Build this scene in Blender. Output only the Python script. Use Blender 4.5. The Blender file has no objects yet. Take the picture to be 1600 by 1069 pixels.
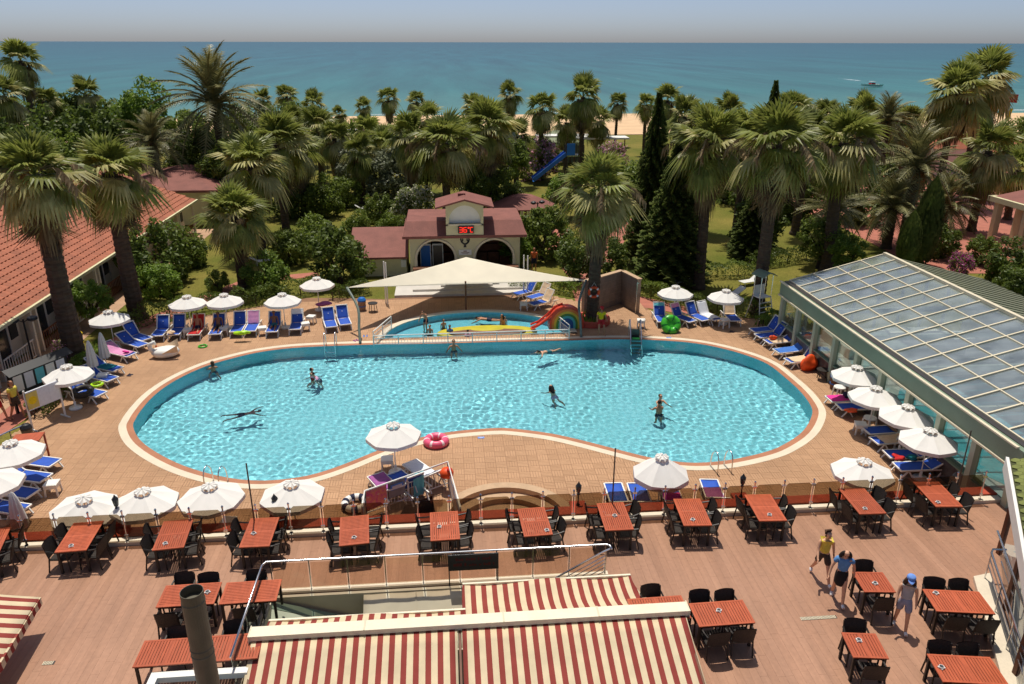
import bpy, bmesh, math, random
from mathutils import Vector, Matrix, geometry
rnd = random.Random(7)
R = math.radians
sc = bpy.context.scene
COL = sc.collection
# ------------------------------------------------------------------ camera, sky, sun, exposure
FPX, CZ, TH, YAW = 1200.0, 14.7, math.atan((534.5-66)/1200.0), math.radians(5)
cam = bpy.data.cameras.new('camera'); camo = bpy.data.objects.new('camera', cam); COL.objects.link(camo)
cam.sensor_width = 36; cam.lens = 36*FPX/1600; cam.clip_start = .1; cam.clip_end = 80000
camo.location = (0, 0, CZ); camo.rotation_euler = (Matrix.Rotation(-YAW, 3, 'Z')@Matrix.Rotation(math.pi/2-TH, 3, 'X')@Matrix.Rotation(R(.12), 3, 'Z')).to_euler()
sc.camera = camo
SUN_EL, SUN_AZ = R(73), R(-9)          # azimuth from +Y, clockwise
w = bpy.data.worlds.new('World'); sc.world = w; w.use_nodes = True
nt = w.node_tree; nt.nodes.clear()
sky = nt.nodes.new('ShaderNodeTexSky'); sky.sky_type = 'NISHITA'; sky.sun_disc = False
sky.sun_elevation = SUN_EL; sky.sun_rotation = SUN_AZ; sky.altitude = 0; sky.air_density = .36; sky.dust_density = 1.3; sky.ozone_density = 1.0
bg = nt.nodes.new('ShaderNodeBackground'); bg.inputs[1].default_value = 0.14
ow = nt.nodes.new('ShaderNodeOutputWorld')
hs = nt.nodes.new('ShaderNodeMix'); hs.data_type = 'RGBA'; hs.blend_type = 'MULTIPLY'; hs.inputs[0].default_value = 1; hs.inputs[7].default_value = (.94, .95, .93, 1)
nt.links.new(sky.outputs[0], hs.inputs[6]); nt.links.new(hs.outputs[2], bg.inputs[0]); nt.links.new(bg.outputs[0], ow.inputs[0])
sun = bpy.data.lights.new('sun', 'SUN'); sun.energy = 4.0; sun.angle = R(0.53); sun.color = (1.0, .94, .84)
suno = bpy.data.objects.new('sun', sun); COL.objects.link(suno)
SD = Vector((math.sin(SUN_AZ)*math.cos(SUN_EL), math.cos(SUN_AZ)*math.cos(SUN_EL), math.sin(SUN_EL)))
suno.rotation_euler = SD.to_track_quat('Z', 'Y').to_euler(); suno.location = (0, 0, 60)
vs = sc.view_settings; vs.view_transform = 'Standard'; vs.look = 'None'; vs.gamma = 1; vs.use_curve_mapping = False; vs.exposure = 0.0
cy = sc.cycles
cy.use_denoising = True; cy.denoiser = 'OPENIMAGEDENOISE'
cy.max_bounces = 7; cy.diffuse_bounces = 3; cy.glossy_bounces = 3; cy.transmission_bounces = 4; cy.transparent_max_bounces = 14
cy.sample_clamp_indirect = 6; cy.caustics_reflective = False; cy.caustics_refractive = False
# ------------------------------------------------------------------ pixel rays -> places on site
def ray(x, y):
    u = (x-800)/FPX; v = (534.5-y)/FPX; c, s = math.cos(TH), math.sin(TH)
    X, Y, Z = u, c+v*s, -s+v*c
    return Vector((X*math.cos(YAW)+Y*math.sin(YAW), -X*math.sin(YAW)+Y*math.cos(YAW), Z))
def P(x, y, z=0.0):
    a = ray(x, y); t = (z-CZ)/a.z; return Vector((a.x*t, a.y*t, z))
def PY(x, y, Y):
    a = ray(x, y); t = Y/a.y; return Vector((a.x*t, Y, CZ+a.z*t))
# ------------------------------------------------------------------ materials
def S(r, g, b):
    f = lambda c: c/255/12.92 if c/255 <= .04045 else ((c/255+.055)/1.055)**2.4
    return (f(r), f(g), f(b))
MATS = {}
def nodes(name):
    m = bpy.data.materials.new(name); m.use_nodes = True; t = m.node_tree; t.nodes.clear()
    o = t.nodes.new('ShaderNodeOutputMaterial'); MATS[name] = m
    return m, t, o
def N(t, kind, **kw):
    n = t.nodes.new('ShaderNode'+kind)
    for k, v in kw.items():
        if k in n.inputs.keys(): n.inputs[k].default_value = v
        else: setattr(n, k, v)
    return n
def c4(c): return (c[0], c[1], c[2], 1)
def mixc(t, fac, a, b, mode='MIX'):
    n = t.nodes.new('ShaderNodeMix'); n.data_type = 'RGBA'; n.blend_type = mode
    for sock, v in ((0, fac), (6, a), (7, b)):
        if hasattr(v, 'is_output'): t.links.new(v, n.inputs[sock])
        elif sock == 0: n.inputs[0].default_value = v
        else: n.inputs[sock].default_value = c4(v)
    return n.outputs[2]
def mat(name, col, rough=.6, var=.12, scale=2.5, col2=None, metal=0.0, bump=0.0, bscale=30, spec=.4, trans=0.0, rnd_obj=0.0, island=0.0, detail=4, coat=0.0, stretch=None, fine=0.0):
    m, t, o = nodes(name)
    b = N(t, 'BsdfPrincipled'); b.inputs['Roughness'].default_value = rough; b.inputs['Metallic'].default_value = metal
    b.inputs['Specular IOR Level'].default_value = spec
    if coat: b.inputs['Coat Weight'].default_value = coat
    g = N(t, 'NewGeometry'); src = g.outputs['Position']
    if stretch:
        mp = N(t, 'Mapping'); mp.inputs['Scale'].default_value = stretch; t.links.new(src, mp.inputs[0]); src = mp.outputs[0]
    no = N(t, 'TexNoise'); no.inputs['Scale'].default_value = scale; no.inputs['Detail'].default_value = detail; t.links.new(src, no.inputs['Vector'])
    lo = tuple(c*(1-var) for c in col); hi = tuple(min(1, c*(1+var)) for c in (col2 or col))
    if col2: lo = col; hi = col2
    rr = N(t, 'MapRange'); rr.inputs[1].default_value = .3; rr.inputs[2].default_value = .7; t.links.new(no.outputs[0], rr.inputs[0])
    c = mixc(t, rr.outputs[0], lo, hi)
    if fine:
        n2 = N(t, 'TexNoise'); n2.inputs['Scale'].default_value = scale*14; t.links.new(src, n2.inputs['Vector'])
        r2 = N(t, 'MapRange'); r2.inputs[1].default_value = .3; r2.inputs[2].default_value = .7; r2.inputs[3].default_value = 1-fine; r2.inputs[4].default_value = 1+fine
        t.links.new(n2.outputs[0], r2.inputs[0]); h = N(t, 'HueSaturation'); t.links.new(c, h.inputs['Color']); t.links.new(r2.outputs[0], h.inputs['Value']); c = h.outputs[0]
    if rnd_obj or island:
        s = N(t, 'ObjectInfo').outputs['Random'] if rnd_obj else g.outputs['Random Per Island']
        a = rnd_obj or island
        r3 = N(t, 'MapRange'); r3.inputs[3].default_value = 1-a; r3.inputs[4].default_value = 1+a; t.links.new(s, r3.inputs[0])
        h = N(t, 'HueSaturation'); t.links.new(c, h.inputs['Color']); t.links.new(r3.outputs[0], h.inputs['Value']); c = h.outputs[0]
    t.links.new(c, b.inputs['Base Color'])
    if bump:
        bn = N(t, 'TexNoise'); bn.inputs['Scale'].default_value = bscale; bn.inputs['Detail'].default_value = 3; t.links.new(src, bn.inputs['Vector'])
        bu = N(t, 'Bump'); bu.inputs['Strength'].default_value = bump; bu.inputs['Distance'].default_value = .03
        t.links.new(bn.outputs[0], bu.inputs['Height']); t.links.new(bu.outputs[0], b.inputs['Normal'])
    if trans:
        tr = N(t, 'BsdfTranslucent'); t.links.new(c, tr.inputs[0]); mx = N(t, 'MixShader'); mx.inputs[0].default_value = trans
        t.links.new(b.outputs[0], mx.inputs[1]); t.links.new(tr.outputs[0], mx.inputs[2]); t.links.new(mx.outputs[0], o.inputs[0])
    else: t.links.new(b.outputs[0], o.inputs[0])
    return m
def glass(name, tint, refl=1.0, rough=.02, dirt_sheen=0.0, dcol=(.6, .6, .55)):
    m, t, o = nodes(name)
    tr = N(t, 'BsdfTransparent'); tr.inputs[0].default_value = c4(tint)
    gl = N(t, 'BsdfGlossy'); gl.inputs['Roughness'].default_value = rough
    fr = N(t, 'Fresnel'); gb = N(t, 'NewGeometry'); ri = N(t, 'MapRange'); ri.inputs[3].default_value = 1.5; ri.inputs[4].default_value = 1/1.5; t.links.new(gb.outputs['Backfacing'], ri.inputs[0]); t.links.new(ri.outputs[0], fr.inputs[0])
    ml = N(t, 'Math', operation='MULTIPLY'); ml.inputs[1].default_value = refl; t.links.new(fr.outputs[0], ml.inputs[0])
    mx = N(t, 'MixShader'); t.links.new(ml.outputs[0], mx.inputs[0]); t.links.new(tr.outputs[0], mx.inputs[1]); t.links.new(gl.outputs[0], mx.inputs[2])
    out = mx.outputs[0]
    if dirt_sheen:
        d = N(t, 'BsdfDiffuse'); d.inputs[0].default_value = c4(dcol); g = N(t, 'NewGeometry'); no = N(t, 'TexNoise'); no.inputs['Scale'].default_value = 1.2; t.links.new(g.outputs[0], no.inputs['Vector'])
        mm = N(t, 'Math', operation='MULTIPLY'); mm.inputs[1].default_value = dirt_sheen*2; t.links.new(no.outputs[0], mm.inputs[0])
        m2 = N(t, 'MixShader'); t.links.new(mm.outputs[0], m2.inputs[0]); t.links.new(out, m2.inputs[1]); t.links.new(d.outputs[0], m2.inputs[2]); out = m2.outputs[0]
    t.links.new(out, o.inputs[0]); return m
# ------------------------------------------------------------------ mesh helpers
class MB:
    def __init__(s): s.v = []; s.f = []; s.m = []
    def add(s, vs, fs, mi=0):
        n = len(s.v); s.v += [tuple(v) for v in vs]; s.f += [tuple(i+n for i in f) for f in fs]; s.m += [mi]*len(fs); return s
    def box(s, x0, x1, y0, y1, z0, z1, mi=0, mx=None):
        vs = [Vector(p) for p in ((x0,y0,z0),(x1,y0,z0),(x1,y1,z0),(x0,y1,z0),(x0,y0,z1),(x1,y0,z1),(x1,y1,z1),(x0,y1,z1))]
        if mx: vs = [mx@v for v in vs]
        return s.add(vs, [(0,3,2,1),(4,5,6,7),(0,1,5,4),(1,2,6,5),(2,3,7,6),(3,0,4,7)], mi)
    def bar(s, a, b, wd, ht=None, mi=0, up=(0,0,1)):
        a = Vector(a); b = Vector(b); d = (b-a).normalized(); u = Vector(up)
        if abs(d.dot(u)) > .98: u = Vector((0, 1, 0))
        x = d.cross(u).normalized()*wd/2; z = x.cross(d).normalized()*(ht or wd)/2
        vs = [a-x-z, a+x-z, a+x+z, a-x+z, b-x-z, b+x-z, b+x+z, b-x+z]
        return s.add(vs, [(0,1,2,3),(7,6,5,4),(0,4,5,1),(1,5,6,2),(2,6,7,3),(3,7,4,0)], mi)
    def tube(s, pts, rad, seg=6, mi=0, caps=True, scale=None):
        pts = [Vector(p) for p in pts]; n = len(pts); rads = rad if isinstance(rad, (list, tuple)) else [rad]*n
        vs = []; fs = []; px = None
        for i, p in enumerate(pts):
            d = (pts[min(i+1, n-1)]-pts[max(i-1, 0)]).normalized()
            if px is None:
                px = d.cross(Vector((0, 0, 1)))
                if px.length < .1: px = d.cross(Vector((0, 1, 0)))
            px = (px-d*px.dot(d)).normalized(); py = d.cross(px)
            for k in range(seg):
                a = 2*math.pi*k/seg; q = px*math.cos(a)+py*math.sin(a)
                vs.append(p+q*rads[i])
        for i in range(n-1):
            for k in range(seg):
                k2 = (k+1) % seg; fs.append((i*seg+k, i*seg+k2, (i+1)*seg+k2, (i+1)*seg+k))
        if caps: fs += [tuple(range(seg))[::-1], tuple(range((n-1)*seg, n*seg))]
        return s.add(vs, fs, mi)
    def lathe(s, prof, seg=16, c=(0,0,0), mi=0, sx=1, sy=1):
        vs = []; fs = []; n = len(prof)
        for r, z in prof:
            for k in range(seg):
                a = 2*math.pi*k/seg; vs.append((c[0]+r*math.cos(a)*sx, c[1]+r*math.sin(a)*sy, c[2]+z))
        for i in range(n-1):
            for k in range(seg):
                k2 = (k+1) % seg; fs.append((i*seg+k, i*seg+k2, (i+1)*seg+k2, (i+1)*seg+k))
        if prof[0][0] > 1e-4: fs.append(tuple(range(seg))[::-1])
        if prof[-1][0] > 1e-4: fs.append(tuple(range((n-1)*seg, n*seg)))
        return s.add(vs, fs, mi)
    def grid(s, nx, ny, fn, mi=0, thick=0):
        vs = [Vector(fn(i/nx, j/ny)) for j in range(ny+1) for i in range(nx+1)]; w = nx+1
        fs = [(j*w+i, j*w+i+1, (j+1)*w+i+1, (j+1)*w+i) for j in range(ny) for i in range(nx)]
        if thick:
            k = len(vs); vs2 = [v-Vector((0, 0, thick)) for v in vs]
            ed = [i for i in range(w)]+[j*w+nx for j in range(1, ny+1)]+[ny*w+i for i in range(nx-1, -1, -1)]+[j*w for j in range(ny-1, 0, -1)]
            fs2 = [tuple(k+i for i in f[::-1]) for f in fs]; sd = [(ed[i], k+ed[i], k+ed[(i+1) % len(ed)], ed[(i+1) % len(ed)]) for i in range(len(ed))]
            vs += vs2; fs = fs+fs2+sd
        return s.add(vs, fs, mi)
    def mesh(s, name, mats, smooth=False):
        me = bpy.data.meshes.new(name); me.from_pydata(s.v, [], s.f)
        for m in (mats if isinstance(mats, (list, tuple)) else [mats]): me.materials.append(MATS[m] if isinstance(m, str) else m)
        if any(s.m): me.polygons.foreach_set('material_index', s.m)
        if smooth: me.polygons.foreach_set('use_smooth', [True]*len(me.polygons))
        me.update(); return me
    def build(s, name, mats, parent=None, smooth=False, **kw): return ob(name, s.mesh(name, mats, smooth), parent, **kw)
def ob(name, data, parent=None, loc=None, rz=None, label=None, cat=None, group=None, kind=None, mtx=None):
    o = bpy.data.objects.new(name, data); COL.objects.link(o); o.parent = parent
    if loc is not None: o.location = loc
    if rz is not None: o.rotation_euler = (0, 0, rz)
    if mtx is not None: o.matrix_local = mtx
    tag(o, label, cat, group, kind); return o
def tag(o, label=None, cat=None, group=None, kind=None):
    for k, v in (('label', label), ('category', cat), ('group', group), ('kind', kind)):
        if v: o[k] = v
    return o
def empty(name, loc=(0,0,0), rz=0, label=None, cat=None, group=None, kind=None):
    return ob(name, None, None, loc, rz, label, cat, group, kind)
KIDS = {}
def clone(o, parent=None, name=None, **kw):
    c = o.copy(); COL.objects.link(c); c.parent = parent
    if name: c.name = name
    if parent is None:
        loc = kw.pop('loc', None); rz = kw.pop('rz', None); tag(c, **kw)
        if loc is not None: c.location = loc
        if rz is not None: c.rotation_euler = (0, 0, rz)
    if o.name not in KIDS: KIDS[o.name] = list(o.children)
    for ch in KIDS[o.name]: clone(ch, c)
    return c
class Proto:
    """first use moves the prototype itself, later uses copy it with its parts"""
    def __init__(s, o): s.o = o; s.used = False
    def put(s, loc, rz, **kw):
        if s.used: return clone(s.o, None, loc=loc, rz=rz, **kw)
        KIDS[s.o.name] = list(s.o.children)
        s.used = True; s.o.location = loc; s.o.rotation_euler = (0, 0, rz); tag(s.o, **kw); return s.o
def catmull(pts, n, closed=True):
    out = []; m = len(pts)
    for i in range(m if closed else m-1):
        p0, p1, p2, p3 = [pts[(i+k) % m] if closed else pts[max(0, min(m-1, i+k))] for k in (-1, 0, 1, 2)]
        for j in range(n):
            t = j/n; out.append(.5*((2*p1)+(p2-p0)*t+(2*p0-5*p1+4*p2-p3)*t*t+(3*p1-p0-3*p2+p3)*t**3))
    if not closed: out.append(pts[-1])
    return out
def offset(poly, d):
    n = len(poly); out = []
    ar = sum(poly[i].x*poly[(i+1) % n].y-poly[(i+1) % n].x*poly[i].y for i in range(n)); sg = 1 if ar > 0 else -1
    for i in range(n):
        t = (poly[(i+1) % n]-poly[i-1]); t.normalize(); out.append(Vector((poly[i].x+sg*t.y*d, poly[i].y-sg*t.x*d)))
    return out
def inside(p, poly):
    r = False; j = len(poly)-1
    for i in range(len(poly)):
        a, b = poly[i], poly[j]
        if (a.y > p[1]) != (b.y > p[1]) and p[0] < (b.x-a.x)*(p[1]-a.y)/(b.y-a.y)+a.x: r = not r
        j = i
    return r
def fill(loops, z, name, m, **kw):
    bm = bmesh.new(); es = []
    for lp in loops:
        vs = [bm.verts.new((p[0], p[1], z)) for p in lp]
        es += [bm.edges.new((vs[i], vs[(i+1) % len(vs)])) for i in range(len(vs))]
    bmesh.ops.triangle_fill(bm, edges=es, use_beauty=True, use_dissolve=False)
    for f in bm.faces:
        if f.normal.z < 0: f.normal_flip()
    me = bpy.data.meshes.new(name); bm.to_mesh(me); bm.free(); me.materials.append(MATS[m]); return ob(name, me, **kw)
def ring(a, b, z0, z1, name, m, **kw):
    mb = MB(); n = len(a)
    mb.add([(p.x, p.y, z0) for p in a]+[(p.x, p.y, z1) for p in b], [(i, (i+1) % n, n+(i+1) % n, n+i) for i in range(n)])
    return mb.build(name, m, **kw)
# ------------------------------------------------------------------ materials of the setting
mat('deck_edge_tile', S(212,160,122), .75, .10, 1.2, fine=.10)
mat('deck_base', S(140,104,78), .85, .12, 2)
mat('coping', S(174,117,86), .7, .12, 1.5, fine=.08)
mat('white_band', S(220,206,182), .7, .06, 1.5, fine=.05)
def pool_tile():
    m, t, o = nodes('pool_tile'); b = N(t, 'BsdfPrincipled', Roughness=.5)
    g = N(t, 'NewGeometry'); mp = N(t, 'VectorMath', operation='SNAP'); mp.inputs[1].default_value = (.05, .05, .05)
    t.links.new(g.outputs[0], mp.inputs[0]); wn = N(t, 'TexWhiteNoise'); t.links.new(mp.outputs[0], wn.inputs[0])
    t.links.new(mixc(t, wn.outputs[0], (.15, .56, .64), (.27, .70, .78)), b.inputs['Base Color']); t.links.new(b.outputs[0], o.inputs[0])
pool_tile()
m, t, o = nodes('pool_water')
b = N(t, 'BsdfPrincipled'); b.inputs['Base Color'].default_value = (.9, .98, 1, 1); b.inputs['Roughness'].default_value = 0.0
b.inputs['Transmission Weight'].default_value = 1; b.inputs['IOR'].default_value = 1.33
t.links.new(b.outputs[0], o.inputs[0])
# ------------------------------------------------------------------ swimming pool
K = 14.7/13.4
WZ = -.07
POOL_PX = [(208,668),(212,660),(217,650),(240,622),(275,597),(322,575),(360,564),(400,554),(450,547),(500,544),(550,542),(585,541),(640,540),(720,538),(800,536),(885,534),(940,532),(1000,532),(1075,536),(1125,545),(1165,556),(1200,570),(1225,590),(1250,612),(1267,635),(1269,650),(1255,676),(1225,696),(1200,707),(1150,719),(1110,724),(1075,725),(1025,719),(975,707),(925,694),(875,682),(837,676),(800,672),(775,671),(712,676),(662,685),(600,703),(550,724),(500,742),(462,750),(425,754),(390,754),(350,749),(300,736),(262,720),(232,702),(215,686)]
POOL = [p.to_2d() for p in catmull([P(x, y, WZ) for x, y in POOL_PX], 4)]
tmp = POOL
for _ in range(3): tmp = [(tmp[i-1]+tmp[i]*2+tmp[(i+1) % len(tmp)])/4 for i in range(len(tmp))]
POOL = tmp
POOL_C = offset(POOL, .25); POOL_W = offset(POOL, .55)
KC = Vector((1.42, 35.15))*K; KRX, KRY = 4.55*K, 3.5*K
KID = [Vector((KC.x+KRX*math.cos(a), KC.y+KRY*math.sin(a))) for a in [math.pi*i/40 for i in range(41)]]
KID_W = [Vector((KC.x+(KRX+.38)*math.cos(a), KC.y+(KRY+.38)*math.sin(a))) for a in [math.pi*i/40 for i in range(41)]]
def basin(name, loop, depth, label_mat):
    n = len(loop); mb = MB()
    mb.add([(p.x, p.y, -.004) for p in loop]+[(p.x, p.y, -depth) for p in loop], [((i+1) % n, i, n+i, n+(i+1) % n) for i in range(n)])
    o = mb.build(name, label_mat, kind='structure')
    fl = fill([loop], -depth, 'pool_floor', label_mat, parent=o); return o
pool_o = basin('swimming_pool', POOL, 1.42, 'pool_tile')
def waves(name, loop, z, step, amp, mname, **kw):
    xs = [p.x for p in loop]; ys = [p.y for p in loop]; r = random.Random(3)
    wv = [(r.uniform(.17, .50), r.uniform(0, 6.28), r.uniform(0, 6.28)) for _ in range(26)]
    wv = [(2*math.pi/l*math.cos(a), 2*math.pi/l*math.sin(a), ph, l) for l, a, ph in wv]
    bm = bmesh.new(); vm = {}; nx = int((max(xs)-min(xs))/step)+2; ny = int((max(ys)-min(ys))/step)+2
    x0, y0 = min(xs)-step, min(ys)-step
    mb = MB(); idx = {}
    ins = [[inside((x0+(i+.5)*step, y0+(j+.5)*step), loop) for j in range(ny+1)] for i in range(nx+1)]
    big = offset(loop, .1)
    for i in range(nx+1):
        for j in range(ny+1):
            c = (x0+(i+.5)*step, y0+(j+.5)*step)
            if ins[i][j] or inside(c, big):
                q = []
                for a, bb in ((0,0),(1,0),(1,1),(0,1)):
                    k = (i+a, j+bb)
                    if k not in idx:
                        x, y = x0+k[0]*step, y0+k[1]*step; e = .72+.30*math.sin(x*.5+1)*math.sin(y*.45+.5)+.18*math.sin(x*1.3-y*.8)
                        h = sum(l*math.sin(kx*x+ky*y+ph) for kx, ky, ph, l in wv)*amp*e
                        idx[k] = len(mb.v); mb.v.append((x, y, z+h))
                    q.append(idx[k])
                mb.f.append(tuple(q)); mb.m.append(0)
    return mb.build(name, mname, smooth=True, **kw)
water_o = waves('pool_water', POOL, WZ, .045, .0026, 'pool_water', kind='structure')
ring(POOL, POOL_C, 0, 0, 'pool_coping', 'coping', kind='structure')
ring(POOL_C, POOL_W, .004, .004, 'pool_border', 'white_band', kind='structure')
water_o.cycles.is_caustics_caster = True
for o_ in [pool_o]+list(pool_o.children): o_.cycles.is_caustics_receiver = True
sun.cycles.is_caustics_light = True; cy.caustics_refractive = True
def snapmat(name, c1, c2, step, rough, streak=None, bump=.0):
    m, t, o = nodes(name); b = N(t, 'BsdfPrincipled', Roughness=rough); b.inputs['Specular IOR Level'].default_value = .35
    g = N(t, 'NewGeometry'); mu = N(t, 'VectorMath', operation='MULTIPLY'); mu.inputs[1].default_value = (1, 1, 0); t.links.new(g.outputs[0], mu.inputs[0])
    sn = N(t, 'VectorMath', operation='SNAP'); sn.inputs[1].default_value = step; t.links.new(mu.outputs[0], sn.inputs[0])
    wn = N(t, 'TexWhiteNoise'); t.links.new(sn.outputs[0], wn.inputs[0])
    c = mixc(t, wn.outputs[0], c1, c2)
    for sc_, amt, st in ((.35, .10, None), (9, .06, None))+(((2, .11, streak), (9, .05, streak)) if streak else ()):
        no = N(t, 'TexNoise'); no.inputs['Scale'].default_value = sc_; no.inputs['Detail'].default_value = 5; src = g.outputs[0]
        if st: mp = N(t, 'Mapping'); mp.inputs['Scale'].default_value = st; t.links.new(src, mp.inputs[0]); src = mp.outputs[0]
        t.links.new(src, no.inputs['Vector']); r = N(t, 'MapRange'); r.inputs[1].default_value = .3; r.inputs[2].default_value = .7; r.inputs[3].default_value = 1-amt; r.inputs[4].default_value = 1+amt
        t.links.new(no.outputs[0], r.inputs[0]); h = N(t, 'HueSaturation'); t.links.new(c, h.inputs['Color']); t.links.new(r.outputs[0], h.inputs['Value']); c = h.outputs[0]
    t.links.new(c, b.inputs['Base Color']); t.links.new(b.outputs[0], o.inputs[0]); return m
snapmat('paver', S(180,141,107), S(190,150,115), (.4, .4, 1), .8)
snapmat('plank', S(164,123,98), S(171,130,105), (.2, 50, 1), .45, (1.6, .12, 1))
# ------------------------------------------------------------------ ground, beach, sea
def grassmat():
    m, t, o = nodes('lawn'); b = N(t, 'BsdfPrincipled', Roughness=.9); b.inputs['Specular IOR Level'].default_value = .1
    g = N(t, 'NewGeometry'); c = None
    n1 = N(t, 'TexNoise'); n1.inputs['Scale'].default_value = .22; n1.inputs['Detail'].default_value = 6; t.links.new(g.outputs[0], n1.inputs['Vector'])
    r = N(t, 'MapRange'); r.inputs[1].default_value = .35; r.inputs[2].default_value = .65; t.links.new(n1.outputs[0], r.inputs[0])
    c = mixc(t, r.outputs[0], S(92,98,38), S(126,116,56))
    n2 = N(t, 'TexNoise'); n2.inputs['Scale'].default_value = 14; n2.inputs['Detail'].default_value = 6; t.links.new(g.outputs[0], n2.inputs['Vector'])
    r2 = N(t, 'MapRange'); r2.inputs[1].default_value = .3; r2.inputs[2].default_value = .7; r2.inputs[3].default_value = .65; r2.inputs[4].default_value = 1.3; t.links.new(n2.outputs[0], r2.inputs[0])
    h = N(t, 'HueSaturation'); t.links.new(c, h.inputs['Color']); t.links.new(r2.outputs[0], h.inputs['Value'])
    t.links.new(h.outputs[0], b.inputs['Base Color']); t.links.new(b.outputs[0], o.inputs[0])
grassmat()
mat('sand', S(214,180,140), .95, .1, .3, fine=.08)
mat('red_paving', S(172,106,88), .8, .14, 1.5, fine=.12)
mat('house_paving', S(182,146,116), .8, .12, 1.2, fine=.1)
xs = [-4000, -200, -14.9, -4.0, 7.3, 16.8, 200, 4000]
rows = [(-60, -4.6), (20.1, -4.6), (20.101, -.03), (40.1, -.03), (43.1, -.03), (80, -.03), (136, -.03), (142, -1.2), (190, -2.4), (220, -5), (700, -20)]
mb = MB(); V = {}
for j, (y, z) in enumerate(rows):
    for i, x in enumerate(xs): V[i, j] = len(mb.v); mb.v.append((x, y, z))
for j in range(len(rows)-1):
    for i in range(len(xs)-1):
        if (j in (1, 2) and i in (2, 3, 4)) or (j == 3 and i == 3): continue
        mb.f.append((V[i,j], V[i+1,j], V[i+1,j+1], V[i,j+1])); mb.m.append(0)
mb.build('ground', 'lawn', kind='structure')
mb = MB(); r_ = random.Random(2)
bx = [-1500+i*60 for i in range(51)]; sh = [131+3*math.sin(x*.03)+r_.uniform(-1, 1) for x in bx]; n = len(bx)
prof = [(0, .03), (6, .015), (28, -.38), (52, -.99), (80, -2.9)]
for j, (d, z) in enumerate(prof): mb.v += [(x, s_+d*(1 if j else 1), z+.02) for x, s_ in zip(bx, sh)]
for j in range(len(prof)-1):
    mb.f += [(j*n+i, j*n+i+1, (j+1)*n+i+1, (j+1)*n+i) for i in range(n-1)]
mb.m = [0]*len(mb.f); mb.build('beach', 'sand', smooth=True, kind='structure')
def seamat():
    m, t, o = nodes('sea_water'); b = N(t, 'BsdfPrincipled', Roughness=.3); b.inputs['IOR'].default_value = 1.33; b.inputs['Specular IOR Level'].default_value = .35
    g = N(t, 'NewGeometry'); sp = N(t, 'SeparateXYZ'); t.links.new(g.outputs[0], sp.inputs[0])
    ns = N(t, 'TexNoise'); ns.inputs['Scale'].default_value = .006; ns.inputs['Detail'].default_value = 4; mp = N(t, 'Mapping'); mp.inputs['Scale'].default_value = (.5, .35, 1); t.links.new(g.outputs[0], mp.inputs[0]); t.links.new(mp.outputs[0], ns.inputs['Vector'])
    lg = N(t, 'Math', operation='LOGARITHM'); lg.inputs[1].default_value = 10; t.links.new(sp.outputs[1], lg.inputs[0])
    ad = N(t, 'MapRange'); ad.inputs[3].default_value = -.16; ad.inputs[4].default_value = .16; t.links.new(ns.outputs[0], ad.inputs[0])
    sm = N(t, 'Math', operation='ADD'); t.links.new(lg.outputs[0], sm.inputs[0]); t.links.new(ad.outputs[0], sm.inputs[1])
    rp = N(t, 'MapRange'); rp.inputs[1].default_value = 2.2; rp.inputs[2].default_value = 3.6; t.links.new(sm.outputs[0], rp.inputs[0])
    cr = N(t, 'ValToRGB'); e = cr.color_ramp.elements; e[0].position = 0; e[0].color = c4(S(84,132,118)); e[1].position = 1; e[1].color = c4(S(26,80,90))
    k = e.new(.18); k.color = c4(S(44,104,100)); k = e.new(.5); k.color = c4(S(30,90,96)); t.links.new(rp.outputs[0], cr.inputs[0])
    # whitecaps and chop
    n2 = N(t, 'TexNoise'); n2.inputs['Scale'].default_value = .05; n2.inputs['Detail'].default_value = 8; n2.inputs['Roughness'].default_value = .65; m2 = N(t, 'Mapping'); m2.inputs['Scale'].default_value = (1.0, .10, 1); t.links.new(g.outputs[0], m2.inputs[0]); t.links.new(m2.outputs[0], n2.inputs['Vector'])
    r2 = N(t, 'MapRange'); r2.inputs[1].default_value = .3; r2.inputs[2].default_value = .7; r2.inputs[3].default_value = .68; r2.inputs[4].default_value = 1.35; t.links.new(n2.outputs[0], r2.inputs[0])
    h = N(t, 'HueSaturation'); t.links.new(cr.outputs[0], h.inputs['Color']); t.links.new(r2.outputs[0], h.inputs['Value'])
    n3 = N(t, 'TexNoise'); n3.inputs['Scale'].default_value = .11; n3.inputs['Detail'].default_value = 5; m3 = N(t, 'Mapping'); m3.inputs['Scale'].default_value = (.8, .16, 1); t.links.new(g.outputs[0], m3.inputs[0]); t.links.new(m3.outputs[0], n3.inputs['Vector'])
    r3 = N(t, 'MapRange'); r3.inputs[1].default_value = .745; r3.inputs[2].default_value = .78; t.links.new(n3.outputs[0], r3.inputs[0])
    t.links.new(mixc(t, r3.outputs[0], h.outputs[0], (.6, .66, .68)), b.inputs['Base Color'])
    bu = N(t, 'Bump'); bu.inputs['Strength'].default_value = .6; bu.inputs['Distance'].default_value = 2.0; t.links.new(n2.outputs[0], bu.inputs['Height']); t.links.new(bu.outputs[0], b.inputs['Normal'])
    t.links.new(b.outputs[0], o.inputs[0])
seamat()
MB().add([(-30000, 165, -1.1), (30000, 165, -1.1), (30000, 70000, -1.1), (-30000, 70000, -1.1)], [(0, 1, 2, 3)]).build('sea', 'sea_water', kind='structure')
mat('foam', (.8, .84, .84), .6, .1, .5)
r_ = random.Random(5)
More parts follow.
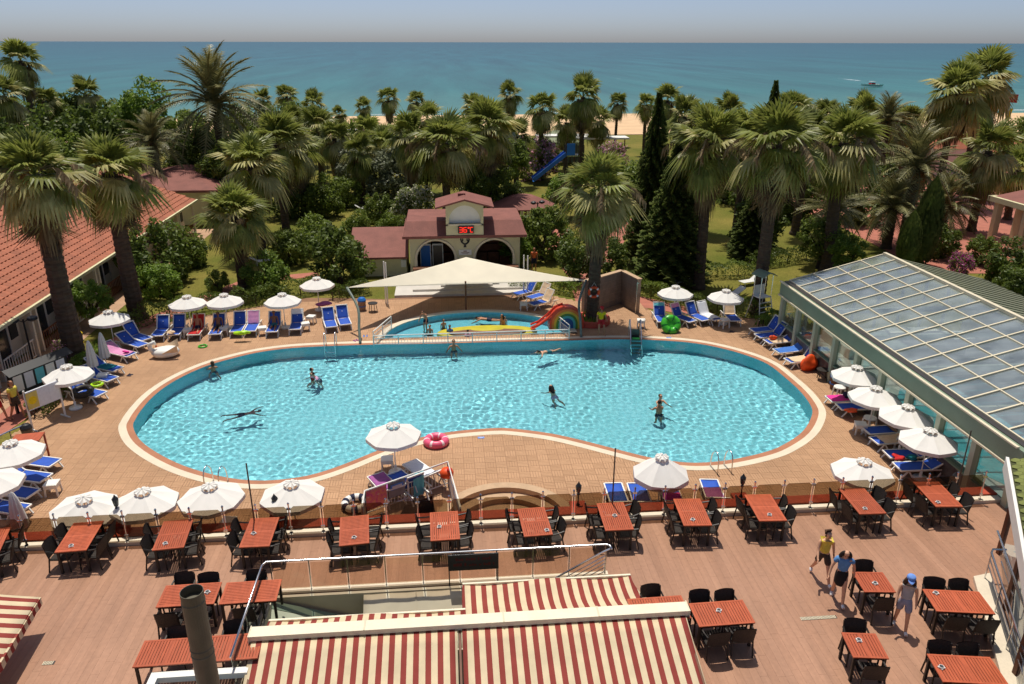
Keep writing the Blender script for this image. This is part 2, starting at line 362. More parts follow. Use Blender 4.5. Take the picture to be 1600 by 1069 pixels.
for k, y0 in enumerate((189,)):
    mb = MB(); x = -300
    while x < 300:
        L = r_.uniform(10, 45); wd = r_.uniform(.4, 1.1); m_ = 8
        mb.grid(m_, 1, lambda u, v: (x+u*L, y0+1.5*math.sin((x+u*L)*.05)+v*wd*math.sin(math.pi*u)*1.2, -1.07))
        x += L+r_.uniform(0, 30)
    mb.build('surf_line', 'foam', kind='structure')
# ------------------------------------------------------------------ pool deck with its pavers
DECK = [Vector((-19.6, 20.1))]+[P(x, y).to_2d() for x, y in [(-40,722),(20,686),(60,640),(110,590),(165,545),(205,520),(300,497),(400,480),(480,466),(545,466),(600,468),(650,462),(830,455),(900,470),(950,472)]]+[Vector((10.6, 39.6))*K, Vector((10.9, 37.4))*K, Vector((17.6, 40.1)), Vector((17.6, 20.1))]
DECK[1].x = max(DECK[1].x, -19.5)

# half-round steps cut into the deck edge
STC, SR_ = Vector((1.7, 21.4)), (2.0, 1.6, 1.2, .8)
AA = [math.pi*i/24 for i in range(25)]
ARC = [Vector((STC.x+SR_[0], 20.1))]+[STC+Vector((math.cos(a), math.sin(a)))*SR_[0] for a in AA]+[Vector((STC.x-SR_[0], 20.1))]
WELL = [Vector((-2.3, 20.1)), Vector((-1.7, 22.5)), Vector((-.75, 23.1)), Vector((-.45, 20.1))]     # basement stair well
POOLS = [POOL_W, KID_W[:1]+KID_W[1:]]
outer = DECK+ARC+WELL[::-1]
deck = fill([outer, POOL_W, KID_W], -.012, 'pool_deck', 'deck_base', kind='structure')
# solid edge of the deck towards the terrace
def paver_bm(o_):
    mb = MB(); g = .0055
    for k in range(4):
        a, b_ = -.196+k*.098+g, -.196+(k+1)*.098-g
        x0, x1, y0, y1 = (-.196, .196, a, b_) if o_ == 0 else (a, b_, -.196, .196)
        mb.add([(x0,y0,0),(x1,y0,0),(x1,y1,0),(x0,y1,0),(x0,y0,-.012),(x1,y0,-.012),(x1,y1,-.012),(x0,y1,-.012)], [(0,1,2,3),(0,4,5,1),(1,5,6,2),(2,6,7,3),(3,7,4,0)])
    return mb
PAV = [paver_bm(k).mesh('paver', 'paver') for k in (0, 1)]
def seg_clip(poly, a, nrm):
    out = []
    for i in range(len(poly)):
        p, q = poly[i], poly[(i+1) % len(poly)]; dp, dq = (p-a).dot(nrm), (q-a).dot(nrm)
        if dp >= 0: out.append(p)
        if (dp >= 0) != (dq >= 0): out.append(p+(q-p)*(dp/(dp-dq)))
    return out
holes = [POOL_W, KID_W, ARC, WELL]
cells = []
for i in range(-49, 45):
    for j in range(54, 113):
        c = Vector((i*.4+.2, j*.4+.2)); cs = [c+Vector(d)*.2 for d in ((-1,-1),(1,-1),(1,1),(-1,1))]
        if c.y < 21.6 or not inside(c, DECK): continue
        full = all(inside(p, DECK) for p in cs) and not any(inside(p, h) for p in cs+[c] for h in holes)
        cells.append((i, j, c, cs, full))
vis = sorted([q for q in cells if q[4]], key=lambda q: (q[2]-Vector((0, 0))).length)
near = set((q[0], q[1]) for q in vis[:300])
mb = MB(); PB = [paver_bm(0), paver_bm(1)]
for i, j, c, cs, full in cells:
    k = (i+j) % 2
    if (i, j) in near: ob('paver', PAV[k], deck, loc=(c.x, c.y, 0)); continue
    if full: mb.add([(x+c.x, y+c.y, z) for x, y, z in PB[k].v], PB[k].f); continue
    for q in range(4):
        a, b_ = -.189+q*.098, -.105+q*.098
        x0, x1, y0, y1 = (-.196, .196, a, b_) if k == 0 else (a, b_, -.196, .196)
        poly = [c+Vector(p) for p in ((x0,y0),(x1,y0),(x1,y1),(x0,y1))]
        for h in (POOL_W, KID_W):
            if poly and any(inside(p, h) for p in poly):
                bi = min(range(len(h)), key=lambda m_: ((h[m_]+h[(m_+1) % len(h)])/2-c).length)
                A, B = h[bi], h[(bi+1) % len(h)]; d = (B-A).normalized(); nn = Vector((d.y, -d.x))
                if inside((A+B)/2+nn*.02, h): nn = -nn
                poly = seg_clip(poly, A, nn)
        if len(poly) >= 3 and not any(inside(p, h) for p in poly for h in (ARC, WELL)) and inside(sum(poly, Vector((0, 0)))/len(poly), DECK):
            mb.add([(p.x, p.y, 0) for p in poly], [tuple(range(len(poly)))])
mb.build('paver_field', 'paver', deck, kind='stuff')
# kids' pool
mat('kid_tile', (.22, .55, .66), .5, .12, 6)
mat('yellow_paint', S(190,178,40), .6, .12, 2); mat('brown_paint', S(120,84,62), .7, .1, 3)
kp = basin('paddling_pool', KID, .36, 'kid_tile')
def kwater():
    m, t, o = nodes('shallow_water'); gl = N(t, 'BsdfGlossy'); gl.inputs['Roughness'].default_value = .03; tr = N(t, 'BsdfTransparent'); tr.inputs[0].default_value = (.72, .9, .92, 1)
    g = N(t, 'NewGeometry'); no = N(t, 'TexNoise'); no.inputs['Scale'].default_value = 5; t.links.new(g.outputs[0], no.inputs['Vector']); bu = N(t, 'Bump'); bu.inputs['Strength'].default_value = .25; bu.inputs['Distance'].default_value = .1; t.links.new(no.outputs[0], bu.inputs['Height'])
    fr = N(t, 'Fresnel'); fr.inputs[0].default_value = 1.33; mx = N(t, 'MixShader')
    for s_ in (gl, fr): t.links.new(bu.outputs[0], s_.inputs['Normal'])
    t.links.new(fr.outputs[0], mx.inputs[0]); t.links.new(tr.outputs[0], mx.inputs[1]); t.links.new(gl.outputs[0], mx.inputs[2]); t.links.new(mx.outputs[0], o.inputs[0])
kwater()
fill([KID], -.09, 'paddling_water', 'shallow_water', kind='structure')
mb = MB(); n = len(KID); mb.add([(p.x, p.y, .05) for p in KID]+[(p.x, p.y, .05) for p in KID_W]+[(p.x, p.y, 0) for p in KID]+[(p.x, p.y, 0) for p in KID_W],
    [(i, i+1, n+i+1, n+i) for i in range(n-1)]+[(2*n+i, 2*n+i+1, i+1, i) for i in range(n-1)]+[(n+i, n+i+1, 3*n+i+1, 3*n+i) for i in range(n-1)])
mb.build('paddling_pool_border', 'white_band', kind='structure')
isl = empty('pool_island', (1.9*K, 35.9*K, -.36), label='yellow green low island in the middle of the semicircular paddling pool', cat='island')
MB().lathe([(2.75, 0), (2.75, .25), (2.7, .30), (2.2, .36), (1.2, .42), (0, .46)], 40, sy=.36).build('top', 'yellow_paint', isl, smooth=True)
MB().lathe([(2.1, .3), (2.1, .4), (1.9, .43), (0, .435)], 36, c=(0, -.35, 0), sy=.22).build('brown_rim', 'brown_paint', isl)
# paths and pavements
fill([[Vector(p)*K for p in [(-17.35,18.4),(-17.35,31),(-16.2,36.5),(-16.0,38.6),(-12.3,46.0),(-8.2,47.2),(-7.8,46.4),(-11.6,44.9),(-14.9,37.8),(-15.2,34.5),(-15.9,29.2),(-16.5,25.8),(-17.0,18.4)]]], -.012, 'red_path', 'red_paving', kind='structure')
fill([[Vector(p)*K for p in [(-24,18.4),(-24,28),(-19.4,28),(-19.4,60),(-17.6,60),(-17.6,36.5),(-17.36,31),(-17.36,18.4)]]], -.016, 'house_path', 'house_paving', kind='structure')
fill([[Vector(p)*K for p in [(7.0,39.4),(7.4,45),(7.0,52),(8.2,58),(9.4,58),(8.4,52),(8.7,45),(8.6,39.4)]]], -.014, 'garden_path', 'red_paving', kind='structure')
fill([[Vector(p)*K for p in [(8.8,46.4),(11.2,54.2),(15,61),(17,61),(13.0,54),(10.2,46.4)]]], -.011, 'garden_branch_path', 'red_paving', kind='structure')
fill([[Vector(p)*K for p in [(10.4,38.9),(10.6,41.0),(14.0,37.6),(13.6,36.7)]]], -.009, 'shower_path', 'red_paving', kind='structure')
fill([[Vector(p)*K for p in [(30,44),(31,60),(28,74),(60,90),(70,60),(60,40)]]], -.012, 'hotel_courtyard', 'red_paving', kind='structure')
# ------------------------------------------------------------------ terrace
TZ = .9
HX0, HX1, HY0, HY1 = -5.0, 4.2, 9.6, 17.2
terr = MB()
for x0, x1, y0, y1 in ((-17.4, HX0, 6, 20.0), (HX1, 17.6, 6, 20.0), (HX0, HX1, HY1, 20.0), (HX0, HX1, 6, HY0)): terr.box(x0, x1, y0, y1, TZ-.35, TZ-.012)
terr = terr.build('terrace', 'deck_base', kind='structure')
MB().box(-17.4, 17.6, 19.74, 20.0, TZ-.01, TZ+.11).build('terrace_kerb', 'white_band', kind='structure')
pl = []
for i in range(-87, 88):
    x0 = i*.2; off = rnd.uniform(0, 1.2); y = 6+off-1.2
    while y < 19.74:
        ya, yb = max(y, 6), min(y+1.2, 19.74)
        if HX0-.01 < x0 < HX1-.01:
            if ya >= HY0 and yb <= HY1: y += 1.2; continue
            if ya < HY0 < yb: yb = HY0
            if ya < HY1 < yb: ya = HY1
        if yb-ya > .05: pl.append((x0, ya, yb))
        y += 1.2
def plank_v(L): 
    g = .0014; return [(g,g,0),(.2-g,g,0),(.2-g,L-g,0),(g,L-g,0),(g,g,-.012),(.2-g,g,-.012),(.2-g,L-g,-.012),(g,L-g,-.012)], [(0,1,2,3),(0,4,5,1),(1,5,6,2),(2,6,7,3),(3,7,4,0)]
full = sorted([p for p in pl if abs(p[2]-p[1]-1.2) < 1e-6 and p[1] > 12.4 and -.63*p[1] < p[0] < .78*p[1]], key=lambda p: p[1])
nearp = set(full[:300]); me_pl = MB().add(*plank_v(1.2)).mesh('plank', 'plank'); mb = MB()
for p in pl:
    if p in nearp: ob('plank', me_pl, terr, loc=(p[0], p[1], TZ))
    else:
        v, f = plank_v(p[2]-p[1]); mb.add([(a+p[0], b_+p[1], c_+TZ) for a, b_, c_ in v], f)
mb.build('plank_field', 'plank', terr, kind='stuff')
# red parapet beyond the fence, terrace retaining wall, half round steps, basement well
mat('red_wall', S(176,72,46), .7, .12, 3, fine=.08)
mat('step_stone', S(190,160,128), .8, .1, 3, fine=.08)
mat('well_dark', S(92,58,40), .8, .2, 3)
MB().box(-17.6, 17.6, 20.06, 20.36, -.2, TZ+.12).box(-17.6, 17.6, 20.02, 20.44, TZ+.12, TZ+.17).build('parapet', 'red_wall', kind='structure')
steps = empty('entrance_steps', (STC.x, STC.y, 0), label='half round stone steps sunk into the pool deck behind the glass fence', cat='steps')
for k in range(4):
    r0 = SR_[0]+.35 if k == 0 else SR_[k-1]; r1 = SR_[k]; z = .006-.2*k; mb = MB(); n = 27
    pts = lambda r, zz: [(r, -1.0, zz)]+[(r*math.cos(a), r*math.sin(a), zz) for a in AA]+[(-r, -1.0, zz)]
    mb.add(pts(r0, z)+pts(r1, z)+pts(r1, z-.2), [(i, i+1, n+i+1, n+i) for i in range(n-1)]+[(n+i, n+i+1, 2*n+i+1, 2*n+i) for i in range(n-1)]); mb.build('step', 'step_stone', steps)
MB().box(-.8, .8, -1.0, .8, -.81, -.795).build('landing', 'step_stone', steps)
mb = MB(); n = 4; mb.add([(p.x, p.y, -.002) for p in WELL]+[(p.x, p.y, -2.6) for p in WELL], [(i, (i+1) % 4, 4+(i+1) % 4, 4+i) for i in range(4)]+[(7, 6, 5, 4)]); mb.build('stair_well', 'well_dark', kind='structure')
# ------------------------------------------------------------------ building materials
mat('roof_tile', S(164,96,68), .75, .14, .8, fine=.1, island=.12)
mat('roof_tile_piece', S(164,96,68), .75, .14, .8, fine=.1, rnd_obj=.12)
mat('cream_wall', S(214,206,164), .8, .06, 1.5, fine=.04)
mat('white_wall', S(222,214,196), .8, .06, 1.2, fine=.05)
mat('red_shingle', S(134,84,74), .8, .14, 1.2, fine=.14)
mat('white_paint', S(232,230,222), .45, .04, 3)
mat('cream_metal', S(226,214,184), .4, .05, 3)
mat('dark_glass', (.03, .035, .04), .12, .2, 1, spec=.6)
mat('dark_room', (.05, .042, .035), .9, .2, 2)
mat('wood_brown', S(110,68,44), .6, .2, 4)
mat('sage_metal', S(128,146,124), .45, .07, 1.2, fine=.04)
mat('sage_post', S(178,184,160), .5, .06, 2)
mat('metal_sheet', S(120,122,96), .5, .1, 1.5)
mat('steel', (.72, .73, .74), .22, .05, 5, metal=1)
mat('dark_steel', (.10, .09, .08), .4, .1, 5, metal=.6)
mat('black_paint', (.02, .02, .022), .45, .1, 5)
mat('granite', S(104,96,92), .35, .5, 6, col2=S(66,58,56), fine=.2)
mat('stone_blocks', S(168,150,128), .85, .2, 2.2, fine=.2)
mat('step_tile', S(206,200,190), .6, .06, 2)
mat('shower_stone', S(138,124,110), .7, .15, 3, fine=.12)
mat('canvas_beige', S(214,204,178), .85, .05, 2)
glass('roof_glass', (.80, .88, .90), 2.4, .03, .17, (.62, .68, .70))  # pale diffuse film on the panes paints in reflected sky and haze
glass('clear_glass', (.82, .86, .84), 1.2, .02, .03)
glass('smoked_glass', (.60, .53, .44), .8, .03, .03, (.4, .35, .3))
mat('pool_indoor', (.16, .62, .68), .1, .15, 2, spec=.6)
mat('floor_indoor', S(216,212,200), .5, .08, 1)
E_LED = nodes('led_red'); e_ = N(E_LED[1], 'Emission', Strength=1.3); e_.inputs[0].default_value = (1, .04, .02, 1); E_LED[1].links.new(e_.outputs[0], E_LED[2].inputs[0])
mat('sky_blue_plastic', S(40,110,190), .35, .05, 2)
mat('pvc_white', S(236,234,226), .5, .03, 2)

# ------------------------------------------------------------------ long bungalow on the left
bung = empty('bungalow', (-18.6, 42, 0), label='long low bungalow with orange tiled roof along the left side', cat='house')
EX, EZ, RX, RZ = 0.0, 2.4, -6.2, 4.85
Y0, Y1 = -17.5, 17.3
MB().box(-6.2, -1.0, Y0, Y1-.3, -.03, 2.45).build('wall', 'white_wall', bung)
roof = MB().add([(EX+.04, Y0, EZ-.10), (RX, Y0, RZ-.10), (RX, Y1, RZ-.10), (EX+.04, Y1, EZ-.10), (EX+.04, Y0, EZ-.22), (RX, Y0, EZ-.22), (RX, Y1, EZ-.22), (EX+.04, Y1, EZ-.22)], [(0,3,2,1),(4,5,6,7),(0,1,5,4),(2,3,7,6),(3,0,4,7)]).build('roof', 'white_wall', bung)
TW, TL = .34, .37
sl = Vector((RX-EX, 0, RZ-EZ)); SLn = sl.length; sl.normalize(); nr = Vector((-sl.z, 0, sl.x)) if sl.x > 0 else Vector((sl.z, 0, -sl.x))
if nr.z < 0: nr = -nr
def tile_v(w_=TW, l_=TL+.05):
    vs = []; 
    for t_, up in ((0, .055), (l_, .012)):
        for k in range(4):
            y = -w_/2+.004+(w_-.008)*k/3; h = (0, .030, .030, .0)[k]
            vs.append(sl*t_+nr*(up+h)+Vector((0, y, 0)))
    for k in range(4):
        y = -w_/2+.004+(w_-.008)*k/3; vs.append(nr*.0+Vector((0, y, 0)))
    fs = [(k, k+1, 4+k+1, 4+k) for k in range(3)]+[(8+k, 8+k+1, k+1, k) for k in range(3)]
    return vs, fs
tv, tf = tile_v(); me_tile = MB().add(tv, tf).mesh('roof_tile', 'roof_tile_piece')
cells = []
for i in range(int(SLn/TL)):
    for j in range(int((Y1-Y0)/TW)+1):
        y = Y0+(j+.5*(i % 2))*TW
        if y > Y1: continue
        p = Vector((EX, y, EZ-.07))+sl*(i*TL); q = p+Vector(bung.location); cells.append((p, q))
def inframe(q):
    X = q.x*math.cos(YAW)-q.y*math.sin(YAW); Y = q.x*math.sin(YAW)+q.y*math.cos(YAW); Z = q.z-CZ
    d = Y*math.cos(TH)-Z*math.sin(TH); v = Y*math.sin(TH)+Z*math.cos(TH); x, y = 800+FPX*X/d, 534.5-FPX*v/d
    return 0 < x < 1600 and 0 < y < 1069
vis = sorted([c for c in range(len(cells)) if inframe(cells[c][1])], key=lambda c: cells[c][1].length)[:300]; viss = set(vis)
mb = MB()
for c, (p, q) in enumerate(cells):
    if c in viss: ob('roof_tile', me_tile, roof, loc=p)
    else: mb.add([v+p for v in tv], tf)
mb.build('tile_field', 'roof_tile', roof, kind='stuff')
MB().bar((EX+.1, Y0, EZ-.06), (EX+.1, Y1, EZ-.06), .14, .12).build('gutter', 'cream_wall', bung)
mat('towel_yellow', S(196,190,120), .95, .1, 8); mat('towel_red', S(190,40,40), .95, .08, 8); mat('towel_pinkish', S(220,150,190), .95, .1, 8)
mat('towel_beige', S(226,196,160), .95, .08, 8); mat('towel_white', S(226,228,234), .95, .05, 8); mat('towel_brown', S(156,124,98), .95, .1, 8); mat('towel_blue', S(70,120,200), .95, .1, 8)
mat('towel_hotpink', S(228,60,150), .95, .1, 8); mat('towel_aqua', S(110,200,210), .9, .06, 5); mat('towel_purple', S(160,90,150), .95, .1, 8); mat('towel_teal', S(30,120,130), .95, .1, 8)
for k in range(10):
    y = Y0+1.2+k*3.45
    MB().box(-1.0, -.12, y-1.25, y-1.13, -.03, 2.2).build('divider', 'white_wall', bung)
    d_ = MB().box(-.99, -.95, y-.9, y+1.1, 0, 2.05).build('sliding_door', 'dark_glass', bung)
    MB().box(-.95, -.91, y-.95, y-.88, 0, 2.1).box(-.95, -.91, y+1.08, y+1.15, 0, 2.1).box(-.95, -.91, y+.07, y+.13, 0, 2.1).box(-.95, -.91, y-.88, y+1.08, 2.03, 2.1).build('door_frame', 'white_paint', d_)
    MB().box(-.99, -.95, y+1.35, y+1.95, .9, 1.9).build('window', 'dark_glass', bung)
    mb = MB().box(-.1, -.06, y-1.1, y+1.4, .86, .92).box(-.1, -.06, y-1.1, y+1.4, .1, .15)
    for q in range(13): mb.box(-.095, -.065, y-1.1+q*.2, y-1.07+q*.2, .15, .86)
    mb.build('porch_railing', 'wood_brown' if k % 2 else 'white_paint', bung)
    MB().box(-.14, 0, y+1.5, y+1.64, -.03, 2.2).build('porch_post', 'white_wall', bung)
def drape(name, m, loc, rz, L=.8, w=.6, label=None, cat='towel', back=.3):
    mb = MB(); n = 8
    def fn(u, v):
        s = v*(L+back)-back
        return ((u-.5)*w+.015*math.sin(u*19+v*3), (.03 if s > 0 else -.03)+.015*math.sin(u*13), -abs(s)+.02)
    mb.grid(8, 10, fn); o = mb.build(name, m, smooth=True, loc=loc, rz=rz, label=label, cat=cat); return o
drape('hanging_towel', 'towel_yellow', (-20.49, 41.9, 1.02), R(90), label='yellow towel hung over a porch railing of the orange roofed bungalow', w=.9)
drape('hanging_towel', 'towel_red', (-20.49, 45.9, 1.02), R(90), label='red towel hung over a porch railing of the orange roofed bungalow')
# second low house with dark red hip roof
h2 = empty('garden_house', (-21.6, 66, 0), label='low house with dark red hipped roof behind the tiled bungalow', cat='house')
MB().box(-3.6, 3.6, -4.5, 4.5, -.03, 2.9).build('wall', 'cream_wall', h2)
MB().add([(-4.2,-5.2,2.8),(4.2,-5.2,2.8),(4.2,5.2,2.8),(-4.2,5.2,2.8),(-.6,-1.6,3.75),(.6,-1.6,3.75),(.6,1.6,3.75),(-.6,1.6,3.75)], [(0,1,5,4),(1,2,6,5),(2,3,7,6),(3,0,4,7),(4,5,6,7),(3,2,1,0)]).build('roof', 'red_shingle', h2)
MB().box(-4.25, 4.25, -5.25, 5.25, 2.62, 2.795).build('fascia', 'red_shingle', h2)
for yy in (-2.5, .6): 
    w_ = MB().box(3.6, 3.64, yy, yy+1.6, .9, 2.1).build('window', 'dark_glass', h2)
    MB().box(3.6, 3.67, yy-.07, yy, .85, 2.15).box(3.6, 3.67, yy+1.6, yy+1.67, .85, 2.15).build('frame', 'white_paint', w_)
# ------------------------------------------------------------------ glazed indoor pool house on the right
gx, gz, rx_, rz_ = 15.95, 2.8, 20.75, 4.0
gy1, gy0 = 33.9, 17.7
PHL = gy1-gy0
ph = empty('indoor_pool_house', (gx, gy0, 0), label='glass roofed indoor pool house with sage green fascia on the right', cat='building')
W2 = rx_-gx
MB().box(-.12, .10, 0, PHL, gz-.62, gz).box(-.12, W2*2, -.22, .0, gz-.62, gz+.0).build('fascia', 'sage_metal', ph)
MB().bar((-.13, 0, gz+.02), (-.13, PHL, gz+.02), .10, .05).bar((-.14, 0, gz-.63), (-.14, PHL, gz-.63), .10, .06).build('fascia_trim', 'cream_metal', ph)
MB().box(.06, .30, 0, PHL, gz-.05, gz+.03).build('gutter', 'dark_steel', ph)
nb, npn = 16, 4; bw = PHL/nb
rp = lambda u, y, h=0.0: Vector((.3+(W2-.3)*u, y, gz+.02+(rz_-gz)*u+h))
rg = MB().bar(rp(1, 0, .05), rp(1, PHL, .05), .16, .12).build('ridge_cap', 'cream_metal', ph)
for i in range(nb):
    for j in range(npn):
        a = rp((j+.02)/npn, bw*i+.03); b_ = rp((j+.98)/npn, bw*i+.03); c_ = rp((j+.98)/npn, bw*(i+1)-.03); d_ = rp((j+.02)/npn, bw*(i+1)-.03)
        dn = Vector((0, 0, -.012))
        MB().add([a, b_, c_, d_, a+dn, b_+dn, c_+dn, d_+dn], [(0,1,2,3),(7,6,5,4),(0,4,5,1),(1,5,6,2),(2,6,7,3),(3,7,4,0)]).build('roof_pane', 'roof_glass', ph)
for i in range(nb+1): MB().bar(rp(0, bw*i, .015), rp(1, bw*i, .015), .06, .07).build('rafter', 'cream_metal', ph)
for j in range(1, npn): MB().bar(rp(j/npn, 0, .012), rp(j/npn, PHL, .012), .055, .06).build('purlin', 'cream_metal', ph)
MB().bar(rp(0, 0, .02), rp(0, PHL, .02), .06, .06).build('eave_bar', 'cream_metal', ph)
# metal sheets of the far slope
for i in range(int(PHL/.55)):
    y = i*.55; MB().add([(W2+.06, y, rz_+.02), (W2*2+.2, y, gz), (W2*2+.2, y+.52, gz), (W2+.06, y+.52, rz_+.02), (W2+.06, y, rz_+.055), (W2*2+.2, y, gz+.035), (W2*2+.2, y+.04, gz+.035), (W2+.06, y+.04, rz_+.055)], [(0,1,2,3),(4,5,6,7),(0,4,5,1)]+[(7,6,2,3)][:0]+[(3,2,6,7)][:0]).build('roof_sheet', 'metal_sheet', ph)
# wall towards the pool: plinth, sill, posts, panes
MB().box(.08, .28, 0, PHL, -.03, .75).build('plinth', 'granite', ph)
MB().box(.02, .3, 0, PHL, .75, .80).build('sill', 'sage_metal', ph)
MB().add([(0,0,0)], [], 0)
npst = 9
for i in range(npst+1):
    y = PHL*i/npst; y = min(max(y, .12), PHL-.12)
    MB().box(-.02, .2, y-.11, y+.11, -.03, gz-.62).build('post', 'sage_post', ph)
    if i < npst: 
        y2 = PHL*(i+1)/npst
        MB().box(.12, .14, y+.14, y2-.14, .8, gz-.62).build('window_pane', 'clear_glass', ph)
# gable ends
for yy in (PHL-.02, 0.02):
    g_ = MB().add([(.2, yy, .8), (W2*2, yy, .8), (W2*2, yy, gz), (W2, yy, rz_-.05), (.2, yy, gz)], [(0,1,2,3,4)]).build('gable_pane', 'clear_glass', ph)
    mbk = MB()
    for k in range(9): 
        xx = .2+k*(W2*2-.2)/8; zt = gz+(rz_-gz)*(1-abs(xx-W2)/W2)-.06; mbk.box(xx-.05, xx+.05, yy-.05, yy+.05, 0, zt)
    mbk.build('gable_frame', 'sage_post', ph)
MB().box(W2*2-.1, W2*2+.1, 0, PHL, -.03, gz-.05).build('rear_wall', 'white_wall', ph)
MB().box(.3, W2*2-.1, .1, PHL-.1, -.03, .05).build('floor', 'floor_indoor', ph)
MB().lathe([(1, .0), (1, .07), (.96, .075), (0, .075)], 28, c=(W2+.1, PHL*.34, 0), sx=3.8, sy=5.3).build('indoor_pool', 'pool_indoor', ph)
MB().box(2, 7.6, PHL-3.2, PHL-.6, .05, .5).build('bench_block', 'white_wall', ph)
mb = MB()
for yy in (3, 6.2, 9.4, 12.6): mb.bar((.3, yy, gz-.3), (W2*2-.2, yy, gz-.3), .12, .2)
mb.build('tie_beam', 'cream_metal', ph)
# building on the far right with columns
rb = empty('hotel_wing', (38.4, 43, 0), label='cream hotel wing with columns and dark red roof at the right edge', cat='building')
MB().box(1.2, 12, -8, 7, -.03, 3.3).build('wall', 'cream_wall', rb)
MB().add([(-.6,-8,3.5),(5.5,-8,4.7),(5.5,7.2,4.7),(-.6,7.2,3.5)], [(0,1,2,3)]).add([(-.6,-8,3.4),(5.5,-8,4.6),(5.5,7.2,4.6),(-.6,7.2,3.4)], [(3,2,1,0)]).build('roof', 'red_shingle', rb)
MB().box(-.75, -.5, -8, 7.3, 3.2, 3.55).box(-.75, 5.5, 7.2, 7.4, 3.2, 3.55).build('cornice', 'cream_wall', rb)
for k in range(6): MB().box(-.6, -.2, -7.6+k*2.8, -7.2+k*2.8, -.03, 3.2).build('column', 'cream_wall', rb)
for k in range(5): MB().box(1.15, 1.19, -6.6+k*2.8, -5+k*2.8, .9, 2.6).build('window', 'dark_glass', rb)
for k in range(2): MB().bar((-.5, -8, .5+k*.45), (-.5, 7, .5+k*.45), .05).build('rail', 'steel', rb)
# far roofs on the right beyond the palms
for k, (x, y, z, sx, sy) in enumerate(((1578, 210, 2.6, 6, 4), (1590, 232, 2.6, 5, 4), (1480, 218, 2.5, 4, 3))):
    q = PY(x, y, 104-k*8); o_ = empty('beach_house', (q.x, q.y, 0), label=('small house with orange red roof nearest the flag', 'small house with orange red roof right of the palms', 'little pavilion with red roof half hidden behind the tall twin palms')[k], cat='house')
    zz = max(2.2, q.z); MB().box(-sx*.45, sx*.45, -sy*.45, sy*.45, -.03, zz-.8).build('wall', 'white_wall', o_)
    MB().add([(-sx/2,-sy/2,zz-.8),(sx/2,-sy/2,zz-.8),(sx/2,sy/2,zz-.8),(-sx/2,sy/2,zz-.8),(-sx*.15,0,zz+.5),(sx*.15,0,zz+.5)], [(0,1,5,4),(1,2,5),(2,3,4,5),(3,0,4),(3,2,1,0)]).build('roof', 'roof_tile', o_)
# ------------------------------------------------------------------ snack bar with arches and tower
sb = empty('snack_bar', (1.1, 45, 0), label='pale green snack bar with two arches, red roof and small tower', cat='building')
def arch_wall(mb, x0, x1, z1, arcs, yf, th, zb=0):
    # arcs: (cx, r, spring)
    xs_ = [x0]; cur = x0
    for cx, r, spz in arcs:
        mb.box(cur, cx-r, yf, yf+th, zb, z1); n = 14
        for k in range(n):
            a0 = math.pi-math.pi*k/n; a1 = math.pi-math.pi*(k+1)/n
            xa, xb = cx+r*math.cos(a0), cx+r*math.cos(a1); za, zb_ = spz+r*math.sin(a0), spz+r*math.sin(a1)
            mb.add([(xa,yf,za),(xb,yf,zb_),(xb,yf,z1),(xa,yf,z1),(xa,yf+th,za),(xb,yf+th,zb_),(xb,yf+th,z1),(xa,yf+th,z1)], [(0,1,2,3),(5,4,7,6),(0,4,5,1)])
        cur = cx+r
    mb.box(cur, x1, yf, yf+th, zb, z1)
mb = MB(); arch_wall(mb, -3.3, 3.3, 2.75, [(-1.75, 1.12, 1.25), (1.75, 1.12, 1.25)], 0, .3); mb.box(-3.3, -3.0, .3, 4, 0, 2.75).box(3.0, 3.3, .3, 4, 0, 2.75).build('wall', 'cream_wall', sb)
mb = MB()
for cx in (-1.75, 1.75):
    mb.tube([(cx+1.2*math.cos(a), -.02, 1.25+1.2*math.sin(a)) for a in [math.pi*k/16 for k in range(17)]], .09, 6)
    for s_ in (-1, 1): mb.box(cx+s_*1.2-.09, cx+s_*1.2+.09, -.08, .02, .6, 1.25)
mb.build('arch_moulding', 'cream_metal', sb)
MB().box(-3.0, 3.0, 3.2, 3.3, 0, 2.75).build('rear_panel', 'wood_brown', sb)
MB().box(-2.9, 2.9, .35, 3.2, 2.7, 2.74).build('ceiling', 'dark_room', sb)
mb = MB()
for k in range(8): mb.box(-2.9+k*.74, -2.9+k*.74+.66, 2.7, 3.15, 0, .9)
for z in (1.35, 1.75): mb.box(-2.9, 2.9, 2.9, 3.15, z, z+.05)
mb.build('back_counter', 'wood_brown', sb)
rf = MB().add([(-3.65,-.45,2.75),(3.65,-.45,2.75),(3.45,.55,3.45),(-3.45,.55,3.45),(-3.45,4.1,3.45),(3.45,4.1,3.45),(-3.65,4.5,2.75),(3.65,4.5,2.75)], [(0,1,2,3),(3,2,5,4),(4,5,7,6),(0,3,4,6),(1,7,5,2),(0,6,7,1)]).build('roof', 'red_shingle', sb)
MB().box(-3.68, 3.68, -.5, -.44, 2.62, 2.78).box(-3.68, -3.62, -.44, 4.5, 2.62, 2.78).box(3.62, 3.68, -.44, 4.5, 2.62, 2.78).build('roof_edge', 'red_shingle', rf)
mb = MB(); mb.box(-1.1, 1.1, -.1, .02, 2.8, 3.45).box(-1.1, 1.1, .3, 1.9, 2.8, 4.6); arch_wall(mb, -1.1, 1.1, 4.6, [(0, .93, 3.62)], -.1, .4, 3.35)
tw = mb.build('tower', 'cream_wall', sb); tw.location.y = -.34
MB().add([(-1.1,-.1,4.6),(1.1,-.1,4.6),(0,-.1,4.85),(-1.1,1.9,4.6),(1.1,1.9,4.6),(0,1.9,4.85)], [(0,1,2),(4,3,5)]).build('gable', 'cream_wall', tw)
MB().box(-.93, .93, .15, .2, 3.45, 4.6).build('niche_panel', 'white_paint', tw)
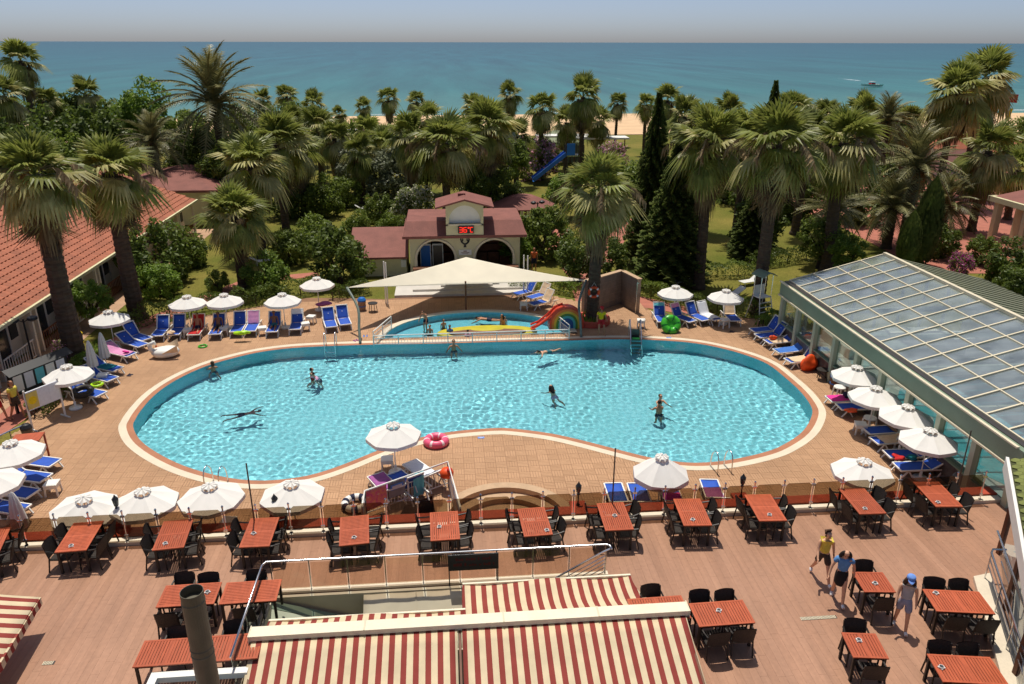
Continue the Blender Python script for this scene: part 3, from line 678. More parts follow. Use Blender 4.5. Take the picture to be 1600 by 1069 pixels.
MB().box(-.98, .98, -.16, -.1, 3.38, 3.46).build('niche_sill', 'cream_metal', tw)
MB().add([(-1.7,-.5,4.52),(0,-.5,4.98),(0,2.3,4.98),(-1.7,2.3,4.52),(-1.7,-.5,4.42),(0,-.5,4.88),(0,2.3,4.88),(-1.7,2.3,4.42)], [(0,1,2,3)[::-1],(4,5,6,7),(0,4,5,1)[::-1],(0,3,7,4)]).add([(1.7,-.5,4.52),(0,-.5,4.98),(0,2.3,4.98),(1.7,2.3,4.52),(1.7,-.5,4.42),(0,-.5,4.88),(0,2.3,4.88),(1.7,2.3,4.42)], [(0,1,2,3),(7,6,5,4),(0,4,5,1),(4,7,3,0)]).build('tower_roof', 'red_shingle', sb).location.y = -.34
MB().box(-.35, .1, .6, .8, 4.85, 5.06).build('vent', 'red_shingle', sb)
led = empty('temperature_display', (1.16, 44.49, 3.14), label='black display board with red LED digits 36 degrees C on the tower', cat='display')
MB().box(-.46, .46, -.06, .06, -.22, .22).build('board', 'black_paint', led)
mb = MB(); SEG = {'3': 'abgcd', '6': 'afgecd', 'C': 'afed', 'o': 'abgf'}
def digit(mb, ch, x, z, w_, h_):
    s = {'a': ((0, h_), (w_, h_)), 'b': ((w_, h_/2), (w_, h_)), 'c': ((w_, 0), (w_, h_/2)), 'd': ((0, 0), (w_, 0)), 'e': ((0, 0), (0, h_/2)), 'f': ((0, h_/2), (0, h_)), 'g': ((0, h_/2), (w_, h_/2))}
    for k in SEG[ch]:
        (a, b_), (c_, d_) = s[k]; mb.bar((x+a, -.066, z+b_), (x+c_, -.066, z+d_), .045, .02, up=(0, -1, 0))
digit(mb, '3', -.38, -.14, .17, .28); digit(mb, '6', -.13, -.14, .17, .28); digit(mb, 'o', .12, .02, .08, .13); digit(mb, 'C', .26, -.14, .15, .28)
mb.build('digits', 'led_red', led)
# emblem between the arches: stag-like crest; sign below it
em = MB()
em.add([(-.09,0,0),(.09,0,0),(.05,0,.22),(.10,0,.34),(0,0,.28),(-.10,0,.34),(-.05,0,.22)], [(0,1,2,4,6)]); 
for s_ in (-1, 1): em.tube([(s_*.06,0,.2),(s_*.2,0,.32),(s_*.26,0,.5),(s_*.2,0,.62)], [.05,.05,.04,.02], 5).tube([(s_*.2,0,.32),(s_*.12,0,.45),(s_*.13,0,.58)], [.04,.035,.015], 5)
em.build('wall_emblem', 'black_paint', loc=(1.1, 44.97, 1.95), label='dark antlered emblem on the wall between the snack bar arches', cat='emblem')
sg = empty('menu_sign', (1.1, 44.96, 1.65), label='small white sign under the emblem between the arches', cat='sign')
MB().box(-.38, .38, -.02, .02, -.16, .16).build('board', 'white_paint', sg); MB().box(-.25, .25, -.026, -.02, -.03, .0).box(-.18, .18, -.026, -.02, -.09, -.07).box(-.1, .1, -.026, -.02, .05, .1).build('lettering', 'wood_brown', sg)
# lower left wing
wg = empty('service_wing', (-4.0, 46, 0), label='low cream wing with red lean-to roof left of the snack bar', cat='building')
MB().box(-1.7, 1.55, 0, 3, -.03, 1.35).build('wall', 'cream_wall', wg)
MB().add([(-1.95,-.35,1.25),(1.65,-.35,1.25),(1.65,3.1,2.35),(-1.95,3.1,2.35),(-1.95,-.35,1.13),(1.65,-.35,1.13),(1.65,3.1,2.23),(-1.95,3.1,2.23)], [(0,1,2,3),(7,6,5,4),(0,4,5,1),(0,3,7,4)]).build('roof', 'red_shingle', wg)
MB().box(1.2, 1.5, -.12, 0, .55, 1.0).build('meter_box', 'white_paint', wg)
# bar counter, steps, fridges under the sail
ct = empty('bar_counter', (1.2, 43.6, 0), label='stone fronted bar counter in front of the snack bar', cat='counter')
MB().box(-3.2, 3.0, 0, .6, .97, 1.05).build('top', 'wood_brown', ct)
r_ = random.Random(8); MB().box(-3.05, 2.85, .14, .5, 0, .97).build('core', 'stone_blocks', ct)
mst = [mat('stone_%s' % nm, S(*c_), .85, .12, 5, fine=.1) for nm, c_ in (('tan', (186,164,134)), ('grey', (150,140,128)), ('rust', (164,122,92)))]
z = 0.0
while z < .9:
    x = -3.05
    while x < 2.8:
        L = r_.uniform(.22, .42); MB().box(x+.01, min(x+L, 2.85)-.01, .14-r_.uniform(.02, .05), .16, z+.01, z+.18-.01).build('stone', mst[r_.randrange(3)], ct); x += L
    z += .18
mb = empty('bar_steps', (1.2, 43, 0), label='pale tiled steps leading up to the bar counter', cat='steps')
MB().box(-4.2, 3.6, -1.4, .4, -.02, .12).build('step', 'step_tile', mb); MB().box(-3.2, 3.6, -.8, .4, .12, .24).build('step', 'step_tile', mb); MB().box(-1.6, 1.4, -.4, .4, .24, .34).build('step', 'step_tile', mb)
for k, (x, m_) in enumerate(((-1.3, 'sky_blue_plastic'), (-.55, 'dark_steel'))):
    o_ = empty('drinks_fridge', (x, 46.2, 0), label=('bright picture fronted drinks fridge inside the left arch', 'dark glass fronted drinks fridge inside the left arch')[k], cat='fridge')
    MB().box(-.33, .33, 0, .5, 0, 1.9).build('cabinet', 'white_paint', o_); MB().box(-.28, .28, -.03, 0, .25, 1.8).build('door', m_, o_)
# thatched hut behind
ht = empty('garden_pavilion', (5.9, 58.6, 0), label='round red roofed pavilion with fringe behind the snack bar', cat='pavilion')
MB().lathe([(2.5, 1.75), (2.5, 1.82), (.9, 2.45), (0, 2.6)], 10).build('roof', 'red_shingle', ht)
for k in range(60):
    a = 2*math.pi*k/60; x, y = 2.4*math.cos(a), 2.4*math.sin(a)
    MB().box(-.1, .1, -.01, .01, -.42-.05*(k % 3), 0, mx=Matrix.Translation((x, y, 1.75))@Matrix.Rotation(a+math.pi/2, 4, 'Z')).build('fringe', 'wood_brown' if k % 2 else 'cream_wall', ht)
for k in range(8):
    a = 2*math.pi*k/8; MB().tube([(2.1*math.cos(a), 2.1*math.sin(a), 0), (2.1*math.cos(a), 2.1*math.sin(a), 1.8)], .07, 6).build('post', 'wood_brown', ht)
# bits at the beach: green marquee, white canopies, blue water slide
mat('marquee_green', S(140,150,120), .8, .06, .5); mat('slide_blue', S(50,120,200), .4, .06, 1)
q = P(830, 250); mq = empty('beach_marquee', (q.x, q.y, 0), label='grey green beach marquee with two pointed roofs', cat='tent')
for k, dx in enumerate((-3.2, 3.4)):
    MB().add([(dx-3.2,-3,2.2),(dx+3.2,-3,2.2),(dx+3.2,3,2.2),(dx-3.2,3,2.2),(dx-.4,0,3.9),(dx+.4,0,3.9)], [(0,1,5,4),(1,2,5),(2,3,4,5),(3,0,4)]).build('roof', 'marquee_green', mq)
MB().box(-6.4, 6.6, -2.9, 2.9, 0, 2.2).build('side_wall', 'marquee_green', mq)
for k, (x, y, L) in enumerate(((890, 240, 9), (935, 244, 7))):
    q = P(x, y+15); o_ = empty('shade_canopy', (q.x, q.y, 0), label=('long white canopy roof left of the tall beach palms', 'white canopy roof right of the tall beach palms')[k], cat='canopy')
    MB().box(-L/2, L/2, -1.2, 1.2, 3.4, 3.6).build('roof', 'pvc_white', o_)
    for xx in (-L/2+.3, 0, L/2-.3): MB().box(xx-.06, xx+.06, -.06, .06, 0, 3.4).build('post', 'wood_brown', o_)
q = P(868, 288); ws = empty('water_slide', (q.x, q.y, 0), label='blue water slide tower beside the pink oleander', cat='slide')
MB().add([(-2.6,-.6,.4),(1,-.6,3.2),(1,.6,3.2),(-2.6,.6,.4)], [(0,1,2,3)]).build('chute', 'slide_blue', ws)
MB().bar((-2.6,-.65,.6), (1,-.65,3.4), .12, .4).build('chute_side', 'towel_blue', ws); MB().bar((-2.6,.65,.6), (1,.65,3.4), .12, .4).build('chute_side', 'towel_blue', ws)
MB().box(1, 2.4, -.8, .8, 3.1, 3.25).build('platform', 'steel', ws); MB().box(1.0, 1.9, -.85, -.8, 3.25, 4.5).build('panel', 'slide_blue', ws)
for x_ in (1.05, 2.3):
    for y_ in (-.75, .75): MB().tube([(x_, y_, 0), (x_, y_, 4.3)], .06, 6).build('post', 'dark_steel', ws)
q = P(1150, 255); 
# curved white sun shells behind the right palms
for k, (x, y, s_) in enumerate(((1405, 205, 3.2), (1465, 202, 4.2))):
    q = P(x, y+28); MB().grid(10, 6, lambda u, v: (s_*1.6*(u-.5), 2.5*(v-.5), s_*(.35+.55*math.sin(math.pi*u))-.3*abs(v-.5)), thick=.08).build('sun_shell', 'pvc_white', smooth=True, loc=(q.x, q.y, 0), label=('smaller white arched sun shade beyond the date palm', 'larger white arched sun shade beside the tall twin palms')[k], cat='shade', group='arched sun shades')

for o_ in [o for o in COL.objects if o.parent is None and o.name.split('.')[0] in ('bungalow', 'garden_house', 'indoor_pool_house', 'hotel_wing', 'snack_bar', 'temperature_display', 'wall_emblem', 'menu_sign', 'service_wing', 'bar_counter', 'bar_steps', 'drinks_fridge', 'garden_pavilion')]:
    o_.location = o_.location*K; o_.scale = (K, K, K)
# ------------------------------------------------------------------ furniture
mat('teak', S(180,90,58), .38, .14, 2.2, rnd_obj=.10, fine=.08, stretch=(6, 1, 1))
mat('wicker', (.032, .024, .019), .55, .3, 20, bump=.6, bscale=120)
mat('wicker_frame', (.026, .02, .016), .5, .2, 10)
mat('sling_blue', S(44,88,186), .7, .07, 6)
mat('parasol_white', S(240,237,230), .85, .02, 2, trans=.12)
mat('rope', S(200,196,186), .9)
# garden table 1.4 x .83: slats run along the table
def table_mesh(L, W_, cross=False):
    mb = MB(); h = .75; fr = .055
    mb.box(-W_/2, W_/2, -L/2, -L/2+fr, h-.03, h).box(-W_/2, W_/2, L/2-fr, L/2, h-.03, h).box(-W_/2, -W_/2+fr, -L/2+fr, L/2-fr, h-.03, h).box(W_/2-fr, W_/2, -L/2+fr, L/2-fr, h-.03, h)
    mb.box(-W_/2+fr, W_/2-fr, -.035, .035, h-.028, h-.001)
    if cross:
        n = int((L-2*fr)/.066); st = (L-2*fr)/n
        for k in range(n): y = -L/2+fr+k*st; mb.box(-W_/2+fr, W_/2-fr, y+.006, y+st-.006, h-.024, h-.004)
    else:
        n = int((W_-2*fr)/.06); st = (W_-2*fr)/n
        for k in range(n): x = -W_/2+fr+k*st; mb.box(x+.006, x+st-.006, -L/2+fr, L/2-fr, h-.024, h-.004)
    return mb
def make_table(L, W_, cross):
    e = empty('garden_table')
    table_mesh(L, W_, cross).build('table_top', 'teak', e)
    MB().box(-W_/2+.06, W_/2-.06, -L/2+.06, -L/2+.09, .64, .72).box(-W_/2+.06, W_/2-.06, L/2-.09, L/2-.06, .64, .72).box(-W_/2+.06, -W_/2+.09, -L/2+.09, L/2-.09, .64, .72).box(W_/2-.09, W_/2-.06, -L/2+.09, L/2-.09, .64, .72).build('apron', 'wicker_frame', e)
    me = MB().box(-.03, .03, -.03, .03, 0, .72).mesh('leg', 'wicker_frame')
    for sx in (-1, 1):
        for sy in (-1, 1): ob('leg', me, e, loc=(sx*(W_/2-.06), sy*(L/2-.06), 0))
    return e
TAB = {k: Proto(make_table(*k)) for k in ((1.4, .83, False), (1.4, .83, True), (.8, .8, True))}
def make_chair():
    e = empty('wicker_armchair'); mb = MB()
    MB().grid(4, 4, lambda u, v: (-.24+.48*u, -.24+.48*v, .43-.015*math.sin(math.pi*u)), thick=.04).build('seat', 'wicker', e)
    MB().grid(8, 6, lambda u, v: (-.25+.50*u, -.24-.03*math.cos((u-.5)*2.4)-.10*v, .44+.44*v+(.03*math.sin(math.pi*u) if v > .9 else 0)), thick=.0).grid(8, 6, lambda u, v: (-.25+.50*u, -.265-.03*math.cos((u-.5)*2.4)-.10*v, .44+.44*v+(.03*math.sin(math.pi*u) if v > .9 else 0))).build('backrest', 'wicker', e, smooth=True)
    for s in (-1, 1):
        MB().tube([(s*.27, -.30, .70), (s*.285, -.1, .665), (s*.285, .15, .655), (s*.275, .24, .62)], .024, 5).build('armrest', 'wicker_frame', e)
        MB().tube([(s*.275, .24, .63), (s*.265, .245, .43), (s*.27, .27, 0)], .022, 5).build('leg', 'wicker_frame', e)
        MB().tube([(s*.255, -.34, .86), (s*.255, -.25, .44), (s*.265, -.33, 0)], .022, 5).build('leg', 'wicker_frame', e)
    MB().bar((-.25, .245, .40), (.25, .245, .40), .03).bar((-.25, -.245, .40), (.25, -.245, .40), .03).bar((-.255, -.24, .40), (-.255, .24, .40), .03).bar((.255, -.24, .40), (.255, .24, .40), .03).build('seat_frame', 'wicker_frame', e)
    return e
CHAIR = Proto(make_chair())
mat('ash_white', S(220,220,215), .4); mat('ash_dark', (.05, .05, .05), .4)
def make_ash():
    e = empty('ashtray'); MB().box(-.06, .06, -.06, .06, 0, .012).lathe([(.055, .012), (.06, .035), (.048, .036), (.044, .016)], 14).build('dish', 'ash_white', e); MB().lathe([(.044, .016), (.044, .018), (0, .018)], 12).build('hollow', 'ash_dark', e); return e
ASH = Proto(make_ash())
NTH = ['first','second','third','fourth','fifth','sixth','seventh','eighth','ninth','tenth','eleventh','twelfth']
def seat(p, d, face, lab, **kw): CHAIR.put((p.x, p.y, TZ), face-math.pi/2, label=lab, cat='chair', group='dark wicker armchairs on the terrace')
jr = random.Random(21)
def chairs_sides(c, ax, nrm, tname, n=2, L=1.4, W_=.83, skip=()):
    # two rows along the long sides
    for s, sn in ((-1, 'left'), (1, 'right')):
        for k in range(n):
            if (s, k) in skip: continue
            u = ((k+.5)/n-.5)*L*.92; p = c+ax*u+nrm*s*(W_/2-.05+jr.uniform(-.05, .09)); fa = math.atan2(-nrm.y*s, -nrm.x*s)+jr.uniform(-.2, .2)
            pos = ('nearer', 'farther')[k] if n == 2 else ('near', 'middle', 'far')[k]
            seat(p, None, fa, 'dark wicker armchair, %s on %s side of %s' % (pos, sn, tname))
ROW = [((-8,829),(-30,874)), ((139,817.5),(111,862)), ((279.5,814.5),(263.5,857.5)), ((414.5,810.5),(398,854.5)), ((554.5,807),(554,851)), ((694,800.5),(696.5,843)), ((830,794),(842,836)), ((953.5,785),(969,828)), ((1073.5,779),(1091,820)), ((1184,772),(1208.5,812.5)), ((1330.5,762),(1364.5,801)), ((1448,752.5),(1483,789))]
ashp = {1:(112,855),2:(259,851),3:(397,835),4:(554,841),5:(687,824),6:(855,829),7:(961,806),8:(1083,812),10:(1352,794),11:(1466,784),9:(1203,804)}
for i, (a, b_) in enumerate(ROW):
    A, B = P(*a, TZ+.75), P(*b_, TZ+.75); c = (A+B)/2; ax = (A-B).normalized(); nrm = Vector((ax.y, -ax.x, 0))
    tn = '%s table from left by fence' % NTH[i]
    TAB[(1.4, .83, i in (4, 9, 11, 3, 1))].put((c.x, c.y, TZ), math.atan2(-ax.x, ax.y), label='slatted orange teak table, %s from the left along the glass fence' % NTH[i], cat='table', group='teak tables on the terrace')
    chairs_sides(c, ax, nrm, tn)
    if i in ashp: q = P(*ashp[i], TZ+.75); ASH.put((q.x, q.y, TZ+.755), .3*i, label='small white ashtray on %s' % tn, cat='ashtray', group='ashtrays on the tables')
def table_x(cpx, rot, L, W_, cross, lab, tname, far, near, ash=None, off=0):
    c = P(*cpx, TZ+.75); a = R(rot); ax = Vector((math.cos(a), math.sin(a), 0)); nr_ = Vector((-ax.y, ax.x, 0))
    TAB[(L, W_, cross)].put((c.x, c.y, TZ), a-math.pi/2, label=lab, cat='table', group='teak tables on the terrace')
    for n, s, sn in ((far, 1, 'far'), (near, -1, 'near')):
        for k in range(n):
            u = ((k+.5)/n-.5)*L*.95; p = c+ax*u+nr_*s*(W_/2+(-.10 if s > 0 else .02)+jr.uniform(-.04, .06)); fa = math.atan2(-nr_.y*s, -nr_.x*s)+jr.uniform(-.1, .1)
            nm = ('' if n == 1 else ('left one ', 'right one ')[k] if n == 2 else ('left one ', 'middle one ', 'right one ')[k])
            seat(p, None, fa, 'dark wicker armchair, %son %s side of %s' % (nm, sn, tname))
    if ash: q = P(*ash, TZ+.75); ASH.put((q.x, q.y, TZ+.755), rot, label='small white ashtray on %s' % tname, cat='ashtray', group='ashtrays on the tables')
table_x((297, 930), 1, 1.4, .83, False, 'teak table behind the grey flue, left of the glass well', 'table behind the grey flue', 2, 2, (325, 927))
table_x((393, 925), 1, 1.4, .83, False, 'teak table pushed against the left glass of the well', 'table against the left well glass', 1, 1)
table_x((267, 1019), 1, 1.4, .83, True, 'teak table left of the base of the grey flue', 'table left of the flue base', 1, 0)
table_x((360, 1012), 1, 1.4, .83, True, 'teak table between the grey flue and the striped awning', 'table between flue and awning', 1, 0)
table_x((1128, 957), 1, 1.4, .83, True, 'teak table beside the right end of the big striped awning', 'table beside the big awning', 2, 2, (1124, 954))
table_x((1030, 950), 1, 1.4, .83, True, 'teak table mostly under the right end of the big awning', 'table partly under the awning', 1, 0)
table_x((1366, 908), -6, .8, .8, True, 'small square teak table just left of the girl in the cap', 'square table left of cap girl', 1, 1, (1368, 911))
table_x((1352, 1007), -8, .8, .8, True, 'small square teak table at the bottom right, in front of the girl in the cap', 'square table in front of cap girl', 1, 1, (1343, 1000))
table_x((1498, 938), -9, 1.4, .83, True, 'teak table by the right ledge, the farther of two', 'farther table by the right ledge', 2, 2, (1463, 926))
table_x((1512, 1044), -9, 1.4, .83, True, 'teak table by the right ledge, the nearer of two', 'nearer table by the right ledge', 2, 2, (1472, 1042))
# ------------------------------------------------------------------ loungers
def make_lounger(back):
    e = empty('sun_lounger'); w_ = .31; h = .34; L = 1.9; hinge = 1.15; bl = L-hinge; a = R(back)
    hx, hz = hinge+bl*math.cos(a), h+bl*math.sin(a)
    f = MB()
    for s in (-1, 1):
        f.bar((0, s*w_, h), (hinge, s*w_, h), .045, .05); f.bar((hinge, s*w_, h), (1.85, s*w_, h-.02), .045, .05)
    f.bar((0, -w_, h), (0, w_, h), .05).bar((hinge, -w_, h-.03), (hinge, w_, h-.03), .04).build('frame', 'pvc_white', e)
    for s in (-1, 1):
        MB().bar((.28, s*w_, h), (.02, s*w_, 0), .045).bar((.28, s*w_, h), (.50, s*w_, 0), .045).build('leg', 'pvc_white', e)
        MB().bar((1.62, s*w_, h), (1.40, s*w_, 0), .045).bar((1.62, s*w_, h), (1.84, s*w_, 0), .045).build('leg', 'pvc_white', e)
    MB().grid(4, 6, lambda u, v: (.03+(hinge-.05)*v, -w_+.02+(2*w_-.04)*u, h+.015-.025*math.sin(math.pi*u)), thick=.012).build('sling', 'sling_blue', e, smooth=True)
    b = MB()
    for s in (-1, 1): b.bar((hinge, s*w_, h), (hx, s*w_, hz), .045, .05, up=(0, 1, 0))
    b.bar((hx, -w_-.02, hz), (hx, w_+.02, hz), .05).build('back_frame', 'pvc_white', e)
    MB().grid(4, 6, lambda u, v: (hinge+.02+(bl-.04)*math.cos(a)*v+.02*math.sin(a)*math.sin(math.pi*u), -w_+.02+(2*w_-.04)*u, h+.01+(bl-.04)*math.sin(a)*v-.02*math.cos(a)*math.sin(math.pi*u)), thick=.012).build('back_sling', 'sling_blue', e, smooth=True)
    MB().bar((hinge+bl*.55*math.cos(a), 0, h+bl*.55*math.sin(a)), (1.6, 0, h-.02), .03).build('back_prop', 'pvc_white', e)
    return e
LNG = {k: Proto(make_lounger(k)) for k in (32, 58)}
def lounge_surf(back, v):   # point along the middle of the sling
    h = .34; hinge = 1.15; a = R(back); s = v*1.9
    return (s, h+.022) if s < hinge else (hinge+(s-hinge)*math.cos(a), h+.02+(s-hinge)*math.sin(a))
def towel_on(loc, rz, back, m, v0, v1, label, w_=.6, sag=.0):
    ca, sa = math.cos(rz), math.sin(rz); r = random.Random(hash((round(loc[0], 2), v0)) % 9999)
    ph = r.uniform(0, 6)
    def fn(u, v):
        x, z = lounge_surf(back, v0+(v1-v0)*v); y = (u-.5)*w_; z += .014+.010*math.sin(u*9+ph+v*4)+.006*math.sin(v*17+ph)
        if abs(u-.5) > .45 and sag: z -= sag
        return (loc[0]+x*ca-y*sa, loc[1]+x*sa+y*ca, loc[2]+z)
    c = (loc[0]+1.0*ca, loc[1]+1.0*sa, loc[2]); mb = MB(); mb.grid(10, 16, lambda u, v: Vector(fn(u, v))-Vector(c), thick=.01)
    mb.build('beach_towel', m, smooth=True, loc=c, label=label, cat='towel')
LG = []
def lounger(foot, head, back, lab, towel=None):
    A = P(*foot); B = P(*head) if not isinstance(head, (int, float)) else None
    rz = R(head) if B is None else math.atan2(B.y-A.y, B.x-A.x)
    LNG[back].put((A.x, A.y, 0), rz, label=lab, cat='lounger', group='blue sling sun loungers round the pool')
    LG.append((A, rz, back))
    if towel: towel_on((A.x, A.y, 0), rz, back, towel[0], towel[1], towel[2], towel[3])
    return A, rz
D_ = 'blue sun lounger, '
lounger((246,536), 92, 58, D_+'leftmost in the row behind the far left pool end')
lounger((272,534), 92, 58, D_+'second in the far left row, straw hat on it')
lg_red = lounger((303,534), 92, 58, D_+'with a sunbather on a red towel', ('towel_red', .02, .99, 'red towel under a sunbather in the far left lounger row'))
lg_tan = lounger((336,533), 92, 58, D_+'with a tanned sunbather right of the red towel')
lounger((369,529), 92, 58, D_+'under a lime green inflatable')
lounger((391,528), 92, 58, D_+'its back draped with a pale pink towel', ('towel_pinkish', .62, .99, 'pale pink towel over a lounger back in the far left row'))
lg_sit = lounger((425,529), 92, 58, D_+'with a seated person under the third far umbrella', )
lounger((461,525), 92, 58, D_+'with a white towel on its back, under the third far umbrella', ('towel_white', .84, .99, 'white towel on the top of a lounger back'))
lounger((519,521), 104, 58, D_+'empty, left one of the pair by the curved sail post')
lounger((541,517), 104, 58, D_+'empty, right one of the pair by the curved sail post')
lounger((331,503+3), 92, 32, D_+'half hidden behind the hedge under the fourth far umbrella') if 0 else None
lounger((232,541), (180,524), 58, D_+'farthest of the left side group')
lounger((226,551), (172,535), 32, D_+'second farthest of the left side group')
lounger((208,566), (152,553), 32, D_+'between the two closed umbrellas', ('towel_pinkish', .1, .95, 'pink and white towel on the lounger by the closed umbrellas'))
lounger((187,589), (135,578), 32, D_+'with a dark green towel, left side', ('towel_teal', .2, .6, 'dark green towel on a left side lounger'))
lounger((179,605), (128,592), 32, D_+'with a bright green swim ring, left side')
lounger((161,629), (100,616), 32, D_+'carrying a black tyre ring, left side')
lounger((90,738), (15,728), 32, D_+'far one of the empty pair at the lower left')
lounger((76,762), (2,752), 32, D_+'near one of the empty pair at the lower left')
lounger((56,787), (-16,776), 32, D_+'third from the back at the lower left')
lounger((42,812), (-34,800), 32, D_+'nearest one in the lower left corner')
lounger((803,468), (846,458), 58, D_+'leftmost of three by the rainbow slide')
lounger((826,474), (868,462), 58, D_+'middle one of three by the rainbow slide, beige towel', ('towel_beige', .6, .99, 'beige towel on the middle lounger by the rainbow slide'))
lounger((829,484), (884,470), 58, D_+'nearest of three by the rainbow slide', ('towel_beige', .55, .99, 'beige towel on the nearest lounger by the rainbow slide'))
lounger((1036,512), 86, 58, D_+'behind the green watermelon float', ('towel_aqua', .88, .99, 'pale aqua towel over the lounger back behind the watermelon float'))
lounger((1082,511), 118, 58, D_+'right of the watermelon float, pink towel on its back', ('towel_pinkish', .86, .99, 'pink towel over the lounger back right of the watermelon float'))
lounger((1103,509), 112, 58, D_+'empty, in the row right of the watermelon float')
lounger((1121,508), 112, 58, D_+'under a pale towel, right of the watermelon float', ('towel_white', .1, .98, 'pale towel covering a lounger in the far right row'))
lounger((1149,510), 88, 58, D_+'rightmost of the far right row, beige towel', ('towel_beige', .55, .99, 'beige towel on the rightmost lounger of the far right row'))
lounger((1174,525), (1228,519), 58, D_+'farthest of the group by the glazed house')
lounger((1182,534), (1236,528), 58, D_+'second farthest by the glazed house, orange bag on it')
lounger((1196,543), (1254,537), 32, D_+'with a beige towel, third by the glazed house', ('towel_beige', .12, .6, 'beige towel on the third lounger by the glazed house'))
lounger((1211,558), (1270,551), 32, D_+'covered by a blue towel by the glazed house', ('towel_blue', .03, .97, 'blue towel covering a lounger by the glazed house'))
lounger((1229,573), (1288,565), 58, D_+'with a beige towel and a red inflatable beside it', ('towel_beige', .1, .6, 'beige towel on the lounger next to the red inflatable'))
lounger((1293,634), (1352,630), 32, D_+'with a hot pink towel, right side', ('towel_hotpink', .03, .55, 'hot pink towel on a right side lounger'))
lounger((1309,646), (1372,644), 32, D_+'in the shade of the second right umbrella')
lounger((1351,684), (1412,680), 32, D_+'with a brown towel on its back, right side', ('towel_brown', .55, .99, 'brown towel on a right side lounger back'))
lounger((1363,700), (1426,694), 32, D_+'with a beige patterned towel, right side', ('towel_beige', .15, .98, 'beige patterned towel on a right side lounger'))
lounger((1383,721), (1450,719), 32, D_+'with red and teal clothes, far one of right front pair')
lounger((1399,741), (1470,738), 32, D_+'near one of the pair in the right front')
lounger((641,735), (690,770), 32, D_+'under a white striped towel by the stair railing', ('towel_white', .02, .7, 'white towel with thin blue stripes on the lounger beside the stair railing'))
lounger((588,755), (620,790), 32, D_+'under a purple pink towel beside the stair railing', ('towel_purple', .02, .6, 'purple pink towel on the lounger beside the stair railing'))
lounger((617,752), (656,785), 58, D_+'between the towelled pair beside the stair railing')
lounger((957,768), (968,800), 32, D_+'behind the fence, leftmost of the four at the front right')
lounger((993,768), (1003,799), 32, D_+'behind the fence, second of the four at the front right')
lounger((1043,767), (1052,800), 32, D_+'behind the fence, with a magenta towel', ('towel_hotpink', .35, .7, 'magenta towel on a lounger behind the fence'))
lounger((1106,762), (1118,795), 32, D_+'behind the fence, with a violet towel', ('towel_purple', .3, .85, 'violet towel on the rightmost lounger behind the fence'))
# white garden chaises on the lawn
mat('pvc_shade', S(220,220,216), .5)
def make_chaise():
    e = empty('garden_chaise'); MB().bar((0,-.3,.33),(1.1,-.3,.33),.05).bar((0,.3,.33),(1.1,.3,.33),.05).bar((1.1,-.3,.33),(1.75,-.3,.75),.05).bar((1.1,.3,.33),(1.75,.3,.75),.05).build('frame', 'pvc_white', e)
    MB().box(0, 1.1, -.28, .28, .33, .352).add([(1.1,-.28,.35),(1.1,.28,.35),(1.75,.28,.77),(1.75,-.28,.77)], [(0,1,2,3)]).build('surface', 'pvc_shade', e)
    for x, s in ((.15,-1),(.15,1),(1.2,-1),(1.2,1)): MB().bar((x,s*.28,.33),(x+.05,s*.28,0),.04).build('leg', 'pvc_white', e)
    return e
CHS = Proto(make_chaise())
for (x, y, rz, lab) in ((425,412,200,'white garden chaise on the lawn behind the bright green bush'), (1128,466,15,'white garden chaise on the lawn behind the far right umbrellas'), (1157,446,20,'white garden chaise on the lawn near the lifeguard chair'), (580,330,190,'white garden chaise in the shade of the lawn trees, left'), (600,335,10,'white garden chaise in the shade of the lawn trees, right'), (1052,446,25,'white garden chaise with a beige towel by the conifer'), (705,320,0,'white garden chaise behind the snack bar bushes')):
    q = P(x, y); CHS.put((q.x, q.y, -.03), R(rz), label=lab, cat='chaise', group='white chaises on the lawn').scale = (.85, .85, .85)
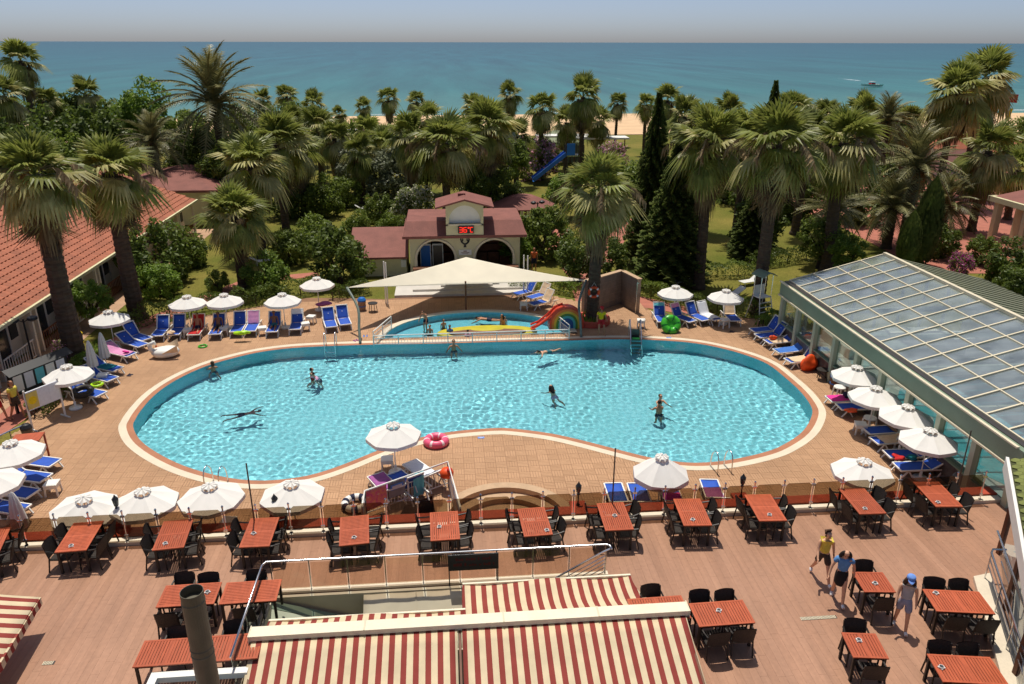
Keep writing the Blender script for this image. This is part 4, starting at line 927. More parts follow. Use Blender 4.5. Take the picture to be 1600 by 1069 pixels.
# ------------------------------------------------------------------ umbrellas
def make_umb(dia=2.0, top=1.97, droop=.42, val=.13, n=8):
    e = empty('parasol'); rr = dia/2
    MB().lathe([(.26, 0), (.27, .03), (.25, .08), (.10, .10), (.05, .13), (.05, .32), (0, .32)], 16).build('base', 'pvc_white', e, smooth=True)
    MB().tube([(0, 0, .1), (0, 0, top+.02)], .020, 8).build('pole', 'pvc_white', e)
    mb = MB(); m_ = n*4; ring_ = []
    def edge(a, t):
        k = (a*n/(2*math.pi)) % 1; sag = 1-.075*math.sin(math.pi*k)*t
        rad = rr*t*sag; z = top-droop*(t**1.12)-.055*math.sin(math.pi*k)*t*(1.15-t)*2
        return (rad*math.cos(a), rad*math.sin(a), z)
    ts = [.20, .45, .72, 1.0]; vs = []
    for t in ts: vs += [edge(2*math.pi*i/m_, t) for i in range(m_)]
    vs += [(x*1.0, y*1.0, z-val) for x, y, z in [edge(2*math.pi*i/m_, 1.0) for i in range(m_)]]
    fs = [(j*m_+i, j*m_+(i+1) % m_, (j+1)*m_+(i+1) % m_, (j+1)*m_+i)[::-1] for j in range(4) for i in range(m_)]
    mb.add(vs, fs); cn = mb.build('canopy', 'parasol_white', e, smooth=False)
    # vented cap of small flaps
    c2 = MB(); k0 = [( .25*rr*math.cos(2*math.pi*i/m_)*(1-.10*math.sin(math.pi*((i/4) % 1))), .25*rr*math.sin(2*math.pi*i/m_)*(1-.10*math.sin(math.pi*((i/4) % 1))), top-.03+.05*(1 if i % 4 else -.9)) for i in range(m_)]
    c2.add(k0+[(0, 0, top+.08)], [(i, (i+1) % m_, m_) for i in range(m_)]); c2.build('vent_cap', 'parasol_white', cn)
    MB().lathe([(.025, top+.05), (.03, top+.09), (0, top+.12)], 8).build('finial', 'pvc_white', e)
    for k in range(n):
        a = 2*math.pi*k/n; x, y, z = edge(a, .98); MB().bar((0, 0, top-.03), (x, y, z-.015), .014).build('rib', 'pvc_white', e)
    return e
UMB = Proto(make_umb())
SLUMP = Proto(make_umb(1.9, 2.0, .62, .17))
def make_closed():
    e = empty('closed_parasol'); MB().lathe([(.26, 0), (.27, .03), (.25, .08), (.05, .12), (.05, .3), (0, .3)], 16).build('base', 'pvc_white', e, smooth=True)
    MB().tube([(0, 0, .1), (0, 0, 2.0)], .02, 8).build('pole', 'pvc_white', e); mb = MB(); m_ = 32; vs = []
    for z, r_ in ((.75, .20), (1.0, .19), (1.4, .15), (1.75, .10), (1.95, .05), (2.02, .01)):
        for i in range(m_): a = 2*math.pi*i/m_; q = r_*(1+.28*math.cos(8*a)); vs.append((q*math.cos(a), q*math.sin(a), z+.03*math.cos(8*a)*(z < .8)))
    mb.add(vs, [(j*m_+i, j*m_+(i+1) % m_, (j+1)*m_+(i+1) % m_, (j+1)*m_+i) for j in range(5) for i in range(m_)]).build('folded_canopy', 'parasol_white', e, smooth=True); return e
CLO = Proto(make_closed())
ur = random.Random(4)
def umb(px, lab, pr=UMB, z=2.05, tilt=(0, 0)):
    q = P(px[0], px[1], z); o = pr.put((q.x, q.y, 0), ur.uniform(0, .7), label=lab, cat='parasol', group='white parasols round the pool')
    o.rotation_euler.x = R(tilt[0]); o.rotation_euler.y = R(tilt[1]); return q
W_ = 'open white parasol '
for px, lab in (((291,462),W_+'over the red towel loungers, leftmost of the far left row'), ((349,459),W_+'second in the far left row'), ((440,458),W_+'third in the far left row, over the towels'), ((494,433),W_+'set back in the hedge by the curved sail post'),
    ((168,486),W_+'dappled with palm shade on the far left'), ((103,571),W_+'beside the notice boards on the left'), ((15,690),W_+'by the red wooden stand at the left edge'), ((-22,736),W_+'cut off by the left edge of the picture'),
    ((222,765),W_+'second from the left behind the fence'), ((327,757),W_+'third from the left behind the fence'), ((455,753),W_+'fourth from the left behind the fence'), ((614,661),W_+'standing alone at the near pool edge'),
    ((1352,716),W_+'behind the fence at the front right'), ((1340,570),W_+'farthest of the four by the glazed house'), ((1370,602),W_+'second of the four by the glazed house'), ((1420,631),W_+'third of the four by the glazed house'), ((1455,668),W_+'nearest of the four by the glazed house'),
    ((1056,445),W_+'left one behind the watermelon float'), ((1135,451),W_+'shaded one at the far right corner of the deck')): umb(px, lab)
umb((125,773), W_+'leaning, leftmost behind the fence', UMB, 2.05, (5, 4))
umb((1035,710), W_+'half lowered, behind the fence right of the steps', SLUMP, 2.08)
for x, y, lab in ((137,534,'closed white parasol, nearer of the folded pair on the left'), (156,521,'closed white parasol, farther of the folded pair on the left'), (18,771,'closed white parasol in the lower left corner')):
    q = P(x, y, 2.0); CLO.put((q.x, q.y, 0), 0, label=lab, cat='parasol', group='white parasols round the pool')
# small plastic side tables
def make_side(rnd_=False):
    e = empty('side_table')
    if rnd_: MB().lathe([(.25, .44), (.26, .47), (.25, .5), (0, .5)], 20).build('top', 'pvc_white', e)
    else: MB().box(-.22, .22, -.22, .22, .41, .45).box(-.19, .19, -.19, .19, .45, .46).box(-.21, -.19, -.21, .21, .3, .41).box(.19, .21, -.21, .21, .3, .41).box(-.19, .19, -.21, -.19, .3, .41).box(-.19, .19, .19, .21, .3, .41).build('top', 'pvc_white', e)
    for sx in (-1, 1):
        for sy in (-1, 1): MB().bar((sx*.17, sy*.17, .42), (sx*.2, sy*.2, 0), .05).build('leg', 'pvc_white', e)
    return e
ST, SR = Proto(make_side()), Proto(make_side(True))
for pr, x, y, lab in ((ST,85,773,'white plastic side table by the lower left loungers'),(ST,295,527,'white side table between the first far left umbrella loungers'),(ST,411,524,'white side table left of the third far umbrella'),(ST,478,517,'white side table left of the empty lounger pair, nearer one'),(ST,487,506,'white side table left of the empty lounger pair, farther one'),(ST,351,524,'white side table under the second far left umbrella'),(ST,163,600,'white side table beside the left side loungers'),(ST,818,484,'white side table by the rainbow slide loungers'),(ST,1001,511,'white cube stool beside the pool lift'),(SR,1310,619,'round white stool by the four right umbrellas'),(ST,1343,676,'white side table with bent legs on the right side'),(SR,1357,668,'round white table on the second right umbrella pole'),(SR,1410,701,'round shaded table on the third right umbrella pole'),(ST,606,733,'white side table under the lone umbrella'),(ST,360,832,'white side table behind the fence under the third umbrella'),(SR,1131,511,'round white table between the far right loungers')):
    q = P(x, y); pr.put((q.x, q.y, 0), R(ur.uniform(-20, 20)), label=lab, cat='table', group='white plastic side tables')
# ------------------------------------------------------------------ glass fence along the terrace
mat('fence_post', (.42, .34, .28), .28, .1, 8, metal=.9)
fe = empty('glass_fence', (0, 19.86, TZ+.11), label='smoked glass fence with steel posts along the terrace edge', cat='fence')
FX0, FX1, npan = -17.2, 16.9, 36; fw = (FX1-FX0)/npan
pm = MB().tube([(0, 0, -.02), (0, 0, .98)], .022, 8).tube([(0, 0, .97), (0, 0, 1.01), (0, 0, 1.04)], [.03, .034, .01], 8).bar((-.06, 0, .16), (.06, 0, .16), .04, .06).bar((-.06, 0, .82), (.06, 0, .82), .04, .06).lathe([(.05, -.02), (.05, 0), (0, .0)], 10).mesh('post', 'steel')
h0, h1, ch = .1, .9, .09; g0, g1 = .05, fw-.05
gm = MB(); o2 = [(g0, h0), (g1, h0), (g1, h1-ch), (g1-ch, h1), (g0+ch, h1), (g0, h1-ch)]
gm.add([(x, -.005, z) for x, z in o2]+[(x, .005, z) for x, z in o2], [(0,1,2,3,4,5), (11,10,9,8,7,6)]+[(i, 6+i, 6+(i+1) % 6, (i+1) % 6) for i in range(6)])
gm = gm.mesh('glass_panel', 'smoked_glass')
for i in range(npan+1):
    ob('post', pm, fe, loc=(FX0+i*fw, 0, 0))
    if i < npan: ob('glass_panel', gm, fe, loc=(FX0+i*fw, 0, 0))
# lantern piers
def make_pier():
    e = empty('lantern_pier'); MB().box(-.2, .2, -.2, .2, -.5, .5).box(-.25, .25, -.25, .25, .5, .58).build('pier', 'red_wall', e)
    ln = MB().lathe([(.07, .58), (.05, .62), (.025, .68), (.02, .95), (.05, .97), (.06, 1.0)], 8).build('stem', 'black_paint', e)
    hd = MB().lathe([(.04, 1.04), (.07, 1.08), (.095, 1.27), (.105, 1.29), (.045, 1.37), (.015, 1.43), (0, 1.46)], 6).build('lantern_head', 'black_paint', e)
    for k in range(6):
        a = math.pi/3*(k+.5); MB().bar((.068*math.cos(a), .068*math.sin(a), 1.11), (.086*math.cos(a), .086*math.sin(a), 1.25), .05, .01, up=(math.cos(a), math.sin(a), 0)).build('lantern_pane', 'clear_glass', hd)
    return e
PIER = Proto(make_pier())
for px, lab in (((178,772),'left umbrellas'), ((428,770),'fourth umbrella left of the stair railing'), ((905,750),'curved steps on their right'), ((1163,737),'violet towel lounger'), ((1496,733),'right end of the fence')):
    q = PY(px[0], px[1], 20.62); PIER.put((q.x, 20.62, q.z-1.5), 0, label='red pier with black lantern on top, near the %s' % lab, cat='lamp', group='lantern piers behind the fence')
for k, (x, y) in enumerate(((385,725), (962,700), (1518,671))):
    q = PY(x, y, 19.62); o = empty('flag_pole', (q.x, 19.62, TZ), label='thin dark pole on the fence, %s' % ('left of the stair railing', 'right of the curved steps', 'in front of the glazed house')[k], cat='pole', group='thin poles along the fence')
    MB().tube([(0, 0, 0), (0, 0, q.z-TZ)], .022, 6).build('shaft', 'dark_steel', o); MB().lathe([(.09, 0), (.09, .02), (0, .02)], 10).build('foot', 'dark_steel', o)
# ------------------------------------------------------------------ glass well with awnings
glass('bronze_glass', (.88, .82, .75), .8, .03, .02, (.4, .35, .3))
mat('cassette_bar', S(210,200,176), .5)
wl = empty('well_balustrade', (0, 0, TZ), label='glass balustrade with steel handrail round the sunken court', cat='railing')
hr = MB().tube([(HX0-.08, 13.9, 1.0), (HX0-.08, HY1-.08, 1.0), (HX0, HY1+.08, 1.0), (HX1-.1, HY1+.08, 1.0), (HX1, HY1+.02, 1.0), (HX1+.03, HY1-.12, .98)], .028, 8).build('handrail', 'steel', wl, smooth=True)
for i in range(10):
    x = HX0+.1+(HX1-HX0-.2)*i/9; MB().bar((x, HY1+.08, 0), (x, HY1+.08, 1.0), .03, .012).build('post', 'steel', wl)
    if i < 9: MB().box(x+.04, x+(HX1-HX0-.2)/9-.04, HY1+.076, HY1+.084, .1, .92).build('glass_panel', 'bronze_glass', wl)
for i in range(4):
    y = 13.95+(HY1-14.05)*i/3; MB().bar((HX0-.08, y, 0), (HX0-.08, y, 1.0), .012, .03).build('post', 'steel', wl)
    if i < 3: MB().box(HX0-.084, HX0-.076, y+.04, y+(HY1-14.05)/3-.04, .1, .92).build('glass_panel', 'clear_glass', wl)
MB().box(HX0-.02, HX1, HY1+.0, HY1+.16, 0, .06).box(HX0-.16, HX0, 13.8, HY1+.16, 0, .06).build('kerb', 'white_band', wl)
srl = empty('stair_railing', (0, 0, TZ), label='sloping steel stair railing going down into the sunken court', cat='railing')
mb = MB().tube([(HX1-.02, HY1-.1, .98), (HX1-.2, HY1-.1, .9), (.9, HY1-.1, -1.0)], .025, 8)
mb.build('handrail', 'steel', srl)
for k in range(5): 
    d = .14+.13*k; MB().tube([(HX1-.15, HY1-.1, .9-d), (.9+.2*k, HY1-.1, -1.0-d+.11*k)], .012, 6).build('rail', 'steel', srl)
MB().tube([(HX1-.12, HY1-.1, 0), (HX1-.12, HY1-.1, .95)], .02, 6).build('post', 'steel', srl)
# sunken court: fascia wall, floor, side
ctw = MB(); ctw.box(HX0, HX1, HY1-.12, HY1-.02, -4.2, TZ-.02).box(HX0+.02, HX0+.1, HY0, HY1-.12, -4.2, TZ-.02).box(HX1-.1, HX1-.02, HY0, HY1-.12, -4.2, TZ-.02)
ctw.build('court_wall', 'canvas_beige', kind='structure')
MB().box(HX0, HX1, HY0, HY1, -4.3, -4.2).build('court_floor', 'wood_brown', kind='structure')
sr_ = empty('stair_canopy', (HX0+.1, HY1-.5, TZ), label='pale sloping side roof in the left corner of the sunken court', cat='roof')
MB().add([(0,.3,-.05),(2.9,.3,-1.0),(2.9,.15,-1.12),(0,.15,-.17)], [(0,1,2,3)]).build('edge', 'sage_metal', sr_)
MB().add([(0,.14,-.18),(2.8,.14,-1.1),(0,-1.9,-1.2)], [(0,1,2)]).add([(0,.14,-.22),(2.8,.14,-1.14),(0,-1.9,-1.24)], [(2,1,0)]).build('panel', 'sage_post', sr_)
cp_ = empty('canvas_slope', (HX0+1.9, HY1-.14, TZ-.06), label='plain beige canvas panel sloping down from the balustrade into the sunken court', cat='canvas')
MB().grid(24, 6, lambda u, v: (.6+5.6*u-.0*v, -1.15*v, -1.0*v-.03*math.sin(math.pi*v)-.008*math.sin(u*40)), thick=.01).build('sheet', 'canvas_beige', cp_, smooth=True)
for k in range(1, 4): MB().bar((.6+1.4*k, -.0, .012), (.6+1.4*k, -1.15, -1.0+.012), .02, .01).build('seam', 'canvas_beige', cp_)
MB().bar((.6, -1.16, -1.0), (6.2, -1.16, -1.0), .05).build('hem_bar', 'cassette_bar', cp_)
def stripes(name, period, axis=0, ca=S(158,74,66), cb=S(234,216,180)):
    m, t, o = nodes(name); b = N(t, 'BsdfPrincipled', Roughness=.85); b.inputs['Specular IOR Level'].default_value = .15
    tc = N(t, 'TexCoord'); sp = N(t, 'SeparateXYZ'); t.links.new(tc.outputs['Object'], sp.inputs[0])
    mo = N(t, 'Math', operation='PINGPONG'); mo.inputs[1].default_value = period/2; t.links.new(sp.outputs[axis], mo.inputs[0])
    gt = N(t, 'Math', operation='GREATER_THAN'); gt.inputs[1].default_value = period*.265; t.links.new(mo.outputs[0], gt.inputs[0])
    c = mixc(t, gt.outputs[0], cb, ca); no = N(t, 'TexNoise'); no.inputs['Scale'].default_value = 2.5; no.inputs['Detail'].default_value = 6; t.links.new(tc.outputs['Object'], no.inputs['Vector'])
    r = N(t, 'MapRange'); r.inputs[1].default_value = .3; r.inputs[2].default_value = .7; r.inputs[3].default_value = .88; r.inputs[4].default_value = 1.06; t.links.new(no.outputs[0], r.inputs[0])
    h = N(t, 'HueSaturation'); t.links.new(c, h.inputs['Color']); t.links.new(r.outputs[0], h.inputs['Value']); t.links.new(h.outputs[0], b.inputs['Base Color'])
    tr = N(t, 'BsdfTranslucent'); t.links.new(h.outputs[0], tr.inputs[0]); mx = N(t, 'MixShader'); mx.inputs[0].default_value = .2; t.links.new(b.outputs[0], mx.inputs[1]); t.links.new(tr.outputs[0], mx.inputs[2]); t.links.new(mx.outputs[0], o.inputs[0])
stripes('awning_stripe', .28, 0); stripes('awning_stripe_side', .30, 1)
mat('cassette', S(232,222,196), .45, .05, 1.5, fine=.04)
BY, BZ = 14.75, TZ+.83
aw = empty('double_awning', (0, BY, BZ), label='red and cream striped double awning with cream cassette over the sunken court', cat='awning')
MB().box(-4.85, 5.62, -.17, .17, -.03, .10).box(-4.85, 5.62, -.15, .0, -.16, -.03).box(-4.87, -4.85, -.19, .19, -.18, .12).box(5.62, 5.64, -.19, .19, -.18, .12).build('cassette', 'cassette', aw)
mb = MB()
for x in (-2.2, 1.1, 3.4): mb.box(x-.02, x+.02, -.18, .18, .10, .115)
mb.build('cassette_joint', 'canvas_beige', aw)
sagf = lambda u, v, s: -.12*math.sin(math.pi*v)*s-.045*math.sin(math.pi*u*3)*v-.016*math.sin(u*37+v*5)*math.sin(math.pi*v)
for x0, x1, L, dz, lab in ((-4.8, -.02, 3.2, -.75, None), (.10, 5.55, 3.2, -.75, None)):
    MB().grid(24, 10, lambda u, v: (x0+(x1-x0)*u, -.16-L*v, -.04+dz*v+sagf(u, v, .6)), thick=.01).build('near_canopy', 'awning_stripe', aw, smooth=True)
MB().grid(20, 8, lambda u, v: (.15+(4.62-.15)*u+.80*(.15+.85*u)*(1-v)**1.8-.12*(1-v), .16+1.55*v, .02-.26*v+sagf(u, v, 1.3)), thick=.01).build('far_canopy', 'awning_stripe', aw, smooth=True)
MB().grid(20, 4, lambda u, v: (-4.6+4.8*u, .16+.55*v, .0-.22*v+sagf(u, v, .3)), thick=.01).build('far_canopy', 'awning_stripe', aw, smooth=True)
MB().bar((.15, 1.71, -.25), (4.62, 1.71, -.25), .06).build('front_bar', 'cassette', aw); MB().bar((-4.6, .72, -.23), (.2, .72, -.23), .06).build('front_bar', 'cassette', aw)
for x in (-4.7, .04, 5.5): MB().bar((x, -.1, -.1), (x, -3.3, -.9), .05).bar((x, -.02, -.16), (x, -.02, -3.7), .07).build('support', 'wood_brown', aw)
aw2 = empty('side_awning', (-9.85, 15.0, TZ+1.0), rz=R(4), label='striped red and cream awning at the lower left edge', cat='awning')
MB().grid(8, 14, lambda u, v: (-2.6+2.2*u+.1*v*0, -3.2+4.7*v, .5-.62*u+.05*math.sin(v*9)*(u)-.05*math.sin(math.pi*u)), thick=.01).build('canopy', 'awning_stripe_side', aw2, smooth=True)
MB().bar((-.4, -3.2, -.13), (-.4, 1.5, -.13), .05).build('front_bar', 'awning_stripe_side', aw2)
MB().grid(2, 24, lambda u, v: (-.39+.02*u, -3.2+4.7*v, -.14-.16*u*(1+.12*math.sin(v*60)))).build('valance', 'awning_stripe_side', aw2)
MB().bar((-2.5, -3.2, .48), (-2.5, 1.5, .48), .12).build('roller', 'cassette', aw2)
MB().bar((-2.5, -2.8, .45), (-2.5, -2.8, -1.0), .06).bar((-2.5, 1.3, .45), (-2.5, 1.3, -1.0), .06).build('support', 'cassette', aw2)
# flue pipe and white box frame
mat('flue_metal', S(100,96,82), .5, .14, 3, metal=.1, fine=.06)
q = PY(300, 925, 12.4); fl = empty('flue_pipe', (q.x, q.y, TZ-.5), label='tall grey metal flue pipe rising beside the teak tables', cat='pipe')
H_ = q.z-TZ+.5; MB().lathe([(.215, 0), (.215, H_), (.205, H_), (.205, H_-1.2), (0, H_-1.2)], 28).build('tube', 'flue_metal', fl, smooth=False)
for zz in (H_-.25, H_-1.35, H_-1.5): MB().lathe([(.216, zz), (.224, zz+.01), (.224, zz+.03), (.216, zz+.04)], 28).build('seam', 'flue_metal', fl)
a = P(238, 1052, TZ+.6); b_ = P(392, 1035, TZ+.6)
bx_ = empty('white_roof_frame', (a.x, a.y, TZ+.4), label='white framed roof box at the foot of the flue pipe', cat='frame')
L = b_.x-a.x; MB().box(0, L, -.18, 0, .05, .2).box(0, .18, -2, -.18, .05, .2).build('border', 'pvc_white', bx_); MB().box(.18, L, -2, -.6, -.1, .0).build('panel', 'sage_post', bx_); MB().box(.18, L, -.6, -.18, -.42, -.2).build('gutter', 'dark_steel', bx_); MB().box(.0, L, -2, -.02, -.45, -.4).build('base', 'pvc_white', bx_)
# black sign board on the balustrade
q = PY(739, 870, HY1+.0); bs = empty('menu_board', (q.x+.02, HY1-.02, TZ), label='black display board with dim red marks on two legs behind the glass balustrade', cat='sign')
MB().box(-.68, .68, -.02, .02, .48, .98).build('board', 'black_paint', bs)
for x in (-.66, .66): MB().bar((x, 0, -.3), (x, 0, .5), .03).build('leg', 'black_paint', bs)
mat('faded_red', (.09, .008, .008), .7)
mb = MB(); r_ = random.Random(6)
for z, x0, x1 in ((.80, -.48, .42), (.62, -.54, .55)):
    x = x0
    while x < x1:
        w_ = r_.uniform(.035, .07); mb.box(x, x+w_, -.024, -.021, z, z+r_.uniform(.05, .1)); x += w_+r_.choice((.012, .015, .07))
mb.build('dim_segments', 'faded_red', bs)
# drain grates
for k, (x0, x1, y) in enumerate(((1252, 1309, 966), (68, 86, 1038))):
    A = P(x0, y, TZ+.006); B = P(x1, y-2*(1-k), TZ+.006); L = B.x-A.x; g = empty('drain_grate', (A.x, A.y, TZ+.004), label=('long pale slotted drain grate in the plank floor near the walking girls', 'small slotted drain grate beside the left striped awning')[k], cat='drain', group='drain grates')
    MB().box(0, L, -.06, .06, 0, .003).build('tray', 'dark_steel', g); mb = MB()
    for i in range(int(L/.035)): mb.box(i*.035, i*.035+.018, -.055, .055, .003, .006)
    mb.build('slots', 'cream_metal', g)
# right ledge with double steel railing, glass front and green shingled corner roof
lg = empty('side_railing', (0, 0, TZ), label='double steel railing on a pale ledge at the right edge', cat='railing')
MB().add([(14.2, 16.2, 0), (14.75, 16.3, 0), (12.2, 10.9, 0), (11.65, 10.9, 0)], [(3,2,1,0)]).add([(14.2, 16.2, .12), (14.75, 16.3, .12), (12.2, 10.9, .12), (11.65, 10.9, .12), (14.2, 16.2, 0), (14.75, 16.3, 0), (12.2, 10.9, 0), (11.65, 10.9, 0)], [(3,2,1,0),(0,1,5,4),(3,0,4,7)]).build('ledge', 'white_band', lg)
for off, z in ((.25, .95), (.25, .75), (.25, .55), (.25, TZ+.75), (.6, .95), (.6, .65)):
    MB().tube([(14.2+off, 16.2-.1, z), (11.75+off, 11, z)], .028 if z > .9 else .016, 7).build('rail', 'steel', lg)
MB().tube([(14.45, 16.1, .95), (14.6, 16.25, .95), (14.95, 16.2, .95)], .028, 7).build('rail_end', 'steel', lg)
for k in range(5):
    t_ = k/4; MB().tube([(14.45-2.45*t_, 16.1-5.1*t_, .1), (14.45-2.45*t_, 16.1-5.1*t_, .95)], .02, 6).build('post', 'steel', lg)
cb = empty('corner_kiosk', (0, 0, 0), label='glazed corner kiosk with green hexagon shingle roof at the right edge', cat='building')
# roof edge follows the kerb at z 2.6
A = P(1572, 712, TZ+2.8); B = P(1600, 872, TZ+2.8); d = (B-A); d.z = 0; A2 = A; B2 = A+d*2.0
dn = d.normalized(); pr_ = Vector((-dn.y, dn.x, 0));  pr_ = pr_ if pr_.x > 0 else -pr_
UP = Vector((0, 0, 1))
MB().add([A2, B2, B2+UP*.0+pr_*.08, A2+pr_*.08, A2-UP*.42, B2-UP*.42, B2+pr_*.08-UP*.42, A2+pr_*.08-UP*.42], [(0,1,2,3),(4,5,1,0),(7,6,5,4),(3,2,6,7),(0,3,7,4)]).build('gutter_board', 'white_paint', cb)
mat('shingle_base', S(70,74,40), .9); mat('shingle', S(112,118,62), .9, .2, 4, island=.16, fine=.15)
C0 = A2+pr_*.1-UP*.03; slp = (pr_*3.2+UP*.9)
MB().add([C0-UP*.02, C0+d*2-UP*.02, C0+d*2+slp-UP*.02, C0+slp-UP*.02], [(0,1,2,3)]).build('roof_board', 'shingle_base', cb)
kr = MB().add([C0, C0+d*.001, C0+slp*.001], [(0,1,2)]).build('roof', 'shingle', cb)
L_ = (d*2).length; e1 = d.normalized(); e2 = slp.normalized(); e3 = e1.cross(e2); e3 = e3 if e3.z > 0 else -e3; hs_ = .13
me_hex = MB().add([e1*hs_*math.cos(math.pi/3*k)+e2*hs_*math.sin(math.pi/3*k)*.95+e3*.012 for k in range(6)]+[e1*hs_*math.cos(math.pi/3*k)+e2*hs_*math.sin(math.pi/3*k)*.95 for k in range(6)], [(0,1,2,3,4,5)]+[(k, 6+k, 6+(k+1) % 6, (k+1) % 6) for k in range(6)]).mesh('shingle', mat('shingle_piece', S(112,118,62), .9, .2, 4, rnd_obj=.16, fine=.15))
cnt = 0
for i in range(int(L_/(hs_*1.56))):
    for j in range(6):
        p = C0+e1*(hs_*1.0+i*hs_*1.56)+e2*(hs_+j*hs_*1.72+(hs_*.86 if i % 2 else 0)); 
        if cnt < 298: ob('shingle', me_hex, kr, loc=p); cnt += 1
for k in range(4):
    t_ = .12+.5*k; p = A2+d*t_+pr_*.35; MB().box(-.06, .06, -.06, .06, TZ, TZ+2.4, mx=Matrix.Translation((p.x, p.y, 0))).build('post', 'wood_brown', cb)
    p2 = A2+d*(t_+.5)+pr_*.35; MB().add([(p.x, p.y, TZ+.1), (p2.x, p2.y, TZ+.1), (p2.x, p2.y, TZ+2.4), (p.x, p.y, TZ+2.4)], [(0,1,2,3)]).build('window_pane', 'clear_glass', cb)
p = A2+pr_*.5; MB().add([(p.x, p.y, TZ), ((p+d*2).x, (p+d*2).y, TZ), ((p+d*2+pr_*4).x, (p+d*2+pr_*4).y, TZ), ((p+pr_*4).x, (p+pr_*4).y, TZ)], [(0,1,2,3)]).build('floor', 'floor_indoor', cb).location.z = .02
# ------------------------------------------------------------------ plants
def leafmat(name, a, b, tr=.35, rough=.5, obj=0.0, scale=1.3):
    m, t, o = nodes(name); g = N(t, 'NewGeometry'); oi = N(t, 'ObjectInfo'); c = mixc(t, g.outputs['Random Per Island'], a, b)
    no = N(t, 'TexNoise'); no.inputs['Scale'].default_value = scale; t.links.new(g.outputs[0], no.inputs['Vector'])
    r = N(t, 'MapRange'); r.inputs[1].default_value = .3; r.inputs[2].default_value = .7; r.inputs[3].default_value = .72; r.inputs[4].default_value = 1.25; t.links.new(no.outputs[0], r.inputs[0])
    r2 = N(t, 'MapRange'); r2.inputs[3].default_value = .8; r2.inputs[4].default_value = 1.2; t.links.new(oi.outputs['Random'], r2.inputs[0])
    ml = N(t, 'Math', operation='MULTIPLY'); t.links.new(r.outputs[0], ml.inputs[0]); t.links.new(r2.outputs[0], ml.inputs[1])
    h = N(t, 'HueSaturation'); t.links.new(c, h.inputs['Color']); t.links.new(ml.outputs[0], h.inputs['Value'])
    d = N(t, 'BsdfPrincipled', Roughness=rough); d.inputs['Specular IOR Level'].default_value = .35; tl = N(t, 'BsdfTranslucent'); t.links.new(h.outputs[0], d.inputs['Base Color']); t.links.new(h.outputs[0], tl.inputs[0])
    mx = N(t, 'MixShader'); mx.inputs[0].default_value = tr; t.links.new(d.outputs[0], mx.inputs[1]); t.links.new(tl.outputs[0], mx.inputs[2]); t.links.new(mx.outputs[0], o.inputs[0]); return m
leafmat('fan_green', (.16, .205, .036), (.33, .345, .08), .40, .45)
leafmat('fan_yellow', (.34, .32, .10), (.60, .54, .22), .3, .5)
leafmat('fan_dead', (.20, .135, .065), (.34, .25, .13), .2, .8)
leafmat('date_green', (.15, .155, .055), (.31, .28, .11), .25, .45)
leafmat('leaf_mid', (.115, .165, .022), (.21, .27, .045), .45)
leafmat('leaf_bright', (.13, .22, .026), (.24, .34, .05), .45)
leafmat('leaf_dark', (.08, .125, .018), (.155, .205, .034), .42)
leafmat('leaf_olive', (.14, .165, .09), (.26, .28, .17), .4)
leafmat('conifer', (.08, .12, .022), (.165, .20, .046), .42, .9)
leafmat('flower_pink', (.60, .26, .38), (.78, .44, .54), .3); leafmat('flower_white', (.55, .52, .36), (.75, .72, .55), .3); leafmat('flower_magenta', (.45, .05, .26), (.6, .1, .38), .3)
leafmat('date_fruit', (.45, .20, .02), (.60, .30, .04), .1)
mat('palm_bark', S(82,68,54), .95, .3, 3, bump=.8, bscale=14, stretch=(1, 1, 3)); mat('bark', S(78,64,52), .95, .3, 5, bump=.6, bscale=20)
pr = random.Random(11)
def fan_frond(droop, n=18, seed=0):
    r = random.Random(seed); mb = MB(); hub = .46
    dz = lambda x, rr: -droop*(x**2)*.75
    mb.add([(0, -.018, 0), (0, .018, 0), (hub*.5, .013, dz(hub*.5, 0)), (hub*.5, -.013, dz(hub*.5, 0)), (hub, .01, dz(hub, 0)), (hub, -.01, dz(hub, 0))], [(0,1,2,3), (3,2,4,5)])
    for k in range(n):
        a = R(-108+216*(k+.5)/n+r.uniform(-3, 3)); L = .56*(.72+.28*math.cos(a*.8))*r.uniform(.9, 1.08); hw = .56*R(216)/n*.36; c, s = math.cos(a), math.sin(a)
        def pt(t, off, up):
            x = hub+L*t*c-off*s; y = L*t*s+off*c; rad = math.hypot(x, y)
            return (x, y*(1-.10*droop), dz(x, 0)-.10*abs(y)-droop*.55*max(0, t-.45)**2*2.0+up-.10*max(0, t-.6)*r.uniform(.2, 1.5))
        m_ = .62
        mb.add([pt(0.02, 0, 0), pt(m_, -hw, 0), pt(m_, 0, .022), pt(m_, hw, 0), pt(1, 0, -.01)], [(0,1,2), (0,2,3), (1,4,2), (2,4,3)])
    return mb
FANS = [fan_frond(.05, seed=1), fan_frond(.35, seed=2), fan_frond(.8, seed=3), fan_frond(1.2, seed=4)]
FAN_ME = [f.mesh('frond', 'fan_green') for f in FANS]+[FANS[1].mesh('frond', 'fan_yellow'), FANS[2].mesh('frond', 'fan_yellow'), FANS[3].mesh('dead_frond', 'fan_dead')]
